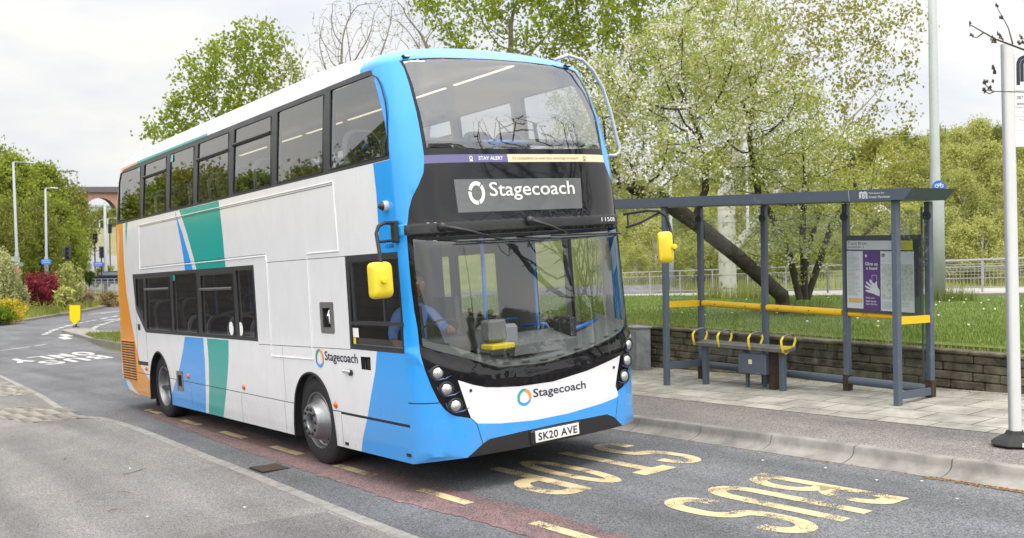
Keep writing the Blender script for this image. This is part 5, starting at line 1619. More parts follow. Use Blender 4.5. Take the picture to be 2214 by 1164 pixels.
# bus stop flag pole
pf = empty('bus_stop_pole', (2.83, -2.675, .345), rz=-0.6, label='white bus stop pole with timetable flag in a black rubber foot at the kerb', category='bus stop')
m_ = MB()
P = rnd([(-.042, -.05), (.046, -.05), (.046, .05), (-.042, .05)], .03, 4)
nP = len(P)
m_.add([(a, b, .05) for a, b in P] + [(a * .98 - .028, b, 3.50) for a, b in P], [(i, (i + 1) % nP, nP + (i + 1) % nP, nP + i) for i in range(nP)] + [tuple(range(nP, 2 * nP))])
m_.build('pole', mat('pole_white', (.66, .66, .655), rough=.4, var=.06, vscale=3), pf, auto=40)
m_ = MB(); m_.box((-.058, -.0, 1.78), (.012, .03, 3.44), rot=Matrix.Rotation(rad(-.47), 3, 'Y')); m_.build('pole_channel', mat('channel_grey', (.38, .40, .44), rough=.4, metal=.5), pf)
m_ = MB(); m_.lathe([(.20, 0), (.205, .012), (.17, .045), (.085, .095), (.07, .125), (.0, .13)], 8, 0); m_.build('rubber_foot', rubber, pf)
m_ = MB(); m_.box((-.02, -.205, .03), (.05, .006, .035)); m_.build('foot_reflector', paper, pf)
fl = MB()
fl.box((.24, .0, 3.01), (.42, .03, .82), 0, bev=.004)
flo = fl.build('flag', paper, pf)
m_ = MB(); FL = lambda a, b: Vector((.035 + a, -.0165, 2.6 + b))
emblem_m(m_, FL, .02, .54, .27, .25, 0, t=.13)
for z, h in ((.49, .003), (.345, .003), (.265, .002), (.20, .002), (.14, .002)): m_.add([FL(0, z), FL(.40, z), FL(.40, z + h), FL(0, z + h)], [(0, 1, 2, 3)], 0)
put_text(m_, '0871 200 22 33', FL, .01, .415, .24, .032, 0); put_text(m_, 'www.traveline.info', FL, .01, .365, .24, .030, 0)
put_text(m_, 'Junction', FL, .05, .295, .11, .026, 1); put_text(m_, '42  197', FL, .03, .228, .13, .022, 1)
m_.build('flag_lettering', [ink, txt_g], flo)

# ------------------------------------------------------------------ guard rail beyond the grass
fence = None
galv2 = mat('guardrail_galv', (.38, .38, .38), rough=.5, metal=.4)
def guardrail(A, B, za, zb_, label, h=1.05, bars=16, name='guardrail', group=None, horizontal=False):
    A = Vector(A); B = Vector(B); L_ = (B - A).length; n = max(1, round(L_ / 2.0))
    root = empty(name, (A.x, A.y, za), label=label, category='railing', group=group)
    def P(t, z): q_ = A + (B - A) * t; return Vector((q_.x - A.x, q_.y - A.y, (zb_ - za) * t + z))
    for i in range(n + 1):
        m_ = MB(); m_.tube([P(i / n, -.15), P(i / n, h + .02)], .035, 6); m_.build('post', galv2, root)
    m_ = MB()
    for z in (h, h - .22, .15): m_.tube([P(0, z), P(1, z)], .024 if z == h else .017, 5)
    m_.build('rail', galv2, root)
    m_ = MB()
    if horizontal:
        for z in (.45, .58, .70): m_.tube([P(0, z), P(1, z)], .012, 4)
    for i in range(n):
        for k in range(1, bars):
            m_.tube([P((i + k / bars) / n, .15), P((i + k / bars) / n, h - .22)], .007, 4, caps=False)
    m_.build('rail_bars', galv2, root)
    return root
FA = LA - dd * 1.0 + nn * 7.0; FB = LB + dd * 14 + nn * 7.0
fa = at(1345, 637, 49); fb = at(1790, 634, 38.5); fc = at(2260, 630, 31.5)
guardrail((fa.x, fa.y), (fb.x, fb.y), fa.z, fb.z, 'grey pedestrian guard railing beyond the far road, seen through the shelter')
guardrail((fb.x, fb.y), (fc.x, fc.y), fb.z, fc.z, 'grey guard railing right of the shelter, between lamp post and white pole', horizontal=True)
# second row of railing behind, on the far side of the carriageway
fd = at(2030, 610, 47); fe = at(2230, 607, 43)
guardrail((fd.x, fd.y), (fe.x, fe.y), fd.z, fe.z, 'farther grey railing behind the right-hand guard railing', h=1.0, bars=2, horizontal=True)

def lamp_post(base, H_, r0, r1, label, swage=1.6, arm=None, sleeve=True, group='lamp posts', lean=0.0):
    root = empty('lamp_post', base, label=label, category='lamp post', group=group)
    m_ = MB(); m_.tube([(0, 0, -.3), (0, 0, swage), (0, 0, swage + .15), (lean * H_, 0, H_)], [r0, r0, r1, r1 * .8], 14)
    pm = mat('lamp_post_grey', (.36, .39, .39), rough=.55, var=.12, vscale=2)
    m_.build('column', pm, root, smooth=True)
    if arm:
        ax, ay = arm
        m_ = MB(); m_.tube([(lean * H_, 0, H_ - .02), (lean * H_ + ax * .1, ay * .1, H_ + .06), (lean * H_ + ax * .75, ay * .75, H_ + .12)], [r1 * .8, .04, .035], 8); m_.build('arm', pm, root)
        m_ = MB(); a_ = math.atan2(ay, ax)
        m_.box((lean * H_ + ax * .9, ay * .9, H_ + .12), (.65, .22, .10), rot=Matrix.Rotation(a_, 3, 'Z'), bev=.04); m_.build('lantern', mat('lantern_grey', (.55, .56, .58), rough=.4), root)
    return root
b_ = at(2025.5, 640, 24.0)
lp = lamp_post(b_, 9.5, .19, .115, 'tall pale lamp post with blue cycle sign behind the bus shelter', swage=2.3, group=None, lean=-.004)
m_ = MB(); q_ = at(2030, 405, 23.8); c_ = q_ - b_
mv = Matrix.Translation(c_) @ Vector((-MF[0], -MF[1], 0)).to_track_quat('Z', 'Y').to_matrix().to_4x4()
m_.lathe([(0, .012), (.155, .012), (.16, .0), (.155, -.012), (0, -.012)], 28, 0, mv)
sg_ = m_.build('cycle_sign', mat('sign_blue', (.01, .12, .55), rough=.4), lp)
m_ = MB()
for cx in (-.06, .06):
    m_.lathe([(.045, .0155), (.032, .0155)], 16, 0, mv @ Matrix.Translation((cx, .03, 0)))
for a, b in (((-.06, .03), (-.01, .03)), ((-.01, .03), (-.03, .08)), ((-.03, .08), (.04, .08)), ((.04, .08), (-.01, .03)), ((.06, .03), (.035, .10)), ((.0, -.03), (.0, -.11)), ((-.03, -.06), (.03, -.06))):
    m_.tube([mv @ Vector((*a, .015)), mv @ Vector((*b, .015))], .007, 4)
m_.build('cycle_symbol', paper, sg_)
for (u, v, d, H_, lab) in ((1452, 612, 56, 9.5, 'slim grey lamp post beside the yellow wing mirror, beyond the guard railing'), (1618, 603, 60, 10, 'slim white lamp post seen through the shelter between birch and cherry')):
    b2 = at(u, v, d); lamp_post(b2, H_, .16, .09, lab, swage=1.8, group=None)
    
# ------------------------------------------------------------------ left distance
def bollard(base):
    root = empty('traffic_bollard', base, label='yellow shield-shaped traffic bollard on the island nose', category='bollard')
    rq = math.atan2(-MF[0], MF[1])
    m_ = MB(); P = [(-.23, .35), (0, .12), (.23, .35), (.235, 1.02), (-.235, 1.02)]
    M_ = Matrix.Rotation(rq, 4, 'Z') @ Matrix.Rotation(rad(90), 4, 'X')
    m_.prism([(a * 1.05, b) for a, b in P], Matrix.Translation((0, 0, 0)) @ M_, .10, 0)
    m_.build('shield', mat('bollard_yellow', (.90, .66, .01), rough=.4), root)
    m_ = MB(); m_.prism([(a * 1.13, b * 1.015 - .012) for a, b in P], M_ @ Matrix.Translation((0, 0, .016)), .07, 0); m_.build('shield_edge', mat('bollard_edge', (.30, .17, .03), rough=.6), root)
    m_ = MB(); m_.lathe([(.16, 0), (.15, .04), (.05, .07), (.04, .3)], 12); m_.build('foot', satin, root)
bp_ = at(164.5, 714, 56); 
bollard(Vector((5.0, 42.4, RZ(5.0, 42.4) + .12)))

# planted verge beyond the far kerb
KP = [(-16, 41), (-3, 50), (4.27, 58.2), (6.29, 61.9), (9.19, 67.0), (11.74, 71.4), (16.94, 81.4), (28, 101)]
VF = [1, 1, 1, .9, .62, .48, .42, .42]
vm = MB()
rows = 9
prev = None
for i, p in enumerate(KP):
    a = KP[max(i - 1, 0)]; b = KP[min(i + 1, len(KP) - 1)]
    d = Vector((b[0] - a[0], b[1] - a[1])).normalized(); nrm = Vector((-d.y, d.x))
    for k, (w_, h) in enumerate(((0, .0), (0, .12), (.2, .14), (1.5, .35), (4, .75), (8, 1.5), (13, 2.3), (22, 2.9), (60, 3.2))):
        x, y = p[0] + nrm.x * w_, p[1] + nrm.y * w_
        h = h if k < 3 else .14 + (h - .14) * VF[i]
        vm.v.append((x, y, RZ(p[0], p[1]) + h + (.15 * noise.noise(Vector((x * .3, y * .3, 0))) if k > 3 else 0)))
for i in range(len(KP) - 1):
    for k in range(rows - 1):
        vm.f.append((i * rows + k, i * rows + k + 1, (i + 1) * rows + k + 1, (i + 1) * rows + k)); vm.m.append(1 if k < 2 else 0)
vm.build('verge', [mat('verge_soil', (.20, .20, .07), col2=(.13, .14, .045), vscale=.8, rough=1, detail=8), mat('kerb_brown', (.18, .15, .13), rough=.9)], None, kind='structure')

b1 = at(37, 607, 73); lamp_post(b1, (607 - 352) * 73 / 2174, .14, .10, 'leftmost tall lamp post with a red plate, behind the shrubs', swage=2, arm=(1.4, .9), lean=-.018)
for du, dv0, dv1, c in ((-12, 580, 561, (.45, .5, .5)), (3, 588, 577, (.4, .43, .45))):
    pass
def signboard(u0, v0, u1, v1, d, colr, label, arrow=True, trim=None, post=None, lettering=True, back=False):
    root = empty('direction_sign', at((u0 + u1) / 2, v1, d), label=label, category='sign')
    O = root.location
    m_ = MB()
    P = [(u0, v0), (u1 - (3 if arrow else 0), v0), (u1, (v0 + v1) / 2), (u1 - (3 if arrow else 0), v1), (u0, v1)]
    f_ = [at(u, v, d) - O for u, v in P]; b_2 = [at(u, v, d + .12) - O for u, v in P]
    n = len(P)
    m_.add(f_ + b_2, [tuple(range(n)), tuple(range(n, 2 * n))] + [(i, (i + 1) % n, n + (i + 1) % n, n + i) for i in range(n)], 0)
    bo_ = m_.build('board', mat('board_' + str(colr[0])[2:6], colr, rough=.5), root)
    if lettering and not back:
        m_ = MB()
        for k in range(2):
            vv = v0 + (v1 - v0) * (.25 + .35 * k)
            m_.add([at(u, v, d - .03) - O for u, v in ((u0 + 2.5, vv), (u1 - 5, vv), (u1 - 5, vv + .7), (u0 + 2.5, vv + .7))], [(0, 1, 2, 3)])
        m_.build('lettering', paper, bo_)
    if post:
        m_ = MB(); m_.tube([at((u0 + u1) / 2, v1, d + .1) - O, at((u0 + u1) / 2, post, d + .1) - O], .06, 6); m_.build('sign_post', galv2, root)
    return root
signboard(89, 561, 112, 572, 75, (.03, .19, .65), 'blue direction sign on the second lamp post, above the red bush')
signboard(202, 567, 226, 577, 80, (.04, .10, .50), 'blue direction sign beside the traffic lights near the bus rear')
signboard(23, 555, 44, 566, 72.5, (.28, .34, .31), 'grey back of an upper sign board on the leftmost lamp post', back=True)
signboard(26, 568, 50, 576, 72.4, (.20, .25, .26), 'narrow grey sign board just below another on the leftmost lamp post', back=True, arrow=False)
m_ = MB(); c_ = at(35.5, 584, 72.3); m_.box((0, 0, 0), (.32, .03, .44), rot=Matrix.Rotation(rad(-36), 3, 'Z')); o = m_.build('parking_plate', mat('plate_red', (.55, .08, .10), rough=.5), None, label='small red plate fixed low on the leftmost lamp post', category='sign plate'); o.location = c_
b2_ = at(101, 615, 75.5); lamp_post(b2_, (615 - 409) * 75.5 / 2174, .13, .09, 'second lamp post from the left, rising behind the red bush', swage=2, arm=(.75, .5), lean=0)
b3_ = at(229, 632, 95); lamp_post(b3_, 8.5, .2, .15, 'pale lamp post beside the traffic lights near the bus rear', swage=2.2)
b4_ = at(216, 548, 150); lamp_post(b4_, 4.9, .12, .10, 'short far lamp post on the brown slope, left of the viaduct arch', arm=(1.0, .6))
b5_ = at(234, 560, 150); lamp_post(b5_, 6.0, .12, .10, 'far lamp post with a long arm below the viaduct arch', arm=(1.6, 1.0))

def traffic_light(u, v, d, h, label, rz=0):
    O = at(u, v, d)
    root = empty('traffic_light', O, rz=rz, label=label, category='traffic light', group='traffic signals at the junction')
    m_ = MB(); m_.tube([(0, 0, -.5), (0, 0, h)], .06, 8); m_.build('pole', satin, root)
    m_ = MB(); m_.box((0, -.02, h + .05), (.38, .22, 1.05), bev=.03); hd_ = m_.build('signal_head', dark_in, root)
    m_ = MB()
    for z in (.35, 0, -.33): m_.lathe([(.11, 0), (.12, .14), (.10, .14), (.09, .02), (0, .02)], 14, 0, Matrix.Translation((0, -.13, h + .05 + z)) @ Matrix.Rotation(rad(90), 4, 'X'))
    m_.build('hood', satin, hd_)
    return root
traffic_light(220.5, 632, 92, 3.6, 'traffic light on a black pole beside the blue sign near the bus rear')
traffic_light(141, 600, 84, 1.9, 'traffic light seen against the trees, right of the red bush', rz=.9)
traffic_light(150.5, 598, 84, 2.0, 'traffic light turned away, close behind another against the trees', rz=-1.4)
traffic_light(239, 620, 110, 6.3, 'tall distant traffic light right of the pale lamp post')
traffic_light(206, 600, 104, 4.0, 'traffic light leaning over the grey road, left of the blue sign', rz=.5)

# dark hatchback behind the railing
car = empty('parked_car', at(247, 622, 94), rz=rad(-50), label='dark blue hatchback behind the railing, partly hidden by the bus rear', category='car')
m_ = MB()
side_p = [(-2.1, .35), (-2.15, .75), (-2.0, 1.0), (-1.1, 1.08), (-.5, 1.5), (1.1, 1.55), (1.9, 1.15), (2.1, .95), (2.12, .35)]
M_ = Matrix.Translation((0, .88, 0)) @ Matrix.Rotation(rad(90), 4, 'X')
m_.prism(side_p, M_, 1.76); m_.build('body', mat('car_paint', (.02, .035, .09), rough=.25, coat=.5), car)
m_ = MB(); m_.box((.25, 0, 1.30), (2.2, 1.80, .30)); m_.box((.3, 0, 1.30), (2.75, 1.5, .26)); m_.build('window', mat('car_glass', (.25, .28, .33), rough=.15), car)
for x in (-1.35, 1.35):
    for y in (-.82, .82):
        m_ = MB(); m_.lathe([(0, -.1), (.3, -.1), (.32, 0), (.3, .1), (0, .1)], 18, 0, Matrix.Translation((x, y, .32)) @ Matrix.Rotation(rad(90), 4, 'X')); w_ = m_.build('wheel', rubber, car)
        m_ = MB(); m_.lathe([(0, -.106), (.19, -.106), (.19, .106), (0, .106)], 14, 0, Matrix.Translation((x, y, .32)) @ Matrix.Rotation(rad(90), 4, 'X')); m_.build('rim', silver, w_)
ga = at(182, 632, 90); gb = at(262, 634, 80)
guardrail((ga.x, ga.y), (gb.x, gb.y), ga.z, gb.z, 'grey guard railing in front of the dark car near the bus rear', h=1.15, bars=14)

# brick viaduct and slopes
brick = mat('viaduct_brick', (.50, .28, .22), col2=(.42, .23, .18), vscale=.8, rough=.9)
VD = 235.0
V0 = at(60, 600, VD); V1 = at(330, 600, VD)
vd = empty('viaduct', V0, label='red brick railway viaduct with one arch beyond the left trees', category='viaduct')
ex = Vector((V1.x - V0.x, V1.y - V0.y, 0)).normalized(); ey = Vector((-ex.y, ex.x, 0))
s_px = VD / 2174.0
def VP(u, v, dpt): # in viaduct local coordinates
    return at(u, v, VD + dpt) - V0
top_v = 416
outline = [(60, 640), (60, top_v), (420, top_v), (420, 640)]
arch = [(178, 640), (178, 520)] + [(217 + 39 * cos(rad(a)), 470 - 42 * sin(rad(a))) for a in range(180, -1, -12)] + [(256, 520), (256, 640)]
V3, Fs, tg = arrange(outline, [(arch, 'hole'), ([(300, 640)] + [(339 + 39 * cos(rad(a)), 470 - 42 * sin(rad(a))) for a in range(180, -1, -12)] + [(378, 640)], 'hole')], ([100, 150, 200, 250, 300], [430, 460, 500, 560]), lambda u, v: VP(u, v, 0), 'g')
m_ = MB(); m_.v = [tuple(p) for p in V3]; m_.f = [f for f, t in zip(Fs, tg) if t != 'hole']; m_.m = [0] * len(m_.f)
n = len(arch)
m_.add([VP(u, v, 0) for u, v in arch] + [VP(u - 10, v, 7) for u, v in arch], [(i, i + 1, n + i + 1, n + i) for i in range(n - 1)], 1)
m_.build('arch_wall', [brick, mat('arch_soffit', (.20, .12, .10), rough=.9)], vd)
m_ = MB(); m_.add([VP(60, top_v, -1), VP(420, top_v, -1), VP(420, 404, -1), VP(60, 404, -1), VP(60, top_v, 6), VP(420, top_v, 6), VP(420, 404, 6), VP(60, 404, 6)], [(0, 1, 2, 3), (4, 5, 6, 7), (0, 1, 5, 4), (3, 2, 6, 7)])
m_.build('parapet', mat('parapet_dark', (.13, .115, .13), rough=.9), vd)
m_ = MB(); m_.tube([VP(133, 371, -20), VP(160, 368, -20), VP(168, 372, -20)], .25, 5); m_.tube([VP(166, 372, -20), VP(168, 420, -20)], .12, 5); m_.tube([VP(136, 374, -20), VP(160, 371, -20)], .12, 5)
o = m_.build('gantry', mat('gantry_grey', (.35, .34, .35), rough=.7), None, label='thin metal railway gantry above the trees left of the viaduct', category='gantry'); o.location = V0
# brown grassy slope, pale building and dark trees under the arch
def slab_at(pts, d0, d1, name, m, **k):
    O = at(pts[0][0], pts[0][1], d0)
    m_ = MB(); n = len(pts)
    m_.add([at(u, v, d0 + (d1 - d0) * t) - O for (u, v, t) in pts], [tuple(range(n))])
    o = m_.build(name, m, None, **k); o.location = O; return o
slab_at([(150, 600, 0), (330, 600, 0), (330, 488, 1), (150, 488, 1)], 120, 205, 'hill', mat('dry_slope', (.21, .19, .085), col2=(.16, .16, .065), vscale=.15, rough=1), kind='structure')
slab_at([(165, 640, 0), (330, 640, 0), (330, 560, 1), (232, 552, 1), (205, 530, 1.1), (190, 560, .9)], 100, 118, 'path', mat('far_paving', (.22, .22, .225), rough=.9), kind='structure')
pb_ = empty('pale_building', at(205, 475, 330), label='pale building seen through the viaduct arch', category='building')
m_ = MB(); m_.box((0, 0, 0.0), (16, 8, 8), rot=Matrix.Rotation(rad(-36), 3, 'Z')); m_.build('wall', mat('pale_render', (.55, .58, .62), rough=.8), pb_)
m_ = MB(); m_.box((0, 0, 4.2), (17, 9, .6), rot=Matrix.Rotation(rad(-36), 3, 'Z')); m_.build('roof', mat('far_roof', (.38, .42, .48), rough=.8), pb_)

# ================================================================== VEGETATION
def leaf_quads(C, size, rng, aspect=.6, droop=0.0, up=0.3):
    """one small rhombic leaf per centre, random facing"""
    n = len(C)
    a = rng.normal(size=(n, 3)); a[:, 2] -= droop; a /= np.linalg.norm(a, axis=1)[:, None]
    b = rng.normal(size=(n, 3)); b[:, 2] += up; b -= (a * b).sum(1)[:, None] * a; b /= np.linalg.norm(b, axis=1)[:, None]
    s = (size * rng.uniform(.65, 1.3, n))[:, None]
    V = np.stack([C - a * s * .5, C + b * s * aspect * .5, C + a * s * .5, C - b * s * aspect * .5], 1).reshape(-1, 3)
    F = np.arange(4 * n).reshape(n, 4)
    return V, F

def colonize(trunk, pts, step=.35, kill=.6, infl=3.0, iters=80, rng=RNG, grav=0.0):
    """space colonisation: grow branches from trunk nodes towards attraction points"""
    N = [np.array(trunk[0], float)]; par = [-1]
    for p in trunk[1:]:
        p = np.array(p, float); d = p - N[-1]; k = max(1, int(np.linalg.norm(d) / step)); a0 = N[-1].copy()
        for i in range(1, k + 1): par.append(len(N) - 1); N.append(a0 + d * i / k)
    nt = len(N)
    A = np.array(pts, float)
    N = list(N)
    near = np.full(len(A), 1e9); ni = np.zeros(len(A), int)
    done = 0
    for it in range(iters):
        arr = np.array(N[done:])
        if len(arr):
            for c in range(0, len(arr), 400):
                d = np.linalg.norm(A[:, None, :] - arr[None, c:c + 400], axis=2)
                j = d.argmin(1); m = d[np.arange(len(A)), j]
                u = m < near; near[u] = m[u]; ni[u] = j[u] + done + c
        done = len(N)
        keep = near > kill
        A, near, ni = A[keep], near[keep], ni[keep]
        if not len(A): break
        act = near < infl * (1 + (it < 6) * 2)
        if not act.any(): act = near <= near.min() + .6
        dirs = {}
        D = A[act] - np.array(N)[ni[act]]; D /= np.linalg.norm(D, axis=1)[:, None]
        for k, d in zip(ni[act], D): dirs[k] = dirs.get(k, 0) + d
        for k, d in dirs.items():
            d = d + rng.normal(size=3) * .25; d[2] -= grav
            l = np.linalg.norm(d)
            if l < 1e-6: continue
            N.append(N[k] + d / l * step); par.append(k)
    return np.array(N), par

def branch_mesh(N, par, rtip, rbase, expo=2.3, trunk_nodes=0, minr=None):
    n = len(N)
    ch = [0] * n
    w = np.zeros(n)
    kids = [[] for _ in range(n)]
    for i in range(n - 1, 0, -1): kids[par[i]].append(i)
    acc = np.zeros(n)
    for i in range(n - 1, -1, -1):
        acc[i] = (sum(acc[k] for k in kids[i]) if kids[i] else rtip ** expo)
    r = acc ** (1 / expo)
    r = np.minimum(r * (rbase / max(r[0], 1e-6)) ** np.clip((r - rtip) / max(r[0] - rtip, 1e-6), 0, 1), rbase)
    mb = MB()
    for i in range(1, n):
        p = par[i]
        a, b = N[p], N[i]; ra, rb_ = r[i] * 1.06, r[i]
        k = 7 if rb_ > .05 else (4 if rb_ > .012 else 3)
        t = Vector(b - a)
        if t.length < 1e-6: continue
        t.normalize(); u = t.orthogonal().normalized(); v = t.cross(u)
        bb = len(mb.v)
        for c, rr_ in ((Vector(a) - t * ra * .3, ra), (Vector(b) + t * rb_ * .2, rb_)):
            for q in range(k):
                an = 2 * pi * q / k; pp = c + (u * cos(an) + v * sin(an)) * rr_
                mb.v.append((pp.x, pp.y, pp.z))
        for q in range(k):
            mb.f.append((bb + q, bb + (q + 1) % k, bb + k + (q + 1) % k, bb + k + q)); mb.m.append(0)
    return mb, r, kids

bark_d = mat('bark_dark', (.075, .058, .045), col2=(.035, .027, .02), vscale=9, rough=.95, bump=.6, bscale=30)
bark_l = mat('bark_pale', (.30, .26, .20), col2=(.13, .11, .08), vscale=7, rough=.95)
bark_b = mat('bark_birch', (.60, .57, .50), col2=(.16, .14, .11), vscale=5, rough=.9, lo=.36, hi=.46)

def crown_pts(ells, n, rng):
    out = []
    tot = sum(e[3] * e[4] * e[5] for e in ells)
    for (x, y, z, a, b, c) in ells:
        k = int(n * a * b * c / tot)
        d = rng.normal(size=(k, 3)); d /= np.linalg.norm(d, axis=1)[:, None]
        rr_ = rng.uniform(.25, 1, k)[:, None] ** .45
        out.append(np.array([x, y, z]) + d * rr_ * np.array([a, b, c]))
    return np.concatenate(out)

def detailed_tree(name, base, trunk, ells, n_attr, leafm, leaf, per, spread, label, bark=bark_d, rb=.16, rtip=.006, step=.35, kill=.5, infl=2.5, seed=1, blossom=None, cat='tree', leaf_r=.03, extra_trunks=(), aspect=.6, droop=.2, group=None, iters=90, grav=0.0, leaf_filter=None):
    rng = np.random.default_rng(seed)
    base = Vector(base)
    root = empty(name, base, label=label, category=cat, group=group)
    A = crown_pts(ells, n_attr, rng)
    allN, allk, allr = [], [], []
    mbs = MB()
    trunks = [trunk] + list(extra_trunks)
    # share attraction points among the stems by nearness to each stem tip
    tips = np.array([t[-1] for t in trunks], float)
    own = np.linalg.norm(A[:, None] - tips[None], axis=2).argmin(1) if len(trunks) > 1 else np.zeros(len(A), int)
    LP = []
    for k, t in enumerate(trunks):
        N, par = colonize(t, A[own == k], step=step, kill=kill, infl=infl, rng=rng, iters=iters, grav=grav)
        mb, r, kids = branch_mesh(N, par, rtip, rb if k == 0 else rb * .48)
        b = len(mbs.v); mbs.v += mb.v; mbs.f += [tuple(b + i for i in f) for f in mb.f]; mbs.m += mb.m
        sel = np.where((r < leaf_r) & (np.arange(len(N)) > 2))[0]
        LP.append(N[sel])
    mbs.build('trunk', bark, root, smooth=True)
    P = np.concatenate(LP)
    Pall = P
    P = P[rng.random(len(P)) < .68]      # leaves sit in sprays, leaving gaps between
    if leaf_filter is not None: P = P[leaf_filter(P, rng)]
    if len(P) and per:
        C = np.repeat(P, per, 0) + rng.normal(size=(len(P) * per, 3)) * spread
        V, F = leaf_quads(C, leaf, rng, aspect=aspect, droop=droop)
        npmesh('crown', V, F, leafm, parent=root)
    if blossom:
        bm_, bsz, bper, bspread, bf = blossom
        Pb = Pall[bf(Pall, rng)]
        C0 = Pb + rng.normal(size=Pb.shape) * .12
        C = np.repeat(C0, bper, 0) + rng.normal(size=(len(C0) * bper, 3)) * bspread
        V, F = leaf_quads(C, bsz, rng, aspect=.9)
        npmesh('blossom', V, F, bm_, parent=root)
    return root, base

l_fresh = leafmat('leaf_fresh', (.15, .24, .018), (.34, .42, .055), trans=.5)
l_maple = leafmat('leaf_maple', (.15, .22, .02), (.36, .41, .06), trans=.5)
l_cherry = leafmat('leaf_cherry', (.25, .30, .06), (.50, .52, .18), trans=.45)
l_birchL = leafmat('leaf_bronze', (.20, .22, .03), (.38, .34, .08), trans=.45)
l_flower = leafmat('blossom_white', (.62, .60, .50), (.88, .87, .82), trans=.35)
l_scrub = leafmat('leaf_scrub', (.27, .30, .075), (.50, .51, .19), trans=.4)
l_olive = leafmat('leaf_olive', (.14, .17, .035), (.30, .31, .08), trans=.35)
l_dark = leafmat('leaf_dark', (.035, .07, .015), (.09, .14, .03), trans=.3)

def loc(u, v, d, O): return tuple(at(u, v, d) - O)
# ---- blossom tree behind the shelter
O = Vector((9.37, 5.08, .90))
ell = []
for (u, v, d, ru, rv, rd) in ((1330, 330, 16.5, 120, 150, 1.3), (1450, 170, 17, 150, 130, 1.6), (1600, 260, 17.5, 190, 170, 1.6), (1760, 380, 18.5, 150, 130, 1.4), (1420, 330, 16, 130, 110, 1.2), (1290, 210, 17, 80, 110, 1.2), (1700, 520, 18.3, 140, 70, .9), (1560, 60, 18, 130, 90, 1.3)):
    p = at(u, v, d) - O
    ell.append((p.x, p.y, p.z, ru * d / 2174, rd, rv * d / 2174))
lean_t = [(0, 0, -.2), loc(1690, 640, 18.6, O), loc(1600, 560, 18.0, O), loc(1500, 480, 17.3, O), loc(1420, 425, 16.8, O), loc(1340, 400, 16.4, O)]
st = [[loc(1735, 640, 19, O), loc(1745, 540, 19, O), loc(1770, 470, 18.7, O)], [loc(1728, 645, 18.7, O), loc(1700, 520, 18.5, O), loc(1640, 420, 18, O), loc(1620, 300, 17.6, O)], [loc(1740, 645, 18.8, O), loc(1735, 500, 18.6, O), loc(1740, 380, 18.3, O)], [loc(1745, 645, 18.9, O), loc(1800, 480, 18.8, O), loc(1850, 420, 18.8, O)], [loc(1500, 480, 17.3, O), loc(1525, 410, 17.2, O), loc(1528, 340, 17.1, O), loc(1500, 260, 17, O)]]
cherry, _ = detailed_tree('blossom_tree', O, lean_t, ell, 3300, l_cherry, .057, 62, .105, 'white blossoming tree with a leaning dark trunk behind the bus shelter', bark=bark_d, rb=.13, rtip=.0065, step=.22, kill=.30, infl=1.6, seed=11, extra_trunks=st, leaf_r=.016, iters=70,
    blossom=(l_flower, .046, 22, .060, lambda P, r: r.random(len(P)) < np.clip(.70 - .20 * (P @ np.array([MR[0], MR[1], 0]) + 1.2), .10, .85)))
# ---- birch and bronze-leaved tree right
O = Vector((13.88, 10.57, .95))
ell = []
for (u, v, d, ru, rv, rd) in ((1640, 120, 25, 150, 120, 2.2), (1790, 130, 25, 150, 140, 2), (1850, 330, 25, 110, 120, 1.8), (1880, 60, 25, 110, 80, 1.5), (1700, 0, 25, 160, 80, 2), (1780, 430, 25.5, 110, 90, 1.5), (1900, 210, 25, 60, 90, 1.2)):
    p = at(u, v, d) - O
    ell.append((p.x, p.y, p.z, ru * d / 2174, rd, rv * d / 2174))
detailed_tree('birch_tree', O, [(0, 0, -.2), loc(1572, 560, 26, O), loc(1570, 420, 26, O), loc(1590, 300, 25.8, O), loc(1640, 200, 25.4, O), loc(1680, 80, 25, O)], ell, 1800, l_birchL, .10, 28, .14, 'birch with a pale trunk and bronze young leaves right of the blossom tree', bark=bark_b, rb=.22, rtip=.007, step=.32, kill=.42, infl=2.4, seed=5, leaf_r=.02, droop=.8, extra_trunks=[[loc(1572, 560, 26, O), loc(1680, 420, 26, O), loc(1790, 300, 25.5, O)]])
# ---- green maples above the bus
def maple(u, d, label, specs, seed, leafm=l_maple, per=58, n=1300, bark=bark_l, leaf=.112, rb=.22, gz=None, **kw):
    O = at(u, 640, d); O.z = gz if gz is not None else .6
    ell = []
    for (uu, v, ru, rv) in specs:
        p = at(uu, v, d) - O
        ell.append((p.x, p.y, p.z, ru * d / 2174, ru * d / 2174 * .7, rv * d / 2174))
    t = [(0, 0, -.3), (0, 0, 1.6), tuple(Vector((ell[0][0] * .3, ell[0][1] * .3, max(2.6, ell[0][2] * .55))))]
    return detailed_tree('maple_tree', O, t, ell, n, leafm, leaf, per, .20, label, bark=bark, rb=rb, rtip=.008, step=.40, kill=.52, infl=3.2, seed=seed, leaf_r=.024, aspect=.85, **kw)
maple(1130, 30, 'green maple rising behind the front of the bus roof', [(1150, 60, 150, 70), (1000, 20, 130, 60), (1060, 130, 120, 70), (900, 10, 60, 40), (1180, -40, 140, 60)], 3, n=1100, gz=.6)
maple(1320, 30, 'green maple between the first maple and the birch, above the blossom', [(1330, 40, 150, 80), (1420, 130, 130, 110), (1270, 120, 100, 80), (1470, 10, 120, 60), (1560, 170, 90, 100), (1330, -30, 150, 50)], 4)
maple(470, 42, 'large green maple behind the rear of the bus', [(500, 190, 130, 110), (560, 120, 90, 85), (420, 280, 110, 80), (350, 310, 60, 55), (590, 230, 90, 100), (500, 320, 150, 60), (530, 90, 60, 45)], 6, n=1800, leaf=.15, gz=-.4, rb=.3, per=42)
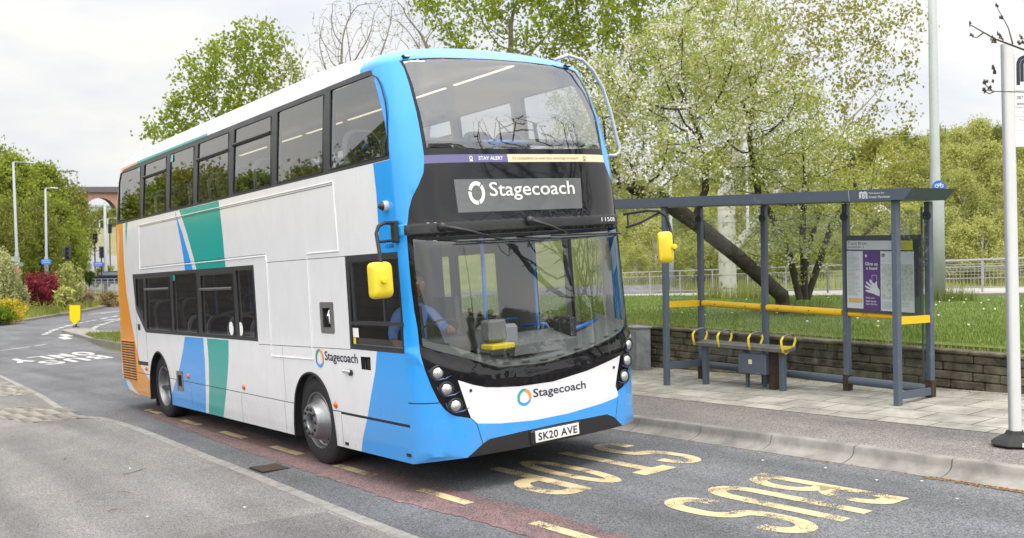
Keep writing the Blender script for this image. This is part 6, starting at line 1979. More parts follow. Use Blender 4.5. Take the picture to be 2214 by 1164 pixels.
# bare trees above the bus roof
O = at(720, 640, 36); O.z = .3
def bare(u, d, specs, seed, label, n=520, gz=.3, per=0, leafm=None, rb=.16, leaf=.08):
    O = at(u, 640, d); O.z = gz
    ell = []
    for (uu, v, ru, rv) in specs:
        p = at(uu, v, d) - O
        ell.append((p.x, p.y, p.z, ru * d / 2174, ru * d / 2174 * .7, rv * d / 2174))
    return detailed_tree('bare_tree', O, [(0, 0, -.3), (0, 0, 2.0), (ell[0][0] * .2, ell[0][1] * .2, 3.4)], ell, n, leafm or l_birchL, leaf, per, .12, label, bark=bark_l, rb=rb, rtip=.0065, step=.22, kill=.25, infl=2.2, seed=seed, leaf_r=.009)
bare(760, 36, [(760, 80, 100, 90), (700, 160, 70, 90), (830, 60, 60, 80), (760, 190, 90, 60)], 21, 'almost leafless tree above the middle of the bus roof', n=1900, per=1)
bare(660, 38, [(650, 230, 70, 90), (620, 150, 40, 100), (580, 260, 60, 80)], 22, 'bare twiggy tree overlapping the rear maple', n=1000, per=1)
bare(905, 34, [(900, 60, 50, 70), (950, 100, 70, 60), (860, 30, 50, 60)], 23, 'thin nearly bare tree left of the first maple', n=1000, per=2)
# twig entering at the top right, from a tree outside the frame
O = at(2330, 640, 6.2); O.z = .35
tw_l = MB()
P1 = [loc(2330, 640, 6.2, O), loc(2345, 300, 6.2, O), loc(2290, 140, 6.2, O), loc(2214, 108, 6.2, O), loc(2150, 84, 6.2, O), loc(2100, 55, 6.2, O)]
tw_l.tube(P1, [.05, .04, .02, .006, .005, .003], 6)
for pts in ([(2190, 96), (2180, 60), (2155, 15)], [(2125, 72), (2112, 82), (2101, 80)], [(2170, 88), (2163, 78), (2162, 74)], [(2345, 230), (2240, 200), (2150, 198), (2130, 195)], [(2145, 196), (2135, 188), (2127, 180)], [(2150, 198), (2140, 203), (2126, 197)], [(2260, 130), (2225, 90), (2208, 82)]):
    tw_l.tube([loc(u, v, 6.2, O) for u, v in pts], [.005, .0035, .002], 5)
for (u, v) in ((2155, 15), (2165, 40), (2100, 55), (2101, 80), (2160, 74), (2163, 82), (2149, 85), (2145, 90), (2152, 92), (2208, 82), (2212, 92), (2148, 148), (2150, 155), (2151, 160), (2147, 177), (2127, 180), (2133, 181), (2126, 197), (2131, 199), (2140, 193), (2203, 96)):
    for k in range(4):
        p = Vector(loc(u + random.uniform(-3, 3), v + random.uniform(-3, 3), 6.2, O)); tw_l.tube([p, p + Vector((random.uniform(-.01, .01), 0, .018))], [.006, .002], 5)
tr_ = empty('budding_tree', O, label='bare budding branch reaching in over the white bus stop pole', category='tree')
tw_l.build('trunk', bark_d, tr_)

# ---- mass trees: lumpy crowns of leaf clumps, each tree its own object
def mass_proto(name, leafm, seed, H_=7.0, R_=2.6, z0=1.2, clumps=80, per=85, leaf=.22, clump_r=.42, bark=bark_d, shape=1.0, drooping=0.0):
    rng = np.random.default_rng(seed)
    root = empty(name)
    m_ = MB()
    m_.tube([(0, 0, -.5), (.05, 0, H_ * .35), (.1 * R_, .05, H_ * .75)], [H_ * .022, H_ * .016, .02], 7)
    t = rng.uniform(0, 1, clumps) ** .8
    z = z0 + (H_ - z0) * t
    rad_ = R_ * (np.sin(np.pi * np.clip(t * .86 + .10, 0, 1)) ** shape) * rng.uniform(.45, 1.08, clumps)
    a = rng.uniform(0, 2 * np.pi, clumps)
    C = np.stack([rad_ * np.cos(a), rad_ * np.sin(a), z], 1)
    for c in C[::3]:
        m_.tube([(0, 0, c[2] * .6), tuple(c)], [.05, .012], 4, caps=False)
    m_.build('trunk', bark, root)
    pts = []
    for c in C:
        rr_ = clump_r * rng.uniform(.6, 1.4)
        p = rng.normal(size=(per, 3)) * np.array([rr_, rr_, rr_ * (.7 + drooping)]) * .75
        if drooping: p[:, 2] -= np.abs(rng.normal(size=per)) * drooping * .6
        pts.append(c + p)
    P = np.concatenate(pts)
    V, F = leaf_quads(P, leaf, rng, aspect=.7, droop=.3 + drooping)
    npmesh('crown', V, F, leafm, parent=root)
    return root
protos = {
 'scrub1': mass_proto('young_birch', l_scrub, 31, H_=7, R_=2.3, z0=.2, clumps=90, per=80, leaf=.20, drooping=.4, bark=bark_b),
 'scrub2': mass_proto('young_birch', leafmat('leaf_scrub_b', (.31, .34, .085), (.54, .54, .20), trans=.4), 32, H_=6, R_=2.6, z0=.2, clumps=80, per=80, leaf=.20, drooping=.3, bark=bark_b),
 'olive': mass_proto('willow_tree', l_olive, 33, H_=9, R_=3.3, z0=.4, clumps=120, per=85, leaf=.24, drooping=.6),
 'green': mass_proto('leafy_tree', leafmat('leaf_mid', (.17, .23, .03), (.36, .40, .08), trans=.4), 34, H_=9, R_=3.2, z0=.6, clumps=120, per=85, leaf=.26, drooping=.1),
}
USED = set()
def plant(kind, p, H_, label, group, rz=None, wide=1.0, cat='tree', name=None):
    pr = protos[kind]
    if kind in USED: o = copy_tree(pr)
    else: o = pr; USED.add(kind)
    h0 = {'scrub1': 7, 'scrub2': 6, 'olive': 9, 'green': 9}[kind]
    s = H_ / h0
    o.location = p; o.scale = (s * wide, s * wide, s); o.rotation_euler = (0, 0, rz if rz is not None else random.uniform(0, 6.28))
    if name: o.name = name
    o['label'] = label; o['category'] = cat; o['group'] = group
    return o
# hillside behind the far road
HA = at(1250, 622, 56); HB = at(2300, 614, 47)
hm = MB()
hv = []
for i in range(31):
    t = -.6 + 2.4 * i / 30
    a = HA + (HB - HA) * t
    nrm = Vector((MF[0], MF[1], 0))
    for k, (w_, h) in enumerate(((0, -.6), (3, .1), (8, 1.4), (16, 3.6), (26, 5.6), (40, 7.0), (90, 8.5))):
        p = a + nrm * w_
        hm.v.append((p.x, p.y, a.z + h * (1.0 + .18 * t) + .5 * noise.noise(Vector((p.x * .12, p.y * .12, 0)))))
for i in range(30):
    for k in range(6): hm.f.append((i * 7 + k, i * 7 + k + 1, (i + 1) * 7 + k + 1, (i + 1) * 7 + k)); hm.m.append(0)
hm.build('hillside', mat('hill_scrub', (.21, .22, .07), col2=(.11, .15, .03), vscale=.7, rough=1, detail=9), None, smooth=True, kind='structure')
rh = random.Random(17)
def hill_z(p):
    best = None
    t = ((p - HA).dot(HB - HA)) / (HB - HA).length_squared
    a = HA + (HB - HA) * t
    w_ = (p - a).dot(Vector((MF[0], MF[1], 0)))
    h = float(np.interp(w_, [0, 3, 8, 16, 26, 40, 90], [-.6, .1, 1.4, 3.6, 5.6, 7.0, 8.5]))
    return a.z + h * (1 + .18 * t)
lab_s = 'yellow-green young birch among the thicket on the slope beyond the far road'
for (u0, u1, stepu, w0, H0, kinds) in ((1330, 2290, 38, 4, 2.8, ('scrub1', 'scrub2', 'scrub2')), (1310, 2310, 40, 11, 3.4, ('scrub2', 'scrub1', 'scrub1')), (1290, 2330, 40, 18, 3.6, ('scrub1', 'scrub2', 'scrub2')), (1290, 2330, 40, 26, 3.9, ('scrub1', 'olive', 'scrub2')), (1700, 2350, 38, 35, 4.3, ('scrub1', 'scrub2', 'olive')), (1800, 2360, 36, 46, 4.8, ('scrub1', 'olive', 'scrub1'))):
    u = u0
    while u < u1:
        t = (u - 1250) / 1050.0
        d = 56 - 9 * t + w0
        p = at(u + rh.uniform(-12, 12), 600, d + rh.uniform(-2, 2)); p.z = hill_z(p) - .2
        k = rh.choice(kinds)
        plant(k, p, H0 * rh.uniform(.75, 1.25), lab_s if k != 'olive' else 'darker olive tree among the thicket on the slope beyond the far road', 'thicket on the slope beyond the far road', wide=rh.uniform(.85, 1.2))
        u += stepu * rh.uniform(.7, 1.3)
for (u, vt, d, k, lab) in ((2003, 303, 74, 'scrub1', 'tall slender birch standing above the thicket, left of the lamp post'), (1985, 345, 72, 'scrub2', 'birch just below a taller slender one, left of the lamp post'), (2090, 350, 78, 'scrub1', 'birch standing above the thicket between lamp post and white pole'), (2148, 330, 76, 'olive', 'dark bushy tree rising above the thicket just left of the white pole'), (2205, 325, 74, 'olive', 'dark tree at the right edge behind the bus stop flag'), (1930, 375, 76, 'scrub2', 'light green birch above the shelter roof, next to the bronze birch'), (2050, 390, 80, 'olive', 'olive tree on the skyline right behind the cycle sign')):
    p = at(u, 560, d); zt = at(u, vt, d).z; p.z = 5.0
    plant(k, p, zt - p.z, lab, None, wide=.75 if k != 'olive' else .9)
# left woods
rl = random.Random(4)
for (u, vt, d, k) in ((-35, 340, 96, 'olive'), (8, 322, 100, 'olive'), (30, 345, 92, 'green'), (62, 372, 98, 'green'), (95, 362, 100, 'green'), (85, 420, 88, 'olive'), (112, 385, 100, 'olive'), (128, 378, 104, 'olive'), (132, 440, 92, 'green'), (152, 470, 96, 'green'), (20, 430, 84, 'olive'), (50, 470, 86, 'green'), (110, 480, 90, 'green'), (158, 505, 94, 'green'), (172, 530, 98, 'green'), (-10, 450, 86, 'green')):
    p = at(u, 612, d); zt = at(u, vt, d).z
    plant(k, p, (zt - p.z), 'drooping olive-green willow in the wood behind the left lamp posts' if k == 'olive' else 'bushy green tree in the wood behind the left lamp posts', 'wood behind the left lamp posts', wide=.9 if vt < 400 else .75)
for (u, vt, vb, d, k, lab) in ((220, 450, 510, 200, 'olive', 'dark round tree seen through the viaduct arch'), (243, 452, 512, 205, 'olive', 'dark tree in the viaduct arch, touching the bus')):
    p = at(u, vb, d); plant(k, p, at(u, vt, d).z - p.z, lab, None, wide=1.3 if d > 100 else .35)

def bush(name, u0, u1, vt, vb, d, leafm, label, leaf=.12, n=4200, seed=1, spiky=False, cat='shrub'):
    rng = np.random.default_rng(seed)
    c = at((u0 + u1) / 2, vb, d); R_ = (u1 - u0) / 2 * d / 2174; H_ = (vb - vt) * d / 2174
    root = empty(name, c, label=label, category=cat)
    m_ = MB()
    for k in range(9):
        a = k * .7; m_.tube([(0, 0, -.3), (R_ * .25 * cos(a), R_ * .25 * sin(a), H_ * .4), (R_ * .6 * cos(a), R_ * .6 * sin(a), H_ * .78)], [.05, .03, .01], 5)
    m_.build('stem', bark_d, root)
    k = 46
    t = rng.uniform(0, 1, k); a = rng.uniform(0, 6.28, k)
    rr_ = R_ * np.sqrt(np.clip(1 - (t * 1.0 - .12) ** 2, 0, 1)) * rng.uniform(.3, 1, k)
    C = np.stack([rr_ * np.cos(a), rr_ * np.sin(a), H_ * .88 * t], 1)
    P = np.repeat(C, n // k, 0) + rng.normal(size=(k * (n // k), 3)) * np.array([R_, R_, H_]) * .11
    V, F = leaf_quads(P, leaf, rng, aspect=.25 if spiky else .6, up=.3)
    npmesh('foliage', V, F, leafm, parent=root)
bush('red_shrub', 50, 130, 590, 652, 70, leafmat('leaf_red', (.14, .02, .03), (.34, .07, .09), trans=.3), 'round dark red shrub on the planted verge at the left', leaf=.16, seed=2)
bush('variegated_shrub', -30, 40, 545, 655, 66, leafmat('leaf_varieg', (.30, .32, .12), (.58, .58, .30), trans=.3), 'pale variegated shrub at the left edge of the verge', leaf=.15, seed=3, n=5200)
bush('variegated_shrub', 10, 62, 612, 665, 67, leafmat('leaf_varieg_b', (.28, .30, .12), (.50, .50, .26), trans=.3), 'low pale shrub left of the red one', leaf=.13, seed=4)
bush('gorse_bush', -15, 56, 647, 690, 60, leafmat('leaf_gorse', (.46, .36, .03), (.68, .57, .08), trans=.2), 'yellow flowering bush at the left edge above the kerb', leaf=.10, seed=5)
bush('green_shrub', -40, 34, 662, 694, 59, leafmat('leaf_green_b', (.10, .18, .02), (.22, .30, .03), trans=.3), 'bright green shrub in front of the yellow bush', leaf=.10, seed=6)
bush('yucca', 122, 158, 622, 655, 69, leafmat('leaf_yucca', (.30, .34, .08), (.52, .50, .18), trans=.2), 'spiky yellow-green plant right of the red shrub', leaf=.55, n=500, seed=7, spiky=True)
bush('olive_shrub', 116, 182, 572, 648, 74, l_scrub, 'loose olive shrub behind the spiky plant', leaf=.16, seed=8, n=5000)
bush('dark_shrub', 178, 208, 588, 612, 88, l_dark, 'small dark round bush below the grey road', leaf=.14, seed=9, n=1800)
bush('olive_shrub', 206, 256, 574, 602, 100, l_scrub, 'yellow-green bush in front of the grey road by the bus rear', leaf=.2, seed=10, n=2200)
bush('heather_shrub', 208, 256, 632, 664, 82, leafmat('leaf_heather', (.24, .15, .08), (.36, .28, .13), trans=.2), 'brownish low shrub at the kerb beside the bus rear', leaf=.12, seed=12, n=3200)
bush('heather_shrub', 150, 205, 622, 650, 78, leafmat('leaf_heather_b', (.26, .20, .14), (.40, .32, .22), trans=.2), 'greyish pink low shrub between spiky plant and railing', leaf=.12, seed=13, n=2800)
bush('blossom_shrub', 160, 190, 612, 645, 84, leafmat('leaf_paleb', (.40, .42, .25), (.70, .70, .56), trans=.2), 'small white flowering shrub by the railing', leaf=.11, seed=14, n=1500)

# ---- grass
def grass(name, area, n, h, w_, m, zf, seed, label, weight=None):
    rng = np.random.default_rng(seed)
    P = []
    xs = [p[0] for p in area]; ys = [p[1] for p in area]
    while len(P) < n:
        x = rng.uniform(min(xs), max(xs), 4000); y = rng.uniform(min(ys), max(ys), 4000)
        for a, b in zip(x, y):
            if len(P) >= n: break
            if in_poly(a, b, area) and (weight is None or rng.random() < weight(a, b)): P.append((a, b, zf(a, b)))
    P = np.array(P)
    a = rng.uniform(0, 6.28, n); l = rng.uniform(.5, 1.25, n) * h
    dx = np.cos(a)[:, None]; dy = np.sin(a)[:, None]
    side_ = np.concatenate([dx, dy, np.zeros((n, 1))], 1) * w_ / 2
    lean = np.concatenate([-dy, dx, np.zeros((n, 1))], 1) * (rng.uniform(-.5, .5, n) * l)[:, None]
    top = P + lean; top[:, 2] += l
    V = np.stack([P - side_, P + side_, top], 1).reshape(-1, 3)
    F = np.arange(3 * n).reshape(n, 3)
    return npmesh(name, V, F, m, kind='stuff', label=label)
gm = leafmat('grass_blade', (.115, .165, .028), (.25, .30, .078), trans=.35)
gm2 = leafmat('grass_dry', (.22, .26, .05), (.40, .42, .14), trans=.3)
cw = Vector((CW[0], CW[1]))
def gw(x, y):
    d = math.hypot(x - CW[0], y - CW[1]); return min(1, (13 / d) ** 2)
grass('grass', [(WX + .16, -5), (17, -3), (24, 3.5), (10, 16.5), (WX + .16, 12)], 74000, .052, .013, gm, lawn_z, 1, 'short green grass on the bank behind the wall', gw)
grass('grass', [(WX + .05, -5), (WX + .55, -5), (WX + .55, 10), (WX + .05, 10)], 4500, .09, .008, gm2, lambda x, y: lawn_z(x, y) - .01, 2, 'drier grass fringe along the top of the wall')
grass('tall_grass', [(9.0, 4.4), (10.3, 4.2), (10.5, 5.8), (9.2, 6.0)], 900, .32, .014, gm, lawn_z, 3, 'tall grass tufts round the foot of the blossom tree')
grass('tall_grass', [(13.2, 10.0), (14.9, 9.6), (15.0, 11.0), (13.2, 11.2)], 700, .38, .018, gm2, lawn_z, 4, 'tall pale grass round the birch trunk')
grass('tall_grass', [(16.0, 5.9), (17.2, 5.6), (17.2, 6.6), (16.1, 6.7)], 500, .36, .018, gm, lawn_z, 14, 'tall grass round the lamp post foot')
def verge_z(x, y):
    best = 1e9; z = 0
    for i in range(len(KP) - 1):
        a = Vector(KP[i]); b = Vector(KP[i + 1]); d = b - a; t = max(0, min(1, (Vector((x, y)) - a).dot(d) / d.length_squared))
        c = a + d * t; w_ = (Vector((x, y)) - c); l = w_.length
        if l < best: best = l; hh = float(np.interp(l, [0, .2, 1.5, 4, 8, 13, 22], [.12, .14, .35, .75, 1.5, 2.3, 2.9])); ff = VF[i] * (1 - t) + VF[i + 1] * t; z = RZ(c.x, c.y) + (hh if l < .3 else .14 + (hh - .14) * ff)
    return z
band = [(-7, 47), (-3, 50.2), (4.1, 58.6), (6.1, 62.2), (9.0, 67.3), (11.5, 71.7), (16.7, 81.7), (9, 86), (2, 76), (-2, 68), (-12, 58)]
grass('verge_grass', band, 26000, .55, .045, leafmat('verge_blade', (.16, .22, .03), (.42, .42, .14), trans=.3), verge_z, 5, 'rough tall grass and weeds on the planted verge')
grass('grass', [(2.65, 20), (2.75, 25.0), (3.1, 31.0), (3.6, 34.6), (4.3, 34.8), (5.0, 32.5), (8.8, 29.7), (8.8, 20)], 9000, .12, .03, gm, lambda x, y: RZ(x, y) + .12, 6, 'grass on the traffic island left of the bus')
# hillside rough vegetation
def hb_z(x, y): return hill_z(Vector((x, y, 0))) - .05
c0 = at(1250, 620, 55); c1 = at(2300, 615, 46.5); c2 = at(2300, 615, 75); c3 = at(1250, 620, 84)
grass('hill_scrub', [(c0.x, c0.y), (c1.x, c1.y), (c2.x, c2.y), (c3.x, c3.y)], 30000, .7, .07, leafmat('hill_blade', (.20, .22, .04), (.42, .40, .13), trans=.3), hb_z, 7, 'rough scrub covering the slope beyond the far road')
# dandelions
dd_m = MB(); rdn = random.Random(8)
for k in range(30):
    if k < 17:
        p = at(rdn.uniform(2010, 2230), 660, rdn.uniform(13.5, 24))
    else: p = at(rdn.uniform(1380, 2000), 660, rdn.uniform(12.5, 24))
    if p.x < WX + .4 : continue
    z = lawn_z(p.x, p.y) + rdn.uniform(.08, .15); r = .017
    dd_m.tube([(p.x, p.y, z - .12), (p.x, p.y, z)], .002, 3, 2)
    for a in range(3):
        dd_m.lathe([(0, -r), (r * .8, -r * .5), (r, 0), (r * .8, r * .5), (0, r)], 6, 0 if rdn.random() < .75 else 0, Matrix.Translation((p.x, p.y, z)))
        break
dd_m.build('dandelion_clocks', [mat('seed_head', (.72, .72, .68), rough=.9), yel, gm], None, kind='stuff', label='white dandelion seed heads scattered over the grass')
dy_ = MB()
for (u, v) in ((1560, 678), (1583, 690), (1710, 684), (1742, 690), (1898, 712), (1475, 690), (1680, 689), (2185, 715), (1632, 676)):
    k = MR * ((u - CAM_W / 2) / CAM_F) + MU * (-(v - CAM_H / 2) / CAM_F) + MF
    t = (1.0 - CW[2]) / k[2]; p = Vector(CW + k * t)
    if p.x < WX + .2: p.x = WX + .35
    dy_.lathe([(0, -.006), (.022, .0), (.018, .010), (0, .014)], 8, 0, Matrix.Translation((p.x, p.y, lawn_z(p.x, p.y) + .10)))
dy_.build('dandelion_flowers', mat('dandelion', (.80, .58, .02), rough=.8), None, kind='stuff', label='yellow dandelion flowers in the grass')

# ---- leafless trees on the near side, seen in the bus's reflections
for (x, y, s, lab) in ((7.8, -8.6, 2, 'bare budding tree on the bank, mirrored in the bus front'), (13.5, -12.5, 3, 'second bare tree on the bank, mirrored in the bus front')):
    ell = [(0, 0, 6.4, 3.4, 3.4, 3.4), (.8, .3, 3.6, 2.8, 2.8, 1.5)]
    detailed_tree('bare_tree', (x, y, .8), [(0, 0, -.3), (0.05, 0, .9), (.2, 0, 1.6)], ell, 1300, l_fresh, .06, 2, .1, lab, bark=bark_d, rb=.24, rtip=.015, step=.34, kill=.45, infl=3, seed=40 + s, leaf_r=.014)

# brick retaining wall, gorse and trees on the near side: outside the frame, mirrored in the bus windows
def brick_x(m, N, L, b, t):
    sp = N.new('ShaderNodeSeparateXYZ'); cx = N.new('ShaderNodeCombineXYZ'); br = N.new('ShaderNodeTexBrick')
    L.new(t.outputs['Object'], sp.inputs[0]); L.new(sp.outputs[1], cx.inputs[0]); L.new(sp.outputs[2], cx.inputs[1]); L.new(cx.outputs[0], br.inputs[0])
    br.inputs['Scale'].default_value = 1; br.inputs['Brick Width'].default_value = .9; br.inputs['Row Height'].default_value = .30; br.inputs['Mortar Size'].default_value = .02
    br.inputs['Color1'].default_value = (.09, .075, .06, 1); br.inputs['Color2'].default_value = (.06, .05, .045, 1); br.inputs['Mortar'].default_value = (.03, .028, .025, 1)
    L.new(br.outputs[0], b.inputs['Base Color'])
nw = MB()
for k in range(24):
    y = 4 + k * 2.0; h = float(np.interp(y, [4, 16, 30, 52], [1.6, 2.6, 3.8, 4.1]))
    nw.box((-10.2, y + 1, h / 2 - 1.0), (.35, 2.0, h + 1.2))
nw.build('boundary_wall', mat('near_wall_brick', (.08, .07, .055), rough=.95, extra=brick_x), None, label='tall dark brick wall on the near side, mirrored in the bus windows', category='wall')
rn = random.Random(23)
for k in range(12):
    y = 20 + k * 3.6; x = -14.5 - rn.uniform(0, 3)
    plant(rn.choice(('olive', 'green')), (x, y, 1.0), rn.uniform(6.0, 7.6), 'tree above the near-side wall, mirrored in the bus windows', 'row of trees on the near side', wide=1.2)
for k in range(9):
    c = (-10.9 + rn.uniform(-.3, .3), 27 + k * 2.1)
    rng = np.random.default_rng(60 + k)
    r_ = empty('gorse_bush', (c[0], c[1], 2.75), label='yellow gorse above the near-side wall, mirrored in the bus windows', category='shrub', group='gorse on the near side')
    m_ = MB(); m_.tube([(0, 0, -.2), (.1, 0, .9)], [.05, .02], 5); m_.build('stem', bark_d, r_)
    P = rng.normal(size=(1500, 3)) * np.array([.5, .8, .40]) + np.array([0, 0, 1.2])
    V, F = leaf_quads(P, .14, rng); npmesh('foliage', V, F, MATS['leaf_gorse'], parent=r_)

# tree belt behind the photographer, mirrored in the lower windscreen
for k in range(11):
    x = 12 + k * 4.2 + rn.uniform(-1, 1); y = -42 + k * 2.4 + rn.uniform(-2, 2)
    plant(rn.choice(('olive', 'green')), (x, y, .5), rn.uniform(4.6, 6.2), 'tree in the belt behind the viewer, mirrored in the windscreen', 'belt of trees behind the viewer', wide=1.35)

# ================================================================== PEOPLE
def skinned(name, joints, edges, m, parent, sub=2):
    me = bpy.data.meshes.new(name)
    me.from_pydata([j[0] for j in joints], edges, [])
    o = link(name, me, parent)
    md = o.modifiers.new('skin', 'SKIN')
    for i, j in enumerate(joints):
        r = j[1] if hasattr(j[1], '__len__') else (j[1], j[1])
        me.skin_vertices[0].data[i].radius = r
    me.skin_vertices[0].data[0].use_root = True
    md.use_smooth_shade = True
    s = o.modifiers.new('sub', 'SUBSURF'); s.levels = sub; s.render_levels = sub
    me.materials.append(m)
    return o
skin_d = mat('skin_brown', (.27, .13, .08), rough=.5)
skin_l = mat('skin_light', (.50, .30, .22), rough=.5)
hair_m = mat('hair_dark', (.012, .009, .008), rough=.6)
shirt = mat('shirt_blue', (.16, .33, .74), rough=.75, var=.25, vscale=9)
def head(root, M_, skin, hair, long_hair=False):
    """head with face, ears and hair in local axes, facing -Y"""
    import bmesh as _b
    bm = _b.new(); _b.ops.create_icosphere(bm, subdivisions=4, radius=1.0)
    for v in bm.verts:
        x, y, z = v.co
        jaw = max(0, -z)
        v.co.x = x * .075 * (1 - .28 * jaw); v.co.y = y * .095 * (1 - .12 * jaw) ; v.co.z = z * .118
        if y < -.7 and abs(x) < .16 and -.35 < z < .15: v.co.y -= .018 * (1 - abs(x) / .16) * (1 - abs(z + .15) / .3 if z + .15 < .3 else 0)   # nose
        if y < -.6 and .05 < z < .28 and .18 < abs(x) < .6: v.co.y += .008
    me = bpy.data.meshes.new('head'); bm.to_mesh(me); bm.free()
    me.polygons.foreach_set('use_smooth', [True] * len(me.polygons)); me.transform(M_); me.materials.append(skin)
    h_ = link('head', me, root)
    m_ = MB()
    for sx in (-1, 1):
        m_.lathe([(0, -.010), (.011, -.006), (.014, 0), (.011, .006), (0, .010)], 10, 0, M_ @ Matrix.Translation((sx * .030, -.082, .018)))
        m_.lathe([(0, -.012), (.005, -.0115), (0, -.0125)], 8, 1, M_ @ Matrix.Translation((sx * .030, -.082, .018)) @ Matrix.Rotation(rad(-90), 4, 'X'))
        m_.box(M_ @ Vector((sx * .030, -.091, .042)), (.034, .006, .006), 1)
        m_.lathe([(0, -.03), (.012, -.02), (.016, .005), (.012, .028), (0, .032)], 8, 2, M_ @ Matrix.Translation((sx * .075, .005, .0)))
    m_.tube([M_ @ Vector((a, -.086 - .004 * (1 - (a / .022) ** 2), -.058)) for a in (-.022, -.01, 0, .01, .022)], [.002, .005, .006, .005, .002], 6, 3)
    m_.build('face', [paper, ink, skin, mat('lips', (.30, .09, .08), rough=.5)], h_, smooth=True)
    bm = _b.new(); _b.ops.create_icosphere(bm, subdivisions=3, radius=1.0)
    for v in list(bm.verts):
        x, y, z = v.co
        v.co.x = x * .086; v.co.y = y * .105 + .012; v.co.z = z * .122 + .016
        if y < -.25 and z < .45: v.co.y = max(v.co.y, -.02); v.co.z += .02
        if long_hair and z < 0: v.co.z -= .11; v.co.x *= 1.1
    me = bpy.data.meshes.new('hair'); bm.to_mesh(me); bm.free()
    me.polygons.foreach_set('use_smooth', [True] * len(me.polygons)); me.transform(M_); me.materials.append(hair)
    link('hair', me, h_)
    return h_
def hand(root, P, d, up, skin, s=1.0):
    """hand with curled fingers; P wrist, d pointing direction, up = back of the hand"""
    d = Vector(d).normalized(); up = Vector(up).normalized(); sd = d.cross(up).normalized(); up = sd.cross(d)
    P = Vector(P)
    m_ = MB()
    m_.tube([P - d * .03, P + d * .01, P + d * .05, P + d * .085], [.026, .028, .037, .036], 10, 0)
    for k, l in enumerate((.062, .072, .068, .052)):
        a = P + d * .078 + sd * (-.030 + .020 * k)
        m_.tube([a, a + d * l * .45 + up * .004, a + d * l * .75 - up * .02, a + d * l * .72 - up * .045], [.0105, .010, .009, .007], 8, 0)
    a = P + d * .025 - sd * .03
    m_.tube([a, a - sd * .018 + d * .03 - up * .008, a - sd * .012 + d * .058 - up * .022], [.013, .011, .009], 8, 0)
    return m_.build('hand', skin, root, smooth=True)
# driver, seated in the cab (bus coordinates are turned into world ones by the root's matrix)
drv = empty('person', label='bus driver in a light blue shirt and dark striped tie seated at the wheel', category='person')
drv.matrix_world = RWB.to_4x4() @ Matrix.Translation((-.80, 1.33, .95))
D0 = Vector((-.80, 1.33, .95))
def L3(x, y, z): return tuple(Vector((x, y, z)) - D0)
body_d = skinned('body', [(L3(-.78, 1.35, 1.10), (.15, .12)), (L3(-.78, 1.36, 1.30), (.145, .11)), (L3(-.78, 1.34, 1.52), (.165, .11)), (L3(-.78, 1.33, 1.62), (.12, .08)), (L3(-.77, 1.31, 1.70), (.048, .048)), (L3(-.77, 1.29, 1.76), (.045, .045)),
    (L3(-.96, 1.31, 1.59), (.065, .065)), (L3(-1.07, 1.24, 1.42), (.052, .052)), (L3(-1.12, 1.14, 1.36), (.042, .042)),
    (L3(-.60, 1.31, 1.59), (.065, .065)), (L3(-.50, 1.20, 1.42), (.052, .052)), (L3(-.60, 1.00, 1.42), (.038, .038)),
    (L3(-.88, 1.20, 1.04), (.085, .085)), (L3(-.90, .88, 1.05), (.065, .065)), (L3(-.90, .80, .70), (.05, .05)),
    (L3(-.68, 1.20, 1.04), (.085, .085)), (L3(-.66, .88, 1.05), (.065, .065)), (L3(-.66, .80, .70), (.05, .05))],
    [(0, 1), (1, 2), (2, 3), (3, 4), (4, 5), (3, 6), (6, 7), (7, 8), (3, 9), (9, 10), (10, 11), (0, 12), (12, 13), (13, 14), (0, 15), (15, 16), (16, 17)], shirt, drv)
head(drv, Matrix.Translation(L3(-.77, 1.23, 1.87)) @ Matrix.Rotation(rad(-8), 4, 'Z'), skin_d, hair_m)
m_ = MB(); m_.tube([L3(-.77, 1.31, 1.68), L3(-.77, 1.28, 1.78)], [.047, .045], 12); m_.build('neck', skin_d, drv, smooth=True)
m_ = MB(); m_.add([L3(-.79, 1.205, 1.66), L3(-.75, 1.205, 1.66), L3(-.735, 1.20, 1.36), L3(-.77, 1.20, 1.31), L3(-.805, 1.20, 1.36)], [(0, 1, 2, 3, 4)], 0)
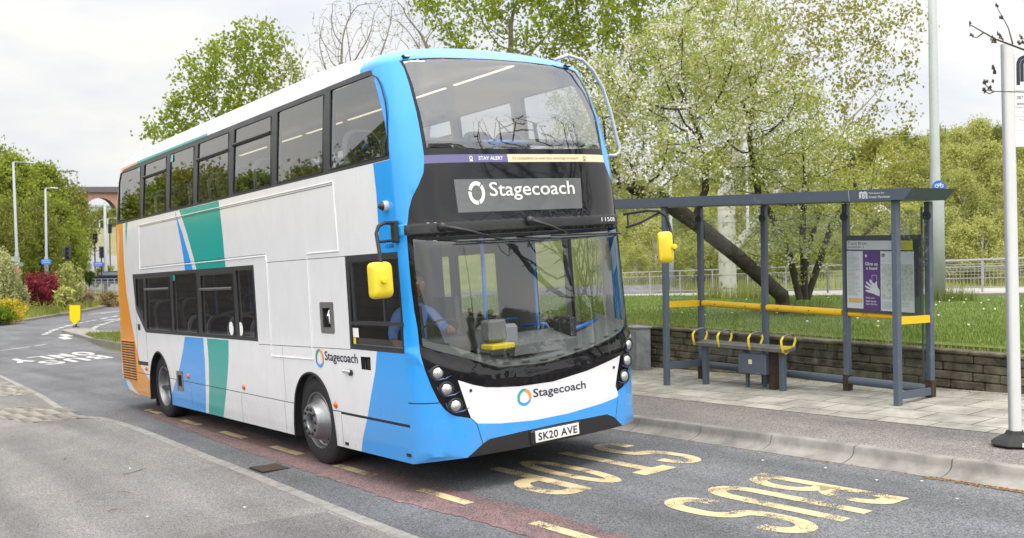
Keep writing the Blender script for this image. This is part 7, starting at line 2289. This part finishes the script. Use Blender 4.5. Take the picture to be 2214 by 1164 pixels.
m_.add([L3(-.80, 1.203, 1.50), L3(-.745, 1.203, 1.44), L3(-.745, 1.203, 1.43), L3(-.80, 1.203, 1.49)], [(0, 1, 2, 3)], 1)
m_.build('tie', [ink, seat_grey], drv)
hand(drv, L3(-1.13, 1.11, 1.355), (-.1, -1, -.25), (-.3, 0, 1), skin_d)
hand(drv, L3(-.60, .99, 1.42), (-.3, -1, .1), (0, 0, 1), skin_d)
def passenger(x, y, z, coat, skin, label, lh, rz=0):
    r = empty('person', label=label, category='person')
    r.matrix_world = RWB.to_4x4() @ Matrix.Translation((x, y, z)) @ Matrix.Rotation(rz, 4, 'Z')
    skinned('body', [((0, 0, .08), (.16, .12)), ((0, .02, .30), (.15, .11)), ((0, .02, .48), (.17, .11)), ((0, .01, .57), (.11, .08)), ((0, 0, .66), (.045, .045)), ((0, 0, .70), (.04, .04)), ((-.19, .0, .53), (.06, .06)), ((-.23, -.08, .30), (.05, .05)), ((-.12, -.26, .20), (.04, .04)), ((.19, .0, .53), (.06, .06)), ((.23, -.08, .30), (.05, .05)), ((.12, -.26, .20), (.04, .04)), ((-.1, -.18, .06), (.08, .08)), ((-.1, -.45, .05), (.06, .06)), ((-.1, -.48, -.35), (.05, .05)), ((.1, -.18, .06), (.08, .08)), ((.1, -.45, .05), (.06, .06)), ((.1, -.48, -.35), (.05, .05))],
        [(0, 1), (1, 2), (2, 3), (3, 4), (4, 5), (3, 6), (6, 7), (7, 8), (3, 9), (9, 10), (10, 11), (0, 12), (12, 13), (13, 14), (0, 15), (15, 16), (16, 17)], coat, r)
    head(r, Matrix.Translation((0, -.01, .80)), skin, hair_m if lh else mat('hair_fair', (.25, .18, .10), rough=.6), lh)
    for sx in (-1, 1): hand(r, (sx * .11, -.28, .20), (-sx * .5, -1, 0), (0, 0, 1), skin)
    return r
passenger(-.92, 6.38, 2.86, mat('coat_olive', (.06, .065, .05), rough=.9), skin_d, 'passenger with long dark hair in an olive coat at an upstairs window', True, rad(-25))
passenger(-.92, 5.63, 2.83, mat('coat_grey', (.10, .11, .09), rough=.9), skin_l, 'fair-haired passenger in a dark coat beside another at an upstairs window', False, rad(20))
